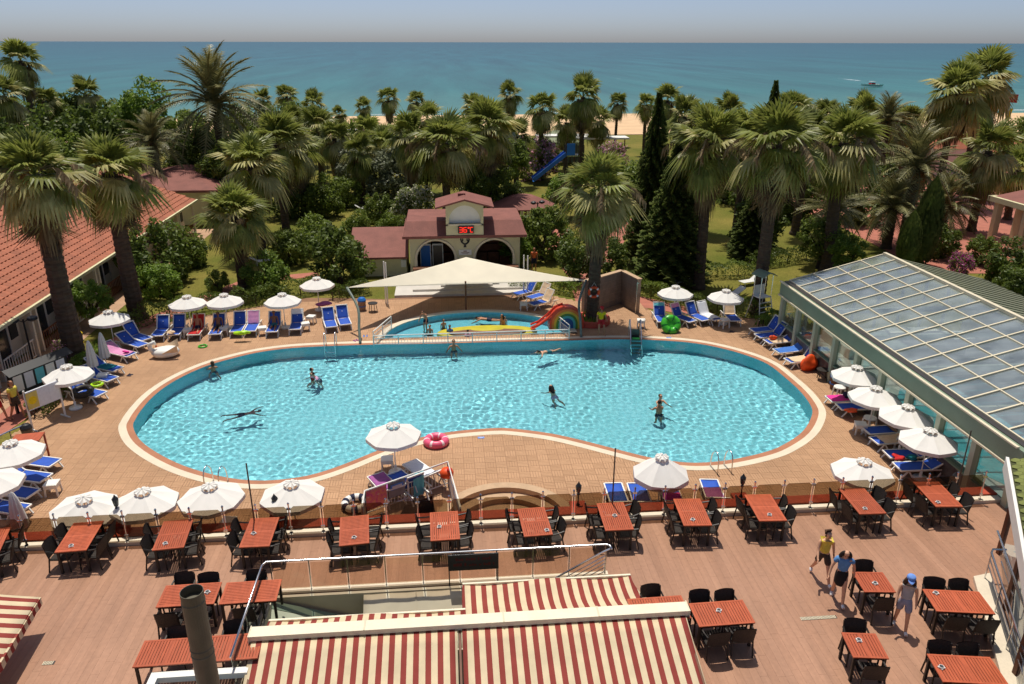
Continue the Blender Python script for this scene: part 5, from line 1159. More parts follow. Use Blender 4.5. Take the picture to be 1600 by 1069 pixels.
def fan_list(seed, n=56, dead=20):
    r = random.Random(seed); out = []
    for i in range(n):
        t = (i+.5)/n; az = i*2.39996+r.uniform(-.25, .25); el = R(86-136*t**.9+r.uniform(-20, 20)); L = (.84+.24*math.sin(math.pi*min(1, t*1.2)))*r.uniform(.72, 1.15)
        z0 = -.5*max(0, t-.25)
        k = 0 if t < .28 else 1 if t < .5 else 2
        if t > .38 and r.random() < .5: k = 4 if k == 1 else 5
        out.append((k, Matrix.Translation((0, 0, z0))@Matrix.Rotation(az, 4, 'Z')@Matrix.Rotation(-el, 4, 'Y')@Matrix.Rotation(r.uniform(-.5, .5), 4, 'X')@Matrix.Scale(L, 4)))
    for i in range(dead):
        az = i*2.39996+1+r.uniform(-.3, .3); el = R(-50-32*r.random()); out.append((6, Matrix.Translation((0, 0, r.uniform(-.75, -.2)))@Matrix.Rotation(az, 4, 'Z')@Matrix.Rotation(-el, 4, 'Y')@Matrix.Rotation(r.uniform(-1, 1), 4, 'X')@Matrix.Scale(r.uniform(.42, .72), 4)))
    return out
SRC = {0: (FANS[0], 0), 1: (FANS[1], 0), 2: (FANS[2], 0), 4: (FANS[1], 1), 5: (FANS[2], 1), 6: (FANS[3], 2)}
def merged(lst, src, name, mats):
    mb = MB()
    for k, mx in lst: f, mi = src[k]; mb.add([mx@Vector(v) for v in f.v], f.f, mi)
    return mb.mesh(name, mats)
CROWN_ME = [merged(fan_list(s, 52, 18), SRC, 'crown', ['fan_green', 'fan_yellow', 'fan_dead']) for s in (51, 52, 53)]
def skirt_mesh(seed):
    r = random.Random(seed); mb = MB()
    for i in range(420):
        a = r.uniform(0, 6.283); z0 = r.uniform(-.95, -.1); rad = .16+.14*(z0+.95)+r.uniform(0, .06); L = r.uniform(.25, .55); w_ = r.uniform(.02, .05); c, s = math.cos(a), math.sin(a); o_ = r.uniform(.00, .10)
        mb.add([(rad*c-w_*s, rad*s+w_*c, z0), (rad*c+w_*s, rad*s-w_*c, z0), ((rad+o_)*c, (rad+o_)*s, z0-L)], [(0,1,2)])
    return mb.mesh('dead_skirt', 'fan_dead')
SKIRT = [skirt_mesh(k) for k in range(3)]
def stalk_mesh(seed):
    r = random.Random(seed); mb = MB()
    for i in range(7):
        az = i*.9+r.uniform(-.3, .3); c, s = math.cos(az), math.sin(az); pts = [(.1*c, .1*s, .05), (.5*c, .5*s, .12), (.8*c, .8*s, -.12), (.95*c, .95*s, -.5)]; mb.tube(pts, [.012, .01, .008, .004], 3, caps=False)
        for j in range(46):
            t = r.uniform(.35, 1); x = .3+.65*t; z = .12-.62*max(0, t-.4)**1.3; L = r.uniform(.10, .24); b = r.uniform(-.12, .12)
            mb.add([(x*c, x*s, z), ((x+.03)*c-.03*s, (x+.03)*s+.03*c, z), ((x+.03)*c-b*s, (x+.03)*s+b*c, z-L)], [(0,1,2)])
    return mb.mesh('flower_stalk', 'fan_dead')
STALK = stalk_mesh(3)
def trunk(par, H, r0, r1, m='palm_bark', bend=0.0, name='trunk'):
    n = max(10, int(H/.16)); pts = []; rad = []
    for i in range(n+1):
        t = i/n; pts.append((bend*math.sin(t*2.2), bend*.5*math.sin(t*1.7), H*t)); rad.append((r0+(r1-r0)*min(1, t*1.0))*(1+.10*(i % 2))*(1+.35*max(0, .06-t)/.06))
    MB().tube(pts, rad, 10).build(name, m, par, smooth=False); return Vector(pts[-1])
def fan_palm(cx, cy, Y, Rr, lab, near=False, tr=.30, stalk=False):
    q = PY(cx, cy, Y); e = empty('fan_palm', (q.x, q.y, -.03), rz=pr.uniform(0, 6.28), label=lab, cat='palm tree', group='fan palms of the garden'); H = q.z+.03
    top = trunk(e, H-.1, tr*1.12, tr*.85, bend=pr.uniform(-.15, .15)); sd = pr.randrange(1000)
    def put(name, me, mx): o = ob(name, me, e); o.matrix_local = Matrix.Translation((top.x, top.y, H))@mx; return o
    Rr *= .94; S_ = Matrix.Scale(Rr, 4)
    if near:
        for k, mx in fan_list(sd, 60, 20): put('dead_frond' if k == 6 else 'frond', FAN_ME[k], S_@mx)
    else: put('crown', CROWN_ME[sd % 3], S_@Matrix.Rotation(pr.uniform(0, 6), 4, 'Z')@Matrix.Diagonal((.88, .88, pr.uniform(.95, 1.2), 1)))
    put('dead_skirt', SKIRT[sd % 3], S_@Matrix.Diagonal((1, 1, pr.uniform(.9, 1.5), 1)))
    if stalk: put('flower_stalk', STALK, S_@Matrix.Scale(1.3, 4))
FP = [(54,272,36.5,2.25,'nearest fan palm, at the left edge by the tiled roof',1,.42,1),(172,268,43,2.4,'second big fan palm from the left, beside the dappled parasol',1,.40,1),(365,335,48.5,2.2,'short fan palm behind the far left parasols',1,.28,0),
 (932,295,40.2,2.25,'straw tasselled fan palm behind the lifebuoy',1,.31,1),(1112,222,46,2.5,'fan palm standing right of the dark conifer',1,.31,1),(1215,222,41,2.55,'fan palm in front of the glazed house gable',1,.33,1),(1322,220,49,2.7,'fan palm right of the gable palm, leaning trunk',1,.36,1),
 (1165,212,58,2.5,'fan palm crown between the two palms behind the far right parasols',0,.30,1),(1262,212,60,2.6,'fan palm crown behind the pool house ridge',0,.3,0),(692,222,62,2.8,'full fan palm directly behind the snack bar tower, left',1,.3,1),(640,212,68,2.4,'fan palm with clear trunk left of the snack bar roof',0,.30,0),(765,198,66,2.8,'fan palm behind the snack bar tower, right',1,.3,0),
 (495,198,88,2.6,'fan palm with long skirt above the olive trees, left',0,.3,0),(432,222,64,2.8,'bushy fan palm behind the short one, upper',1,.3,0),(392,256,56,2.6,'bushy fan palm behind the short one, lower',1,.32,0),(468,235,70,2.4,'fan palm right of the bushy pair',0,.3,0),
 (796,148,105,1.95,'tall thin beach palm above the snack bar tower',0,.22,0),(846,168,88,2.2,'slim beach palm above the pink oleander',0,.25,0),(912,150,92,2.7,'tallest beach palm in the centre',0,.28,0),(885,190,96,2.3,'beach palm left of the tallest centre one',0,.26,0),(936,188,98,2.3,'beach palm right of the tallest centre one',0,.26,0),
 (963,160,118,1.9,'small thin beach palm against the sand',0,.2,0),(1043,155,100,2.3,'beach palm behind the tip of the dark conifer, right',0,.25,0),(1010,162,108,1.8,'beach palm behind the tip of the dark conifer, left',0,.22,0),(606,153,110,1.9,'far fan palm above the clear trunk palm',0,.22,0),(650,158,112,1.9,'far fan palm right of the clear trunk palm crown',0,.22,0),
 (572,208,84,2.2,'fan palm standing above the grey olive trees',0,.26,0),(446,150,112,2.0,'far fan palm left of the beach gap',0,.22,0),(488,163,108,2.0,'far fan palm just left of the sand gap',0,.22,0),(530,178,125,1.5,'tiny fan palm on the sand, left of two',0,.18,0),(568,168,125,1.7,'tiny fan palm on the sand, right of two',0,.18,0),(410,157,115,1.9,'far fan palm right of the big date palm',0,.22,0),
 (30,95,84,2.5,'tall fan palm against the sea at the far left',0,.26,0),(68,158,92,2.0,'fan palm right of the tall far left one',0,.24,0),(131,148,96,2.3,'fan palm left of the round green treetop',0,.24,0),(6,150,70,2.3,'fan palm cut by the left edge, above the nearest palm',0,.28,0),
 (1498,140,72,3.5,'left one of the tall shaggy twin palms on the right',1,.32,0),(1540,118,76,3.6,'right one of the tall shaggy twin palms',1,.32,0),(1545,232,60,2.7,'bright green fan palm below the shaggy twins',0,.3,0),(1592,262,64,2.3,'fan palm at the right edge',0,.28,0),(740,165,100,2.0,'far fan palm peeping left of the snack bar tower palm',0,.22,0),(1100,195,62,2.3,'fan palm behind the one right of the conifer',0,.28,0),(520,215,82,2.3,'fan palm left of the blue roofed playground',0,.26,0),(600,228,80,2.4,'fan palm right above the grey olive trees',0,.26,0),(735,210,80,2.4,'fan palm between the two snack bar tower palms',0,.26,0),(806,212,84,2.3,'fan palm right of the snack bar tower palms',0,.26,0),(668,185,92,2.4,'fan palm rising behind the full snack bar palm',0,.26,0),(560,238,76,2.2,'fan palm low among the grey olive trees',0,.26,0),(1068,180,86,2.5,'fan palm rising between conifer and right palms',0,.26,0),(1238,172,82,2.7,'fan palm rising behind the gable palm',0,.28,0),(1352,180,80,2.6,'fan palm rising right of the leaning palm',0,.28,0),(1290,178,90,2.5,'fan palm rising left of the leaning palm',0,.28,0),(1420,190,86,2.4,'fan palm behind the fruiting date palm',0,.28,0),(455,192,94,2.4,'fan palm rising behind the bushy pair',0,.26,0),(1140,175,92,2.5,'fan palm rising right of the conifer palm',0,.26,0)]
for a in FP: fan_palm(a[0], a[1], a[2], a[3], a[4], bool(a[5]), a[6], bool(a[7]))
# date palms
def date_frond(up, seed):
    r = random.Random(seed); mb = MB(); pts = []; n = 26
    for i in range(n+1): t = i/n; pts.append(Vector((t, 0, up*.25*math.sin(t*1.6)-(1-up*.6)*.75*t**2.3)))
    mb.tube(pts[::4]+[pts[-1]], [.016]*7+[.004]*(len(pts[::4])+1-7), 3, caps=False)
    for i in range(3, n+1):
        t = i/n; p = pts[i]; d = (pts[min(i+1, n)]-pts[i-1]).normalized(); L = .24*math.sin(math.pi*(.12+.83*t))+.03
        for s in (-1, 1):
            q = p+Vector((d.x*.6, s*.75, d.z*.6-.12+r.uniform(-.1, .18)))*L; w_ = .017
            mb.add([p-d*w_, p+d*w_, q], [(0,1,2)] if s > 0 else [(1,0,2)])
    return mb
DF = [date_frond(u, k) for k, u in enumerate((1.0, .6, .2))]; DF_ME = [f.mesh('frond', 'date_green') for f in DF]
def date_palm(cx, cy, Y, Rr, lab, fruit=False, n=54, tr=.33):
    q = PY(cx, cy, Y); e = empty('date_palm', (q.x, q.y, -.03), label=lab, cat='palm tree', group='date palms of the garden'); H = q.z+.03; trunk(e, H, tr*1.1, tr); r = random.Random(cx)
    for i in range(n):
        t = (i+.5)/n; el = R(82-112*t); k = 0 if t < .35 else 1 if t < .75 else 2
        o = ob('frond', DF_ME[k], e); o.matrix_local = Matrix.Translation((0, 0, H))@Matrix.Rotation(i*2.39996+r.uniform(-.2, .2), 4, 'Z')@Matrix.Rotation(-el+r.uniform(-.1, .1), 4, 'Y')@Matrix.Rotation(r.uniform(-.4, .4), 4, 'X')@Matrix.Scale(Rr*r.uniform(.85, 1.1), 4)
    if fruit:
        for j in range(5):
            mb = MB(); a = j*1.25; c = Vector((math.cos(a)*.55, math.sin(a)*.55, -.5))
            for k in range(110):
                p = c+Vector((r.gauss(0, .14), r.gauss(0, .14), r.uniform(-.5, .3))); mb.box(p.x-.03, p.x+.03, p.y-.03, p.y+.03, p.z-.04, p.z+.04)
            mb.build('date_cluster', 'date_fruit', e).location = (0, 0, H)
for a in ((335,165,76,5.3,'large date palm standing out against the sea on the left',0),(238,225,72,3.0,'smaller drooping date palm left of the large one',0),(1432,262,56,3.6,'date palm with orange fruit clusters on the right',1),(1386,190,76,2.9,'date palm half hidden behind the right fan palms',0),(1300,330,52,2.6,'low date palm behind the pool house gable, left',0),(1395,325,55,2.9,'low date palm behind the pool house ridge, middle',0),(1478,320,60,3.0,'date palm right of the cypress',0)): date_palm(*a)
# broadleaf crowns, unit radius, shared
def crown_mesh(seed, clumps=60, per=78, leaf=.075, flow=0.0):
    r = random.Random(seed); mb = MB()
    for i in range(clumps):
        while 1:
            p = Vector((r.uniform(-1, 1), r.uniform(-1, 1), r.uniform(-1, 1)))
            if .45 < p.length < .92: break
        cr = r.uniform(.17, .33)
        for j in range(per):
            d = Vector((r.gauss(0, 1), r.gauss(0, 1), r.gauss(0, 1))).normalized(); q = p+d*cr*r.uniform(.5, 1); L = leaf*r.uniform(.6, 1.2)
            n = (d*.6+Vector((r.gauss(0, .6), r.gauss(0, .6), r.gauss(0, .5)+.5))).normalized(); u = n.orthogonal().normalized(); u = Matrix.Rotation(r.uniform(0, 6.28), 3, n)@u; v = n.cross(u)*.55
            mb.add([q-u*L, q-v*L*.9, q+u*L, q+v*L*.9], [(0,1,2,3)], 1 if flow and r.random() < flow and q.length > .6 else 0)
    return mb
CM = [crown_mesh(k).mesh('crown', ['leaf_mid', 'leaf_mid']) for k in range(4)]; CF = [crown_mesh(20+k, flow=.5).mesh('crown', ['leaf_mid', 'flower_pink']) for k in range(2)]
def limbs(par, H, Rr, seed, m='bark'):
    r = random.Random(seed); mb = MB(); t0 = max(.05, H*.5); mb.tube([(0, 0, 0), (r.uniform(-.08, .08), r.uniform(-.08, .08), t0*.6), (0, 0, t0)], [Rr*.085+.03, Rr*.065+.02, Rr*.05+.02], 7)
    for k in range(5):
        a = k*1.26+r.uniform(-.3, .3); d = Vector((math.cos(a), math.sin(a), 0)); mb.tube([(0, 0, t0*.8), tuple(d*Rr*.3+Vector((0, 0, t0+(H-t0)*.5))), tuple(d*Rr*.62+Vector((0, 0, H+.15*Rr)))], [Rr*.045+.01, Rr*.03+.01, .01], 5)
    mb.build('trunk', m, par)
tn = 0
def tree(cx, cy, Y, Rr, m, lab, name='garden_tree', cat='tree', sq=1.0, flow=None, wide=1.0, group='leafy trees and bushes of the garden'):
    global tn; tn += 1
    q = PY(cx, cy, Y); z = max(q.z, Rr*sq*.8); e = empty(name, (q.x, q.y, -.03), label=lab, cat=cat, group=group)
    limbs(e, z, Rr, tn); o = ob('crown', (CF if flow else CM)[tn % (2 if flow else 4)], e); o.matrix_local = Matrix.Translation((0, 0, z))@Matrix.Rotation(tn*1.3, 4, 'Z')@Matrix.Diagonal((Rr*wide, Rr*wide, Rr*sq, 1))
    for k, mm in enumerate((m, flow or m)): o.material_slots[k].link = 'OBJECT'; o.material_slots[k].material = MATS[mm]
TR = [(240,398,50,2.4,'leaf_dark','dark orange tree beside the second big palm'),(292,395,54,1.5,'leaf_mid','small tree right of the dark orange tree'),(248,440,47,1.25,'leaf_bright','leafy rose arch on the lawn behind the far left loungers'),(140,468,42,1.15,'leaf_bright','flowering climber arch beside the bungalow porch'),(338,440,48,.8,'leaf_mid','slender climber on a post left of the short palm'),(415,446,47.5,1.5,'leaf_bright','bright green round bush behind the third far parasol'),(452,395,54,1.5,'leaf_mid','leafy tree left of the dark laurel'),
 (528,405,49,2.2,'leaf_dark','dark laurel tree left of the service wing'),(490,375,57,1.7,'leaf_mid','tree behind the dark laurel'),(500,312,70,2.2,'leaf_mid','round tree above the laurel on the lawn'),(560,268,80,2.6,'leaf_olive','grey olive tree, left of two'),(615,272,76,2.8,'leaf_olive','grey olive tree, right of two'),(592,328,66,1.5,'leaf_mid','clipped arch bush below the olive trees'),(560,350,62,1.2,'leaf_mid','low bush above the service wing, left'),(610,355,60,1.2,'leaf_mid','low bush above the service wing, right'),
 (848,365,54,2.1,'leaf_mid','spreading tree right of the snack bar'),(805,385,52,1.2,'leaf_bright','bush at the right corner of the snack bar'),(905,398,48,1.6,'leaf_dark','tree left of the tasselled palm trunk'),(952,400,49,1.4,'leaf_dark','tree right of the tasselled palm trunk'),(880,300,68,1.8,'leaf_bright','banana like clump below the water slide'),(785,292,66,1.8,'leaf_mid','bush behind the snack bar tower, right'),(742,285,64,1.4,'leaf_dark','bush behind the snack bar tower, left'),
 (1180,380,56,2.2,'leaf_dark','dark tree between the two near right palms'),(1240,318,66,3.0,'leaf_dark','dark tree behind the gable palm'),(1335,330,64,2.8,'leaf_dark','dark tree behind the leaning palm'),(1150,300,74,3.0,'leaf_dark','dark tree behind the conifer on the right'),(1285,368,50,1.6,'leaf_mid','bright bush at the pool house gable, upper'),(1325,392,47,1.2,'leaf_bright','bright bush at the pool house gable, lower'),(1400,300,70,2.8,'leaf_dark','dark tree behind the fruiting date palm'),
 (1575,405,46,1.6,'leaf_dark','dark shrub beside the metal roof, upper'),(1590,445,41,1.3,'leaf_dark','dark shrub beside the metal roof, lower'),(1535,400,50,1.2,'leaf_mid','shrub right of the bougainvillea'),(1465,385,52,1.5,'leaf_mid','shrub beside the cypress foot'),
 (225,172,86,3.3,'leaf_bright','round bright treetop against the sea on the left'),(188,195,90,3.0,'leaf_mid','tree left of the round bright treetop'),(95,200,94,4.0,'leaf_mid','broad tree at the far left shore'),(150,222,80,3.6,'leaf_dark','dark tree behind the second big palm'),(60,222,78,3.6,'leaf_dark','dark tree behind the nearest palm'),(292,215,84,3.0,'leaf_mid','tree left of the big date palm trunk'),(300,245,77,2.6,'leaf_dark','dark shrub below the big date palm'),(372,205,90,3.0,'leaf_mid','tree right of the big date palm trunk'),(405,195,96,3.0,'leaf_olive','pale tree behind the bushy palm pair'),(445,195,99,3.0,'leaf_mid','tree in front of the far fan palms, left'),(482,200,101,2.6,'leaf_dark','tree in front of the far fan palms, right'),
 (450,300,70,2.4,'leaf_dark','dark tree below the bushy palm pair'),(720,250,76,2.8,'leaf_dark','dark tree between the two snack bar palms'),(792,250,79,2.4,'leaf_mid','tree below the tall thin beach palm'),(665,255,80,2.4,'leaf_mid','tree right of the olive trees'),(960,292,72,2.6,'leaf_mid','tree behind the tasselled palm'),(1070,275,78,2.8,'leaf_mid','tree between conifer and right palms'),(1130,252,92,3.4,'leaf_dark','tree behind the right palms, first from left'),(1200,245,92,3.4,'leaf_mid','tree behind the right palms, second from left'),(1262,245,90,3.4,'leaf_dark','tree behind the right palms, third from left'),(1322,262,86,3.2,'leaf_mid','tree behind the right palms, fourth from left'),(1402,245,92,3.2,'leaf_dark','tree below the white sun shades'),(1450,240,90,2.8,'leaf_mid','tree left of the shaggy twin palms'),(1590,215,88,2.6,'leaf_mid','tree at the right edge below the flag'),(350,260,72,2.4,'leaf_mid','tree left of the lower bushy palm'),(540,300,74,1.6,'leaf_mid','small tree on the sunny lawn'),(1010,300,74,2.6,'leaf_dark','dark tree behind the conifers'),(20,250,64,3.2,'leaf_dark','dark tree behind the bungalow roof at the left edge'),(110,260,70,3.0,'leaf_mid','tree above the bungalow ridge'),(1180,335,70,2.6,'leaf_dark','deep shaded tree behind the gable palm trunk'),(1290,300,74,3.0,'leaf_dark','deep shaded tree behind the pool house')]
for k, x in enumerate((1085, 1125, 1170, 1215, 1262, 1310, 1358, 1405)): TR.append((x, 206+(k*7) % 9, 114+(k*5) % 8, 3.3, ('leaf_mid', 'leaf_dark', 'leaf_olive')[k % 3], '%s treetop from the left along the beach on the right' % NTH[k]))
for k, x in enumerate((560, 620, 720, 780)): TR.append((x, 214, 118, 2.6, 'leaf_mid', '%s low treetop from the left along the beach behind the snack bar' % NTH[k]))
for a in TR: tree(*a)
for a in ((840,250,88,2.7,'leaf_mid','pink flowering oleander in front of the beach marquee',  'flower_pink'),(955,262,92,2.2,'leaf_mid','pink flowering oleander right of the canopy','flower_pink'),(650,325,63,1.9,'leaf_mid','white flowering oleander behind the snack bar wing','flower_white'),(580,210,108,1.8,'leaf_dark','pinkish shrub at the beach gap','flower_pink'),(1500,412,47,.9,'leaf_mid','magenta bougainvillea by the metal roof','flower_magenta'),(105,548,36.5,.7,'leaf_mid','pink flowering shrub behind the notice boards','flower_pink')):
    tree(a[0], a[1], a[2], a[3], a[4], a[5], 'flowering_shrub', 'shrub', flow=a[6])
# conifers and cypresses
def conifer_mesh():
    r = random.Random(5); mb = MB(); n = 34
    for i in range(n):
        t = i/(n-1); z = .06+.92*t; Rw = (1-t)**.8*.98+.03; k_ = 10 if t < .8 else 6
        for k in range(k_):
            a = 2*math.pi*(k+r.random()*.6)/k_+i*.5; c, s = math.cos(a), math.sin(a); L = Rw*r.uniform(.75, 1.05)
            for j in range(13):
                u = (j+1)/13; p = Vector((c*L*u, s*L*u, z+.03*u-.05*u*u)); b = .22*(1.05-u*.6)*max(.35, Rw)
                for sd in (-1, 1):
                    q = p+Vector((c*.07-s*b*sd, s*.07+c*b*sd, r.uniform(-.02, .012))); mb.add([p, p+Vector((c*.11*Rw+c*.03, s*.11*Rw+s*.03, .004)), q, p+Vector((0, 0, -.018))], [(0,1,2), (0,2,3)])
    mb.lathe([(.36, .05), (.28, .3), (.16, .6), (.03, .95)], 9)
    return mb.mesh('foliage', 'conifer')
CON = conifer_mesh()
for k, (bx_, by_, ty, w_, lab) in enumerate(((1012, 412, 140, 2.1, 'tall dark conifer with a slender tip left of the right palms'), (1044, 440, 220, 2.7, 'broad dark conifer in front of the slender tipped one'), (1188, 330, 122, 2.2, 'tiered conifer tip showing above the right palms'), (1170, 400, 280, 1.8, 'shaded conifer between the right palm trunks'))):
    q = P(bx_, by_); H = PY(bx_, ty, q.y).z; e = empty('conifer_tree', (q.x, q.y, -.03), label=lab, cat='tree', group='conifers of the garden'); o = ob('foliage', CON, e); o.scale = (w_, w_, H)
    MB().tube([(0, 0, 0), (0, 0, H*.95)], [.22, .03], 8).build('trunk', 'bark', e)
def cyp_mesh():
    r = random.Random(9); mb = MB()
    for i in range(3600):
        z = r.random()**.9; rad = (math.sin(math.pi*min(1, .12+.9*z))**.6)*r.uniform(.75, 1.05); a = r.uniform(0, 6.283); c, s = math.cos(a), math.sin(a); L = r.uniform(.03, .07); w_ = r.uniform(.08, .16)
        mb.add([(rad*c-w_*s, rad*s+w_*c, z), (rad*c+w_*s, rad*s-w_*c, z), (rad*c*1.02, rad*s*1.02, z+L)], [(0,1,2)])
    mb.lathe([(.05, .02), (.75, .12), (.85, .45), (.6, .75), (0, .97)], 12); return mb.mesh('foliage', 'conifer')
CYP = cyp_mesh()
for bx_, by_, ty, w_, lab in ((1437, 412, 278, .95, 'dark cypress column behind the pool house ridge'), (1412, 420, 330, .75, 'shorter cypress beside the dark column'), (750, 330, 240, .85, 'dark cypress column behind the snack bar palms')):
    q = P(bx_, by_); H = PY(bx_, ty, q.y).z; e = empty('cypress_tree', (q.x, q.y, -.03), label=lab, cat='tree', group='cypresses of the garden'); o = ob('foliage', CYP, e); o.scale = (w_, w_, H-.2); o.location.z = .2; MB().tube([(0, 0, 0), (0, 0, H*.5)], [.12, .06], 7).build('trunk', 'bark', e)
# hedges
def hedge(pts, h, wd, m, lab, dens=520):
    W = [P(*p) for p in pts]; W = [p.to_2d() for p in catmull(W, 6, False)]; r = random.Random(int(W[0].x*10)); mb = MB(); o = Vector((W[0].x, W[0].y, 0))
    for a, b in zip(W, W[1:]):
        L = (b-a).length; d = (b-a)/max(L, .01); nn = Vector((-d.y, d.x))
        for k in range(int(L*dens)):
            p = a+d*r.uniform(0, L); t = r.random(); lump = 1+.16*math.sin(p.x*3.1+p.y*2.3)+.1*math.sin(p.x*7)
            if t < .5: off = nn*r.uniform(-1, 1)*wd/2; z = h*lump+r.gauss(0, .04)
            else: off = nn*(wd/2*(1 if t < .75 else -1)*r.uniform(.85, 1.05)); z = r.uniform(.02, h*lump)
            q = Vector((p.x+off.x, p.y+off.y, z)); n = Vector((r.gauss(0, .6)+off.x, r.gauss(0, .6)+off.y, r.gauss(.5, .5))).normalized(); u = Matrix.Rotation(r.uniform(0, 6.28), 3, n)@n.orthogonal().normalized(); v = n.cross(u)*.6; s = r.uniform(.035, .075)
            mb.add([q-u*s-o, q-v*s-o, q+u*s-o, q+v*s-o], [(0,1,2,3)])
    e = empty('hedge', o, label=lab, cat='hedge', group='hedges round the deck'); mb.build('foliage', m, e)
    st = MB()
    for a, b in zip(W[::3], W[1::3]): st.tube([(a.x-o.x, a.y-o.y, -.03), (a.x-o.x, a.y-o.y, h*.7)], .03, 5)
    st.build('stems', 'bark', e); return e
hedge([(200,517),(240,503),(300,493),(400,476),(470,462),(500,455)], .95, .9, 'leaf_dark', 'low dark hedge behind the far left lounger row')
hedge([(520,470),(545,462),(580,458)], .8, .8, 'leaf_dark', 'short hedge behind the curved sail post')
hedge([(795,450),(850,452),(905,462)], .7, .8, 'leaf_bright', 'light green hedge behind the rainbow slide')
hedge([(1000,458),(1040,472),(1090,484),(1150,490),(1200,497)], .85, .8, 'leaf_mid', 'hedge behind the far right loungers')
hedge([(1040,425),(1075,430),(1120,432),(1180,430)], .9, 1.0, 'leaf_dark', 'dark hedge on the lawn behind the far right parasols')
hedge([(55,655),(80,632),(100,612),(118,596)], .7, .7, 'leaf_mid', 'hedge below the notice boards on the left')
hedge([(118,592),(140,570),(165,550)], .6, .6, 'leaf_bright', 'low hedge behind the folded parasols')
hedge([(430,400),(520,392),(540,388)], .8, 1.0, 'leaf_mid', 'clipped hedge on the lawn left of the service wing')
hedge([(560,345),(600,348),(640,345)], .9, 1.0, 'leaf_mid', 'clipped hedge behind the service wing')
hedge([(1170,420),(1230,410),(1280,405)], .9, 1.0, 'leaf_dark', 'dark hedge behind the pool house gable')
hedge([(880,420),(900,410),(915,400)], .7, .7, 'leaf_mid', 'short hedge beside the red garden path')
hedge([(1185,512),(1200,506),(1215,500)], .6, .6, 'leaf_bright', 'small leafy border beside the lifeguard chair')
# ------------------------------------------------------------------ people
SK = {k: mat('skin_'+k, S(*c), .55, .05, 20) for k, c in (('light', (214,164,132)), ('tan', (184,128,94)), ('dark', (140,92,66)))}
for k, c in (('hair_dark', (34,26,22)), ('hair_brown', (84,56,38)), ('cloth_blue', (92,142,196)), ('cloth_black', (24,22,24)), ('cloth_yellow', (224,206,84)), ('cloth_brown', (70,56,48)), ('cloth_grey', (176,176,178)), ('shoe_white', (236,236,236)), ('cloth_red', (196,44,44)), ('cloth_guard', (240,206,20)), ('cloth_orange', (226,112,60)), ('cloth_lilac', (206,160,190)), ('cloth_teal', (40,110,120)), ('cloth_navy', (30,36,62)), ('cap_blue', (110,150,220)), ('cloth_striped', (150,152,170)), ('lip', (150,70,64))): mat(k, S(*c), .8, .1, 14)
BATCH = []
def skel(joints, edges, rad, mats, name, parent, post=None):
    ks = list(joints); me = bpy.data.meshes.new(name); me.from_pydata([joints[k] for k in ks], [(ks.index(a), ks.index(b)) for a, b in edges], []); o = bpy.data.objects.new(name, me); COL.objects.link(o)
    md = o.modifiers.new('Skin', 'SKIN'); md.use_smooth_shade = True; md.branch_smoothing = .3
    for i, k in enumerate(ks):
        r = rad[k]; r = r if isinstance(r, tuple) else (r, r); me.skin_vertices[0].data[i].radius = r; me.skin_vertices[0].data[i].use_root = (i == 0)
    ss = o.modifiers.new('Sub', 'SUBSURF'); ss.levels = 1; ss.render_levels = 1
    BATCH.append((o, name, mats, parent, post))
BR = dict(pelvis=(.15,.11), waist=(.12,.088), chest=(.15,.105), nb=(.07,.065), neck=.05, h1=(.066,.075), h2=(.078,.092), h3=(.055,.065), shL=.058, shR=.058, elL=.04, elR=.04, wrL=.028, wrR=.028, haL=(.036,.02), haR=(.036,.02), hiL=.088, hiR=.088, knL=.056, knR=.056, anL=.038, anR=.038, toL=(.036,.028), toR=(.036,.028), mtL=.075, mtR=.075, maL=.046, maR=.046, nose=.014)
BE = [('pelvis','waist'),('waist','chest'),('chest','nb'),('nb','neck'),('neck','h1'),('h1','h2'),('h2','h3')]
for s in 'LR': BE += [('chest','sh'+s),('sh'+s,'ma'+s),('ma'+s,'el'+s),('el'+s,'wr'+s),('wr'+s,'ha'+s),('pelvis','hi'+s),('hi'+s,'mt'+s),('mt'+s,'kn'+s),('kn'+s,'an'+s),('an'+s,'to'+s)]
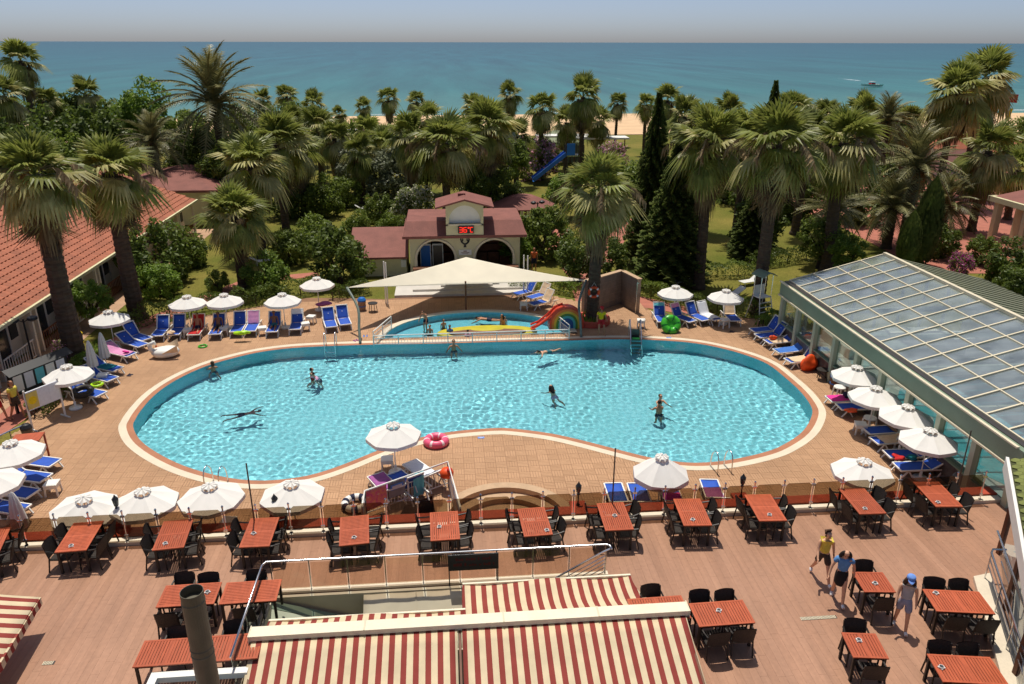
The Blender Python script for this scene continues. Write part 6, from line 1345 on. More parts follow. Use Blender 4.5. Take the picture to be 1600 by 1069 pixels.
def pose_joints(torso=0, legs=((0,4,0),(0,4,0)), arms=((0,8,8),(0,8,8)), head=(0,0), side=0):
    J = {}; T = Matrix.Translation((0,0,.92))@Matrix.Rotation(R(side), 4, 'Y')@Matrix.Rotation(R(-torso), 4, 'X'); tp = lambda x, y, z: T@Vector((x, y, z-.92))
    J['pelvis'] = Vector((0,0,.92)); J['waist'] = tp(0,0,1.08); J['chest'] = tp(0,0,1.28); J['nb'] = tp(0,0,1.40); J['neck'] = tp(0,.01,1.47)
    HM = T@Matrix.Translation((0,.01,.55))@Matrix.Rotation(R(head[1]), 4, 'Z')@Matrix.Rotation(R(-head[0]), 4, 'X'); hp = lambda x, y, z: HM@Vector((x, y, z))
    J['h1'] = hp(0,.022,.075); J['h2'] = hp(0,.02,.15); J['h3'] = hp(0,.008,.225); HEAD = HM
    for i, (s, sg) in enumerate((('L',-1),('R',1))):
        f, a, k = [R(v) for v in legs[i]]; h = Vector((sg*.085, 0, .87)); J['hi'+s] = h
        d = Vector((sg*math.sin(a), math.sin(f)*math.cos(a), -math.cos(f)*math.cos(a))); kn = h+d*.42; J['mt'+s] = h+d*.2; J['kn'+s] = kn
        d2 = Vector((sg*math.sin(a)*.6, math.sin(f-k), -math.cos(f-k))).normalized(); an = kn+d2*.40; J['an'+s] = an; fwd = Vector((sg*.12, -d2.z, d2.y)).normalized(); fwd = (fwd+Vector((0,0,-.12))).normalized(); J['to'+s] = an+fwd*.15+d2*.03
        f, a, k = [R(v) for v in arms[i]]; sh = T@Vector((sg*.165, 0, .445)); R3 = T.to_3x3(); J['sh'+s] = sh
        d = R3@Vector((sg*math.sin(a), math.sin(f)*math.cos(a), -math.cos(f)*math.cos(a))); el = sh+d*.28; J['ma'+s] = sh+d*.14; J['el'+s] = el
        d2 = R3@Vector((sg*math.sin(a)*.5, math.sin(f+k), -math.cos(f+k))).normalized(); wr = el+d2*.24; J['wr'+s] = wr; J['ha'+s] = wr+d2*.085; J['_d'+s] = d2
    J['_head'] = HEAD; return J
def fingers(J, s, sg):
    mb = MB(); p = J['ha'+s]; d = J['_d'+s]; side = Vector((0, 1, 0)); side = (side-d*side.dot(d)).normalized(); inn = d.cross(side)*.5
    for k, L in enumerate((.075, .085, .08, .062)):
        b = p-d*.02+side*(.026-.017*k); mb.tube([b, b+d*L*.5+inn*.01, b+d*L+inn*.03], [.010, .009, .006], 5)
    b = p-d*.06+side*.022; mb.tube([b, b+d*.03+side*.03, b+d*.065+side*.035], [.012, .010, .007], 5); return mb
def person(loc, rz, lab, skin='light', H=1.7, wear=(), hair='hair_dark', long=0.0, root=None, big=False, hatm=None, **pose):
    J = pose_joints(**pose); HEAD = J.pop('_head'); sc_ = H/1.7; e = empty('person', loc, rz, label=lab, cat='person'); e.scale = (sc_,)*3
    RM = root or Matrix.Identity(4)
    dl = {k: J.pop(k) for k in ('_dL', '_dR')}
    ext = []
    if big:
        J2 = dict(J); J2.update(dl); ext = [fingers(J2, 'L', -1), fingers(J2, 'R', 1)]
    JJ = {k: RM@v for k, v in J.items()}
    for m_ in ext: m_.v = [tuple(RM@Vector(v)) for v in m_.v]
    skel(JJ, BE, BR, 'skin_'+skin, 'body', e, ext)
    mid = lambda a, b, t: JJ[a].lerp(JJ[b], t)
    for kind, m_ in wear:
        if kind in ('shirt', 'top', 'swimtop'):
            j = {'chest': JJ['chest'], 'waist': JJ['waist'], 'low': mid('waist', 'pelvis', 1.05), 'up': mid('chest', 'nb', .75)}; ed = [('chest', 'waist'), ('waist', 'low'), ('chest', 'up')]; r = {'chest': (.172,.128), 'waist': (.142,.106), 'low': (.158,.12), 'up': (.125,.10)}
            if kind != 'shirt': r['chest'] = (.162,.118); r['up'] = (.10,.085)
            if kind == 'swimtop': j = {'chest': JJ['chest'], 'waist': mid('chest', 'waist', .45)}; ed = [('chest', 'waist')]; r['waist'] = (.14,.102)
            if kind == 'shirt':
                for s in 'LR': j['sh'+s] = JJ['sh'+s]; j['ma'+s] = mid('sh'+s, 'el'+s, .55); ed += [('chest', 'sh'+s), ('sh'+s, 'ma'+s)]; r['sh'+s] = .075; r['ma'+s] = .066
        elif kind in ('shorts', 'trunks'):
            t = .75 if kind == 'shorts' else .55; j = {'pelvis': JJ['pelvis'], 'waist': mid('pelvis', 'waist', .8)}; ed = [('pelvis', 'waist')]; r = {'pelvis': (.170,.128), 'waist': (.142,.106)}
            for s in 'LR': j['hi'+s] = JJ['hi'+s]; j['kn'+s] = mid('hi'+s, 'kn'+s, t); ed += [('pelvis', 'hi'+s), ('hi'+s, 'kn'+s)]; r['hi'+s] = .108; r['kn'+s] = .098
        elif kind in ('skirt', 'longskirt'):
            t = .55 if kind == 'skirt' else .95; j = {'waist': mid('pelvis', 'waist', .85), 'pelvis': JJ['pelvis'], 'hem': (mid('hiL', 'knL', t)+mid('hiR', 'knR', t))/2}; j['m'] = j['pelvis'].lerp(j['hem'], .5); ed = [('waist', 'pelvis'), ('pelvis', 'm'), ('m', 'hem')]; r = {'waist': (.138,.104), 'pelvis': (.175,.135), 'm': (.185,.155), 'hem': (.17,.165) if t > .8 else (.21,.18)}
        elif kind == 'shoes':
            for s in 'LR': skel({'a': JJ['an'+s], 'b': mid('an'+s, 'to'+s, .45), 'c': JJ['to'+s]}, [('a','b'),('b','c')], {'a': .05, 'b': .05, 'c': (.048,.036)}, m_, 'shoe', e)
            continue
        skel(j, ed, r, m_, {'shirt': 'shirt', 'top': 'top', 'swimtop': 'swim_top', 'shorts': 'shorts', 'trunks': 'trunks', 'skirt': 'skirt', 'longskirt': 'skirt'}[kind], e)
    hp = lambda x, y, z: RM@(HEAD@Vector((x, y, z)))
    j = {'t': hp(0, .04, .205), 'b': hp(0, -.045, .15), 'n': hp(0, -.055, .07)}; ed = [('t','b'),('b','n')]; r = {'t': (.098,.10), 'b': (.094,.08), 'n': (.07,.05)}
    if long: j['d'] = hp(0, -.075, .07-long*.5); j['e'] = hp(0, -.085, .07-long); ed += [('n','d'),('d','e')]; r['d'] = (.11,.06); r['e'] = (.07,.045)
    if long > .15:
        for sx_, nm in ((-1, 'sl'), (1, 'sr')): j[nm] = hp(sx_*.10, .0, .07); j[nm+'2'] = hp(sx_*.125, -.01, .06-long*.75); ed += [('b', nm), (nm, nm+'2')]; r[nm] = .055; r[nm+'2'] = .05
    if big and not long: j['k'] = hp(0, -.03, .30); ed.append(('t', 'k')); r['k'] = .05
    skel(j, ed, r, hair, 'hair', e)
    if big or 1:
        for s in (-1, 1):
            c = hp(s*.032, .098, .135); MB().box(c.x-.010, c.x+.010, c.y-.006, c.y+.006, c.z-.005, c.z+.005).build('eye', 'hair_dark', e)
            MB().tube([hp(s*.076, .0, .10), hp(s*.092, -.008, .13), hp(s*.08, -.006, .155)], [.01, .016, .01], 5).build('ear', 'skin_'+skin, e)
        c = hp(0, .088, .07); MB().box(c.x-.02, c.x+.02, c.y-.008, c.y+.008, c.z-.006, c.z+.006).build('mouth', 'lip', e)
        MB().tube([hp(0, .09, .135), hp(0, .125, .095), hp(0, .09, .088)], [.008, .014, .006], 5).build('nose', 'skin_'+skin, e)
    if hatm: mbh = MB().lathe([(.108, .165), (.108, .19), (.10, .225), (.07, .25), (0, .262)], 14).grid(6, 3, lambda u, v: ((u-.5)*.17*(1-.3*v), .09+.10*v*math.sin(math.pi*(.15+.7*u)), .17-.03*v)); mbh.v = [tuple(hp(*v)) for v in mbh.v]; mbh.build('cap', hatm, e, smooth=True)
    return e
q = P(1406, 981, TZ)
person((q.x, q.y, TZ), R(150), 'girl in colourful cap, grey crop top and striped shorts walking between the tables', 'light', 1.66, [('top','cloth_grey'),('shorts','cloth_striped'),('shoes','shoe_white')], 'hair_brown', .28, big=True, hatm='cap_blue', legs=((14,4,6),(-10,4,8)), arms=((-8,12,14),(14,10,20)), head=(12,5))
q = P(1308, 938, TZ)
person((q.x, q.y, TZ), R(158), 'woman in light blue blouse and black knee skirt looking down while walking', 'light', 1.74, [('shirt','cloth_blue'),('longskirt','cloth_black'),('shoes','shoe_white')], 'hair_dark', .2, big=True, legs=((18,2,4),(-14,2,10)), arms=((-14,20,10),(16,24,14)), head=(22,0), torso=6)
q = P(1281, 906, TZ)
person((q.x, q.y, TZ), R(168), 'girl in yellow top and dark shorts with hair bun striding', 'light', 1.66, [('top','cloth_yellow'),('shorts','cloth_brown'),('shoes','shoe_white')], 'hair_brown', 0, big=True, legs=((26,6,4),(-22,6,14)), arms=((-20,16,30),(24,12,30)), head=(8,20), torso=4)
q = P(4, 660); person((q.x, q.y, 0), R(250), 'person in red dress walking at the left edge', 'tan', 1.62, [('shirt','cloth_red'),('skirt','cloth_red')], 'hair_dark', .1, legs=((16,3,5),(-14,3,10)))
q = P(30, 655); person((q.x, q.y, 0), R(250), 'person in yellow shirt and brown shorts walking at the left edge', 'tan', 1.72, [('shirt','cloth_yellow'),('shorts','cloth_brown')], 'hair_brown', .15, legs=((16,3,5),(-14,3,10)))
q = P(834, 425); person((q.x, q.y, 0), R(170), 'person in orange shirt standing by the red path beside the snack bar', 'tan', 1.72, [('shirt','cloth_orange'),('shorts','cloth_navy')], 'hair_dark')
q = P(938, 522); person((q.x, q.y, -.1), R(178), 'lifeguard in yellow shirt and red shorts seated at the palm planter', 'tan', 1.72, [('shirt','cloth_guard'),('shorts','cloth_red')], 'hair_dark', hatm='cloth_red', legs=((50,8,55),(58,8,60)), arms=((20,14,50),(20,14,50)), torso=8)
def swimmer(px, depth, rz, lab, **kw):
    q = P(px[0], px[1], WZ); person((q.x, q.y, WZ-depth), R(rz), lab, **kw)
treads = dict(legs=((22,10,30),(-10,10,40)), arms=((35,12,40),(30,14,40)))
swimmer((333,577), 1.30, 30, 'bather in the water near the far left pool edge', skin='tan', wear=[('swimtop','cloth_navy'),('trunks','cloth_navy')], hair='hair_brown', long=.1, **treads)
swimmer((487,585), 1.38, -60, 'bather facing another one in the left half of the pool', skin='light', wear=[('trunks','cloth_red')], **treads)
swimmer((499,589), 1.30, 130, 'bather in pale pink shirt in the left half of the pool', skin='light', wear=[('shirt','cloth_lilac'),('trunks','cloth_navy')], torso=28, legs=((5,8,20),(10,8,30)), arms=((80,30,10),(85,30,10)))
swimmer((709,545), 1.20, 185, 'bather with bare back leaning at the far pool edge below the railing', skin='tan', wear=[('trunks','cloth_navy')], arms=((15,35,50),(15,35,50)))
swimmer((866,613), 1.36, 30, 'long haired bather in the middle of the pool', skin='light', wear=[('swimtop','cloth_lilac'),('trunks','cloth_lilac')], long=.35, torso=20, legs=((-20,8,20),(-30,8,30)), arms=((60,18,20),(60,18,20)))
swimmer((1031,629), 1.28, 200, 'bather facing away from us in the right half of the pool, farther of the pair', skin='light', wear=[('swimtop','cloth_teal'),('trunks','cloth_teal')], hair='hair_brown', arms=((60,16,20),(70,18,20)))
swimmer((1030,643), 1.18, 5, 'bather in dark trunks in the right half of the pool, nearer of the pair', skin='tan', wear=[('trunks','cloth_navy')], arms=((50,14,30),(50,14,30)), torso=5)
RP = Matrix.Translation((0,0,.1))@Matrix.Rotation(R(-84), 4, 'X')@Matrix.Translation((0,0,-1.0))
q = P(853,551,WZ); person((q.x, q.y, WZ-.05), R(120), 'swimmer doing breaststroke near the far pool edge', 'light', 1.5, [('swimtop','cloth_teal'),('trunks','cloth_teal')], 'hair_dark', .1, root=RP, arms=((140,40,0),(140,40,0)), head=(-35,0), legs=((-6,6,10),(4,6,6)))
q = P(383,645,WZ); person((q.x, q.y, WZ-.30), R(-70), 'swimmer in dark shorts gliding just under water on the left', 'tan', 1.65, [('trunks','cloth_navy')], 'hair_dark', root=RP, arms=((165,50,0),(160,45,0)), legs=((-8,8,10),(6,8,8)))
KW = -.09
for px, d, rz, lab, kw in (((666,512),.28,150,'boy in dark trunks standing on the rim of the paddling pool', dict(skin='tan', H=1.45, wear=[('trunks','cloth_navy')], torso=30, legs=((30,6,30),(10,6,20)), arms=((50,15,10),(50,15,10)))), ((672,521),.9,160,'child with dark hair sitting in the paddling pool, left', dict(skin='tan', H=1.35, wear=[('trunks','cloth_black')], legs=((85,8,10),(85,8,10)))), ((693,511),.9,200,'child sitting in the paddling pool behind the left one', dict(skin='tan', H=1.3, wear=[('trunks','cloth_navy')], legs=((85,8,10),(85,8,10)))), ((703,521),.9,170,'child by the yellow island in the paddling pool', dict(skin='dark', H=1.35, wear=[('shirt','cloth_blue')], legs=((85,8,10),(85,8,10)))), ((785,508),.75,120,'woman sitting in the paddling pool on the right', dict(skin='tan', H=1.65, long=.2, wear=[('swimtop','cloth_navy'),('trunks','cloth_navy')], legs=((85,8,10),(85,8,10)))), ((789,503),.55,150,'small child held beside the woman in the paddling pool', dict(skin='light', H=1.05, wear=[('trunks','cloth_red')], legs=((20,8,10),(20,8,10)))), ((731,528),.95,10,'child standing behind the paddling pool railing', dict(skin='tan', H=1.3, wear=[('shirt','cloth_lilac')], legs=((85,8,10),(85,8,10))))):
    q = P(px[0], px[1], KW); person((q.x, q.y, -.36 if d < .5 else -.36-.76*kw['H']/1.7+.02), R(rz), lab, **kw)
q = P(760,500,KW); person((q.x, q.y, KW-.06), R(80), 'person lying in the shallow paddling water on the right', 'tan', 1.6, [('trunks','cloth_navy')], 'hair_dark', root=RP, arms=((150,20,0),(150,20,0)), legs=((-4,6,8),(0,6,6)))
def recline(A, rz, back, lab, **kw):
    # on a lounger: pelvis near the hinge, legs towards the foot end
    mx = Matrix.Translation((1.02, 0, .46))@Matrix.Rotation(R(90), 4, 'Z')@Matrix.Translation((0, 0, -.92))
    person((A.x, A.y, 0), rz, lab, root=mx, legs=((88,5,8),(86,6,14)), torso=-(90-back)+8, arms=((5,16,30),(10,16,40)), head=(20,0), **kw)
recline(lg_red[0], lg_red[1], 58, 'sunbather in striped swimsuit lying on the red towel', skin='tan', H=1.62, wear=[('swimtop','cloth_lilac'),('trunks','cloth_navy')])
recline(lg_tan[0], lg_tan[1], 58, 'dark tanned sunbather on the lounger right of the red towel', skin='dark', H=1.66, wear=[('trunks','cloth_brown')])
recline(lg_sit[0], lg_sit[1], 58, 'sunbather with orange top under the third far parasol', skin='dark', H=1.6, wear=[('swimtop','cloth_orange'),('trunks','cloth_teal')])
dg = bpy.context.evaluated_depsgraph_get()
for o, name, m_, parent, post in BATCH:
    me = bpy.data.meshes.new_from_object(o.evaluated_get(dg)); me.name = name; me.materials.clear(); me.materials.append(MATS[m_])
    if post:
        bm = bmesh.new(); bm.from_mesh(me)
        for f_ in post:
            vs_ = [bm.verts.new(v) for v in f_.v]
            for f in f_.f: bm.faces.new([vs_[i] for i in f]).smooth = True
        bm.to_mesh(me); bm.free()
    ob(name, me, parent)
for o, *_ in BATCH: m0 = o.data; bpy.data.objects.remove(o); bpy.data.meshes.remove(m0)
# ------------------------------------------------------------------ shade sail over the paddling pool
mat('sail', S(238,230,208), .85, .04, 1, trans=.2); mat('sail_post', S(120,132,120), .45, .08, 4)
sa = empty('shade_sail', (.94*K, 39.06*K, 0), label='large cream shade sail stretched over the paddling pool bar', cat='sail')
c0 = Vector(sa.location); TLp = PY(542, 450, 40.3); TRp = PY(916, 438, 40.6); AP = PY(728, 402, 46.2); FC = PY(728, 444, 42.75); BL = Vector((-6.2, 45.4, 2.6)); BRp = Vector((8.0, 45.4, 2.6))
def sailpt(u, v):
    # leaf shaped sail: pointed at both posts, ridge over the centre pole
    du = abs(u-.5)*2; F0 = TLp.lerp(TRp, u); tip = TLp if u < .5 else TRp
    F0 = F0+(FC-TLp.lerp(TRp, .5))*math.sin(math.pi*u)**1.0; Rg = AP.lerp(tip, du); Rg.z -= .06*math.sin(math.pi*du)
    Bk = Rg+Vector((0, 2.6*(1-du), -1.3*(1-du)))
    p = F0.lerp(Rg, v*2) if v < .5 else Rg.lerp(Bk, v*2-1)
    return p-c0
MB().grid(40, 24, sailpt, thick=.01).build('canopy', 'sail', sa, smooth=True)
MB().tube([(0, -.05, 0), (0, -.05, FC.z+.15)], .05, 8).build('centre_pole', 'wood_brown', sa)
for bpx, tip, sg in (((563,538), TLp, 1), ((908,527), TRp, -1)):
    b0 = P(*bpx)-c0; t0 = tip-c0; mid_ = b0.lerp(t0, .55)+Vector((.28*sg, 0, .25)); MB().tube(catmull([b0, b0.lerp(t0, .25)+Vector((.12*sg, 0, .1)), mid_, t0], 4, False), .07, 8).build('curved_post', 'sail_post', sa, smooth=True)
for px in ((603,474),(606,476),(818,462),(824,463)): b0 = P(*px)-c0; MB().tube([b0, b0+Vector((0, 0, 2.6))], .04, 6).build('rear_post', 'pvc_white', sa)
# railings round the paddling pool
def railing(pts, h, lab, m='pvc_white', bars=True, gap=.16, name='railing', mid=True, rad=.03, cat='railing'):
    W = [Vector(p) for p in pts]; o = W[0].copy(); e = empty(name, o, label=lab, cat=cat); U = Vector((0, 0, h))
    MB().tube([p-o+U for p in W], rad, 7).build('top_rail', m, e); MB().tube([p-o+U*.15 for p in W], rad*.7, 6).build('bottom_rail', m, e)
    if mid: MB().tube([p-o+U*.72 for p in W], rad*.7, 6).build('middle_rail', m, e)
    for a, b in zip(W, W[1:]):
        L = (b-a).length; n = max(1, round(L/1.3))
        for k in range(n+1): p = a.lerp(b, k/n)-o; MB().tube([p, p+U], rad*.9, 6).build('post', m, e)
        if bars:
            nb_ = int(L/gap); mb = MB()
            for k in range(1, nb_): p = a.lerp(b, k/nb_)-o; mb.tube([p+U*.15, p+U*(.72 if mid else 1)], .009, 4, caps=False)
            mb.build('bars', m, e)
    return e
r0, r1 = P(584,541), P(889,530)
railing([r0, r1], .55, 'long white railing between the paddling pool and the main pool', mid=True)
railing([r0+Vector((0,.12,0)), P(612,515), ], .75, 'white side railing at the left end of the paddling pool')
railing([r1+Vector((.03,.12,0)), P(862,506)], .75, 'white side railing at the right end of the paddling pool')
# rainbow slide
rs = empty('rainbow_slide', P(872,512), rz=R(3), label='rainbow striped children slide at the right end of the paddling pool', cat='slide')
cols = [('rb_red', (214,74,50)), ('rb_orange', (232,130,50)), ('rb_yellow', (226,190,60)), ('rb_green', (90,140,60)), ('rb_teal', (90,190,190)), ('rb_blue', (44,90,150))]
for k, (nm, c) in enumerate(cols):
    mat(nm, S(*c), .35, .05, 3)
    ro, ri = 1.25-.16*k, 1.25-.16*(k+1) if k < 5 else 0; n = 20; mb = MB(); vs = []; 
    for i in range(n+1):
        a = math.pi*i/n
        for r_ in (ro, ri):
            for y in (-.35-.012*k, .35): vs.append((.55+r_*math.cos(a), y, .35+r_*math.sin(a)*1.0 if True else 0))
    fs = []
    for i in range(n):
        b = i*4; fs += [(b, b+4, b+6, b+2), (b+1, b+3, b+7, b+5), (b, b+1, b+5, b+4)]
    mb.add(vs, fs)
    for sgn in (-1, 1):
        xa, xb = sorted((.55+sgn*ro, .55+sgn*ri)); mb.box(xa, xb, -.35-.012*k, .35, 0, .35)
    mb.build('arch_band', nm, rs)
MB().grid(4, 12, lambda u, v: (.2-2.15*v, -.3+.6*u, .35+1.22*(1-v)**1.4*(1 if v < .9 else .9)-.3*v+.02), thick=.03).build('chute', 'rb_red', rs)
for s in (-.33, .33): MB().tube([(.35, s, 1.65), (-.2, s, 1.45), (-.8, s, .85), (-1.4, s, .4), (-1.95, s, .22)], .07, 6).build('chute_side', 'rb_red', rs)
rs.scale = (.78, .78, .8)
# palm planter with lifebuoy
mat('planter_red', S(190,84,66), .7, .1, 3)
q = PY(932, 295, 40.2); pl_ = empty('planter_ring', (q.x, q.y, 0), label='low red round planter at the foot of the tasselled palm', cat='planter')
MB().lathe([(1.05, 0), (1.05, .3), (.85, .3), (.85, .22), (0, .22)], 24).build('rim', 'planter_red', pl_); r_ = random.Random(3); mb = MB()
for k in range(160): a = r_.uniform(0, 6.28); rr = r_.uniform(.4, .8); x, y = rr*math.cos(a), rr*math.sin(a); mb.add([(x-.03, y, .22), (x+.03, y, .22), (x+r_.uniform(-.1, .1), y+r_.uniform(-.1, .1), .22+r_.uniform(.15, .4))], [(0,1,2)])
mb.build('plants', 'leaf_bright', pl_)
def torus(R0, r0, n=28, m=10, sx=1, mi=0, seg=None, z=0):
    mb = MB(); vs = []
    for i in range(n):
        a = 2*math.pi*i/n
        for j in range(m): b = 2*math.pi*j/m; vs.append(((R0+r0*math.cos(b))*math.cos(a)*sx, (R0+r0*math.cos(b))*math.sin(a), r0*math.sin(b)+z))
    mb.add(vs, [(i*m+j, ((i+1) % n)*m+j, ((i+1) % n)*m+(j+1) % m, i*m+(j+1) % m) for i in range(n) for j in range(m)])
    if seg: mb.m = [seg(i) for i in range(n) for j in range(m)]
    return mb
mat('buoy_orange', S(236,84,30), .5, .04, 3)
lb = empty('lifebuoy', (q.x, q.y-.42, 1.9), label='orange lifebuoy hanging on the trunk of the tasselled palm', cat='lifebuoy'); o = torus(.27, .07).build('ring', 'buoy_orange', lb, smooth=True); o.rotation_euler = (R(90), 0, 0)
MB().tube([(-.2, 0, .2), (0, .05, .55), (.2, 0, .2)], .012, 5).build('rope', 'rope', lb)
mb = MB()
for k in range(4): a = math.pi/4+k*math.pi/2; c = Vector((.27*math.cos(a), 0, .27*math.sin(a))); mb.box(c.x-.05, c.x+.05, -.078, .078, c.z-.05, c.z+.05)
mb.build('bands', 'pvc_white', lb)
# shower wall
sw = empty('shower_wall', P(952,476), label='L shaped stone shower wall behind the tasselled palm', cat='wall')
w0 = P(952,476); a0 = P(910,492)-w0; b0 = P(968,473)-w0; b1 = P(996,488)-w0
H_ = 2.0
def wallseg(a, b, th, mname, nm):
    d = (b-a); L = d.length; ang = math.atan2(d.y, d.x); mx = Matrix.Translation(a)@Matrix.Rotation(ang, 4, 'Z'); MB().box(0, L, -th/2, th/2, 0, H_, mx=mx).build(nm, mname, sw); n = int(L/.6)+1
    for i in range(n):
        for j in range(5):
            x0 = L*i/n+.01; MB().box(x0, L*(i+1)/n-.01, -th/2-.012, th/2+.012, j*.4+.01, (j+1)*.4-.01, mx=mx).build('tile', 'shower_stone', sw)
    MB().box(-.05, L+.05, -th/2-.04, th/2+.04, H_, H_+.06, mx=mx).build('coping', 'step_stone', sw)
wallseg(a0, b0, .22, 'stone_blocks', 'long_wall'); wallseg(b0+Vector((.1,-.15,0)), b1, .22, 'stone_blocks', 'short_wall')
MB().tube([b1+Vector((-.15,-.1,0)), b1+Vector((-.15,-.1,1.9)), b1+Vector((-.15,-.4,1.9))], .025, 6).build('shower_pipe', 'steel', sw)
# pool lift
pl2 = empty('pool_lift', P(992,530), rz=R(-8), label='steel pool lift with green seat at the far pool edge', cat='lift')
for s in (-.28, .28):
    MB().tube([(s, .6, 0), (s, .55, .9), (s, .35, 1.0), (s, -.5, .2), (s, -.9, -.6), (s, -1.1, -1.1)], .03, 7).build('side_rail', 'steel', pl2)
for k in range(4): MB().bar((-.28, -.5-.17*k, -.02-.28*k), (.28, -.5-.17*k, -.02-.28*k), .04, .14).build('tread', 'dark_steel', pl2)
mat('lift_green', S(60,170,70), .5); MB().box(-.22, .22, -.5, -.1, .12, .18).box(-.22, .22, -.1, -.05, .18, .6).build('seat', 'dark_steel', pl2); MB().box(-.18, .18, -.48, -.3, .19, .24).build('cushion', 'lift_green', pl2)
# watermelon float
wm = empty('watermelon_float', P(1048,519), label='round green striped watermelon float leaning by the far right loungers', cat='float'); mat('melon_green', S(70,180,50), .3); mat('melon_dark', S(30,110,40), .3)
o = torus(.36, .2, 24, 12, seg=lambda i: 1 if i % 4 == 0 else 0).build('ring', ['melon_green', 'melon_dark'], wm, smooth=True); o.matrix_local = Matrix.Translation((0, .1, .42))@Matrix.Rotation(R(58), 4, 'X')
o = MB().lathe([(.3, -.08), (.3, .08), (0, .1)], 20).build('floor', 'melon_green', wm); o.matrix_local = Matrix.Translation((0, .1, .42))@Matrix.Rotation(R(58), 4, 'X')
# donut float
dn_ = empty('donut_float', P(682,694), label='pink frosted donut float lying on the near pool edge', cat='float'); mat('donut_pink', S(236,96,130), .35, .05, 4); mat('donut_white', S(246,220,220), .35)
torus(.36, .15, 30, 12, seg=lambda i: 1 if i % 5 == 0 else 0, z=.15).build('ring', ['donut_pink', 'donut_white'], dn_, smooth=True)
torus(.36, .155, 30, 6, z=.12).build('rim', 'donut_pink', dn_, smooth=True)
# swan float
sn = empty('swan_float', P(260,558), rz=R(15), label='white inflatable swan lying upright beside the far left loungers', cat='float')
MB().lathe([(.1, .02), (.42, .08), (.5, .25), (.42, .42), (.2, .46), (0, .44)], 20, sx=1.35).build('body', 'pvc_white', sn, smooth=True)
MB().tube([(-.5, 0, .3), (-.68, 0, .5), (-.62, 0, .74), (-.45, 0, .8), (-.4, 0, .68)], [.15, .11, .10, .11, .05], 10).build('neck', 'pvc_white', sn, smooth=True)
for s in (-1, 1): MB().grid(6, 4, lambda u, v: (-.1+.7*u, s*(.42+.1*v), .35+.35*v*u), thick=.05).build('wing', 'towel_beige', sn)
MB().lathe([(.05, 0), (.03, .08), (0, .1)], 8, c=(-.38, 0, .56)).build('beak', 'buoy_orange', sn)
# pool ladders
def ladder(px, rz, lab):
    e = empty('pool_ladder', P(*px), R(rz), label=lab, cat='ladder', group='steel pool ladders')
    for s in (-.27, .27): MB().tube(catmull([Vector((s, .5, 0)), Vector((s, .5, .55)), Vector((s, .32, .78)), Vector((s, .08, .72)), Vector((s, -.12, .3)), Vector((s, -.14, -1.1))], 3, False), .024, 7).build('handrail', 'steel', e, smooth=True)
    for k in range(3): MB().bar((-.27, -.14, -.35-.28*k), (.27, -.14, -.35-.28*k), .1, .03).build('tread', 'steel', e)
ladder((516,545), 0, 'steel pool ladder at the far edge left of the paddling pool'); ladder((343,755), 170, 'steel pool ladder at the near left edge'); ladder((1123,729), 185, 'steel pool ladder at the near right edge')
# lifeguard chair
lc = empty('lifeguard_chair', P(1186,497), rz=R(200), label='tall white lifeguard chair with green hood at the far right corner', cat='chair')
for x in (-.4, .4):
    for y in (-.45, .45): MB().tube([(x*1.25, y*1.3, 0), (x, y*.6, 1.35)], .03, 6).build('leg', 'pvc_white', lc)
    MB().tube([(x, -.27, 1.3), (x, -.27, 2.6)], .022, 6).build('hood_post', 'steel', lc); MB().tube([(x, .27, 1.3), (x, .27, 2.6)], .022, 6).build('hood_post', 'steel', lc)
MB().box(-.4, .4, -.3, .3, 1.32, 1.37).build('seat', 'pvc_white', lc); MB().box(-.4, .4, -.3, -.26, 1.37, 1.95).build('backrest', 'pvc_white', lc)
for k in range(4): MB().bar((-.45, .5-.06*k, .28+.26*k), (.45, .5-.06*k, .28+.26*k), .04).build('rung', 'pvc_white', lc)
MB().grid(8, 4, lambda u, v: (-.5+u, -.5+v, 2.6+.22*math.sin(math.pi*u)), thick=.03).build('hood', 'sage_metal', lc)
# stair railing with drying things
t1, t2, t3 = Vector((-2.91, 21.98, 0)), Vector((-.18, 23.64, 0)), Vector((.19, 20.75, 0))
railing([t1+Vector((0,-.9,0)), t1, t2, t3], 1.0, 'white stair railing draped with towels at the near pool deck', name='stairwell_railing', gap=.13, rad=.035)
def hang(name, m, t, L, w_, lab, cat='towel', back=.35):
    p = t1.lerp(t2, t); d = (t2-t1); return drape(name, m, (p.x, p.y, 1.03), math.atan2(d.y, d.x), L, w_, lab, cat, back)
mat('print_pink', S(226,90,150), .9, .35, 9, col2=S(246,170,120)); mat('bag_grey', S(150,150,146), .9, .1, 6)
hang('hanging_towel', 'print_pink', .12, .4, .75, 'patterned pink towel hung over the stair railing', back=.8); gt_ = hang('hanging_towel', 'bag_grey', .36, .4, .62, 'grey towel with blue panel hung over the stair railing', back=.65); hang('air_mattress', 'towel_aqua', .62, .35, .42, 'aqua air mattress hung over the stair railing', 'mattress', .95)
MB().box(-.24, .24, -.062, -.052, -.34, -.14).build('badge', 'cap_blue', gt_); MB().box(-.18, .18, -.068, -.062, -.29, -.19).build('badge_panel', 'pvc_white', gt_)
of = empty('swim_vest', t2+Vector((-.05,-.3,.72)), label='orange red inflatable swim toy tied to the stair railing', cat='float'); MB().lathe([(.05,-.2),(.22,-.1),(.25,.05),(.15,.18),(0,.2)], 14).build('body', 'buoy_orange', of, smooth=True); MB().lathe([(.06,.16),(.1,.22),(0,.28)], 10, c=(.1,-.1,0)).build('knob', 'towel_red', of)
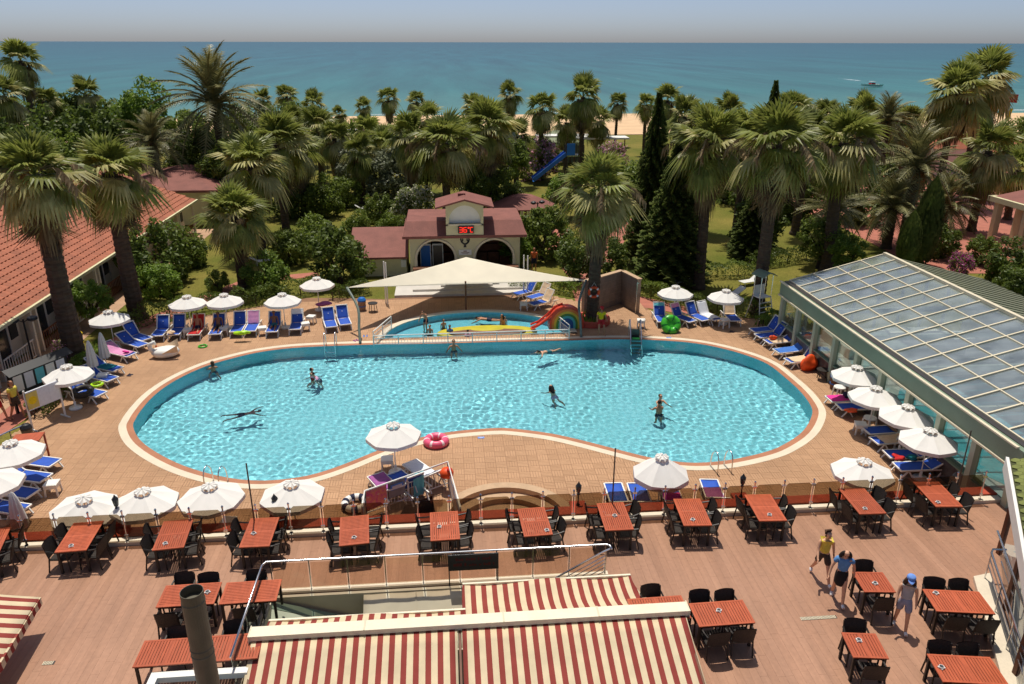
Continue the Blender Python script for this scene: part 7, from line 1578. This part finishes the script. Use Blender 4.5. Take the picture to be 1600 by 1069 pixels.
gb_ = empty('striped_ring', P(556,800)+Vector((0,.3,0)), label='dark and white striped swim ring behind the fence', cat='float'); torus(.38, .13, 28, 10, seg=lambda i: 1 if i % 4 < 2 else 0, z=.14).build('ring', ['pvc_white', 'cloth_navy'], gb_, smooth=True)
# notice boards on the left
nb1 = empty('notice_board', P(72,628), rz=R(62), label='black framed notice board with papers under a small roof', cat='board')
MB().box(-1.35, 1.35, -.05, .05, .75, 1.75).build('board', 'black_paint', nb1)
MB().add([(-1.5,-.35,1.78),(1.5,-.35,1.78),(1.5,.05,2.0),(-1.5,.05,2.0)], [(0,1,2,3)]).add([(-1.5,.4,1.78),(1.5,.4,1.78),(1.5,.05,2.0),(-1.5,.05,2.0)], [(3,2,1,0)]).build('roof', 'black_paint', nb1)
for x in (-1.3, 1.3): MB().box(x-.05, x+.05, -.05, .05, 0, 1.9).build('post', 'black_paint', nb1)
for k in range(5):
    for s in (-1, 1): MB().box(-1.2+k*.5, -.8+k*.5, *sorted((s*.05, s*.058)), .92, 1.6).build('paper', ('pvc_white', 'towel_white', 'towel_aqua')[k % 3], nb1)
nb2 = empty('notice_board', P(84,660), rz=R(58), label='white framed notice board with a yellow sun poster', cat='board')
MB().box(-.9, .55, -.03, .03, .85, 1.65).build('board', 'towel_white', nb2); mat('poster_yellow', S(222,200,110), .8); MB().box(-.86, -.4, -.04, -.03, .9, 1.6).build('poster', 'poster_yellow', nb2); o = MB().lathe([(.17, 0), (.17, .004), (0, .004)], 20).build('sun_disc', 'cloth_guard', nb2); o.matrix_local = Matrix.Translation((-.63, -.041, 1.25))@Matrix.Rotation(R(90), 4, 'X')
for k in range(2): MB().box(-.33+k*.42, -.02+k*.42, -.04, -.03, .95, 1.55).build('poster', 'towel_white', nb2)
for x in (-.88, .53): MB().box(x-.03, x+.03, -.03, .03, 0, 1.75).bar((x, -.3, .02), (x, .3, .02), .05).build('post', 'pvc_white', nb2)
# lamps with two black heads
def twin_lamp(px, top, lab):
    q = P(*px); H = PY(px[0], top, q.y).z; e = empty('garden_lamp', (q.x, q.y, 0), label=lab, cat='lamp', group='black garden lamps'); MB().tube([(0,0,0),(0,0,H)], .045, 8).build('pole', 'black_paint', e)
    for s in (-1, 1): MB().tube([(0,0,H-.15),(s*.25,s*.1,H)], .025, 6).build('arm', 'black_paint', e); MB().lathe([(.05,H+.12),(.22,H+.05),(.24,H-.05),(.1,H-.14),(0,H-.14)], 12, c=(s*.35,s*.14,0)).build('lamp_head', 'black_paint', e)
twin_lamp((54,575), 500, 'black twin headed garden lamp in front of the bungalow, nearer'); twin_lamp((158,455), 418, 'black twin headed garden lamp in front of the bungalow, farther'); twin_lamp((839,375), 316, 'black garden lamp beside the round pavilion')
# bins and barrels
def bin_(px, lab, m1, m2, H=.8, r=.24, cat='bin'):
    e = empty('litter_bin', P(*px), label=lab, cat=cat); MB().lathe([(r*.85, 0), (r, H*.7), (r, H*.72)], 16).build('drum', m1, e); MB().lathe([(r*1.08, H*.7), (r*1.08, H*.8), (r*.7, H*.95), (0, H)], 16).build('lid', m2, e)
    MB().lathe([(r*1.02, H*.3), (r*1.02, H*.36), (r*.95, H*.36)], 16).build('band', m2, e)
bin_((566,485), 'wooden bin with white and blue top behind the curved sail post', 'towel_brown', 'sky_blue_plastic'); bin_((1304,606), 'brown bin with blue lid beside the farthest right parasol', 'wood_brown', 'sky_blue_plastic')
bin_((113,552), 'white barrel with dark bands beside the left path', 'pvc_white', 'cloth_grey', 1.1, .3, 'barrel'); bin_((124,548), 'blue barrel with yellow top beside the white one', 'sky_blue_plastic', 'cloth_guard', 1.1, .28, 'barrel')
for px, lab in (((583,487), 'small dark round table behind the curved sail post'), ((1284,592), 'small dark stool beside the red inflatable')):
    e = empty('small_table', P(*px), label=lab, cat='table'); MB().lathe([(.28, .48), (.29, .52), (0, .52)], 16).build('top', 'wicker_frame', e)
    for k in range(4): a = k*math.pi/2+.5; MB().tube([(.18*math.cos(a), .18*math.sin(a), .5), (.26*math.cos(a), .26*math.sin(a), 0)], .02, 5).build('leg', 'wicker_frame', e)
# loose inflatables, bags and clothes
def blob(name, px, z, sx, sy, sz, m, lab, cat, rz=0, seed=1, lump=.25):
    r = random.Random(seed); bm = bmesh.new(); bmesh.ops.create_icosphere(bm, subdivisions=3, radius=1)
    ph = [(Vector((r.gauss(0,1), r.gauss(0,1), r.gauss(0,1)))*2.2, r.uniform(0, 6)) for _ in range(5)]
    for v in bm.verts:
        k = 1+lump*sum(math.sin(a.dot(v.co)+b) for a, b in ph)/5*1.6; v.co = Vector((v.co.x*sx*k, v.co.y*sy*k, max(-.9, v.co.z*k)*sz))
    for f in bm.faces: f.smooth = True
    me = bpy.data.meshes.new(name); bm.to_mesh(me); bm.free(); me.materials.append(MATS[m]); q = P(px[0], px[1], z); return ob(name, me, None, (q.x, q.y, z+.9*sz), R(rz), lab, cat)
mat('lime', S(176,226,30), .35); mat('tyre_black', S(40,36,34), .5, .2, 6)
blob('inflatable_crab', (1264,578), 0, .38, .3, .42, 'buoy_orange', 'red orange inflatable animal standing by the glazed house loungers', 'float', seed=4, lump=.5)
blob('swim_bag', (1208,530), .36, .22, .14, .14, 'buoy_orange', 'orange bag lying on a lounger by the glazed house', 'bag', seed=5)
blob('clothes_heap', (1404,716), .36, .2, .16, .07, 'towel_red', 'heap of red clothes on the right front lounger', 'clothes', seed=6, lump=.6); blob('clothes_heap', (1424,716), .36, .16, .14, .08, 'towel_teal', 'heap of teal clothes on the right front lounger', 'clothes', seed=7, lump=.6)
blob('clothes_heap', (1330,642), .36, .2, .14, .07, 'buoy_orange', 'orange and red clothes on the lounger below the second right parasol', 'clothes', seed=8, lump=.6); blob('beach_bag', (1325,622), .3, .2, .16, .18, 'cloth_navy', 'dark patterned beach bag beside the hot pink towel', 'bag', seed=9, lump=.5)
blob('hat', (268,522), .4, .2, .2, .07, 'towel_beige', 'straw hat lying on a far left lounger', 'hat', seed=3, lump=.3)
blob('clothes_heap', (199,553), .36, .16, .12, .08, 'towel_hotpink', 'pink and dark clothes on a lounger by the closed parasols', 'clothes', seed=12, lump=.6)
blob('towel_heap', (505,478), .36, .4, .25, .1, 'towel_purple', 'purple cloth heaped beneath the parasol set back in the hedge', 'towel', seed=13, lump=.5)
def ringthing(px, z, R0, r0, m, lab, tilt=0):
    e = empty('swim_ring', P(px[0], px[1], z), label=lab, cat='float'); o = torus(R0, r0, 26, 10, z=r0).build('tube', m, e, smooth=True); o.rotation_euler.x = R(tilt); MB().lathe([(.02, 0), (.02, .04), (0, .04)], 6, c=(R0, 0, 2*r0-.01)).build('valve', 'pvc_white', e)
ringthing((130,617), .38, .34, .13, 'tyre_black', 'black tyre swim ring lying on a left side lounger', 10); ringthing((152,604), .38, .22, .06, 'lime', 'bright green swim ring on a left side lounger'); ringthing((317,543), 0, .2, .04, 'melon_green', 'small green ring on the deck below the red towel')
blob('lime_float', (379,524), .36, .42, .16, .13, 'lime', 'lime green inflatable lying across two far left loungers', 'float', seed=10, lump=.35)
rw = empty('wooden_stand', P(52,722), rz=R(8), label='red brown wooden waiter stand at the left edge', cat='table'); MB().box(-.5, .5, -.35, .35, .95, 1.0).build('top', 'teak', rw); MB().box(-.45, .45, -.3, .3, .3, .34).build('shelf', 'teak', rw)
for x in (-.46, .46):
    for y in (-.31, .31): MB().box(x-.03, x+.03, y-.03, y+.03, 0, .95).build('leg', 'teak', rw)
bin_((46,690), 'dark grey bin behind the red brown wooden stand', 'dark_steel', 'black_paint', .75, .2)
railing([P(-10,716), P(22,700), P(40,692)], .7, 'curved steel handrail at the left edge', 'steel', False, name='handrail', mid=False)
# depth plates on the coping
for px, lab in (((752,684), 'small blue depth plate on the near pool border'), ((1045,527), 'small blue depth plate on the far right pool border')):
    e = empty('depth_plate', P(px[0], px[1], .006), label=lab, cat='sign'); MB().box(-.13, .13, -.07, .07, 0, .006).build('plate', 'cap_blue', e); MB().box(-.07, .07, -.012, .012, .006, .008).build('figures', 'pvc_white', e)
# sandals
for k, (px, m_, lab) in enumerate((((571,526),'cap_blue','pair of blue sandals beside the curved sail post'),((556,533),'towel_purple','pair of purple sandals beside the curved sail post'),((203,588),'cloth_navy','pair of dark sandals by the left side loungers'),((1144,518),'cloth_navy','pair of dark sandals by the far right loungers'))):
    e = empty('sandals', P(*px), rz=k*.7, label=lab, cat='shoes')
    for s in (-.08, .08): MB().lathe([(.9, 0), (1, .01), (1, .025), (0, .025)], 14, c=(s, 0, 0), sx=.045, sy=.13).build('sole', m_, e); MB().tube([(s-.04, .03, .025), (s, .05, .07), (s+.04, .03, .025)], .012, 5).build('strap', m_, e)
# playground canopy, boat, flags
e = empty('play_canopy', P(524,268), label='small blue pyramid canopy on the far lawn', cat='canopy'); MB().add([(-1.2,-1.2,2.1),(1.2,-1.2,2.1),(1.2,1.2,2.1),(-1.2,1.2,2.1),(0,0,2.9)], [(0,1,4),(1,2,4),(2,3,4),(3,0,4),(3,2,1,0)]).build('roof', 'sky_blue_plastic', e)
for x in (-1.1, 1.1):
    for y in (-1.1, 1.1): MB().tube([(x,y,0),(x,y,2.1)], .06, 6).build('post', 'dark_steel', e)
q = P(1360,135,-1.1); bt = empty('motor_boat', q, rz=R(-168), label='small white motor boat out at sea', cat='boat')
def hull(u, v):
    x = -6+12*u; w_ = 1.5*(1-max(0, u-.55)**2/.2025) if u < 1 else 0; s = v*2-1; return (x, w_*s, .2+1.0*abs(s)**2.5+.45*u*u)
MB().grid(16, 10, hull).build('hull', 'pvc_white', bt, smooth=True); MB().grid(12, 4, lambda u, v: (-5.8+10.5*u, 1.35*(v*2-1)*(1-.9*max(0, u-.55)), .95+.35*u*u)).build('deck', 'pvc_white', bt)
MB().box(-1.5, .8, -.9, .9, 1.0, 1.9).build('cabin', 'towel_red', bt); MB().box(-1.8, 1.1, -1.1, 1.1, 2.5, 2.62).build('canopy', 'pvc_white', bt)
for x in (-1.6, .9):
    for y in (-.95, .95): MB().tube([(x,y,1),(x,y,2.5)], .05, 5).build('post', 'steel', bt)
bt.scale = (.8, .8, .8)
q = PY(1570, 150, 98); fp = empty('flag_mast', (q.x, q.y, 0), label='mast with a red flag bearing a white crescent and star', cat='flag'); MB().tube([(0,0,0),(0,0,q.z+.9)], .07, 6).build('mast', 'steel', fp)
wf = lambda u, v: (.1+1.65*u, .10*math.sin(u*6), q.z-.65+1.05*v-.10*u)
MB().grid(14, 6, wf).build('flag', 'cloth_red', fp, smooth=True)
mb = MB(); A_ = [2*math.pi*i/20 for i in range(20)]; cres = [(.62+.27*math.cos(a), .27*math.sin(a)) for a in A_ if not (abs(math.atan2(math.sin(a), math.cos(a))) < .5)]; inn_ = [(.69+.215*math.cos(a), .215*math.sin(a)) for a in A_ if not (abs(math.atan2(math.sin(a), math.cos(a))) < .62)]
cres = [(.62+.27*math.cos(a), .27*math.sin(a)) for a in [.6+(2*math.pi-1.2)*i/16 for i in range(17)]]; inn_ = [(.69+.215*math.cos(a), .215*math.sin(a)) for a in [.75+(2*math.pi-1.5)*i/16 for i in range(17)]]
loc_ = lambda x, z: Vector((.1+x, .10*math.sin(x/1.65*6)-.03, q.z-.13+z-.10*x/1.65))
mb.add([loc_(*p) for p in cres]+[loc_(*p) for p in inn_], [(i, i+1, 17+i+1, 17+i) for i in range(16)]); st_ = [(1.06+(.13 if i % 2 == 0 else .05)*math.cos(math.pi+i*math.pi/5), (.13 if i % 2 == 0 else .05)*math.sin(math.pi+i*math.pi/5)) for i in range(10)]
mb.add([loc_(*p) for p in st_]+[loc_(1.06, 0)], [(i, (i+1) % 10, 10) for i in range(10)]); mb.build('crescent_star', 'pvc_white', fp)
q = PY(1572, 178, 97); fy = empty('beach_flag', (q.x, q.y, 0), label='narrow yellow beach flag below the red flag', cat='flag'); MB().tube([(0,0,0),(0,0,q.z+.9)], .05, 6).build('mast', 'steel', fy); MB().grid(4, 8, lambda u, v: (.05+.5*u+.12*v, .06*math.sin(v*5), q.z-.8+1.6*v)).build('flag', 'cloth_guard', fy, smooth=True)
# small far white sheds by the beach
for k, (x, y, w_) in enumerate(((545,222,2.6),(440,275,1.6))):
    e = empty('beach_kiosk', P(x, y), label=('small white kiosk in the beach gap', 'small white kiosk below the bushy palm pair')[k], cat='kiosk'); MB().box(-w_, w_, -1, 1, 0, 1.7).build('wall', 'white_wall', e); MB().box(-w_-.2, w_+.2, -1.2, 1.2, 1.7, 1.85).build('roof', 'pvc_white', e); MB().box(-w_*.7, -.2, -1.03, -1, .6, 1.4).build('window', 'dark_glass', e)
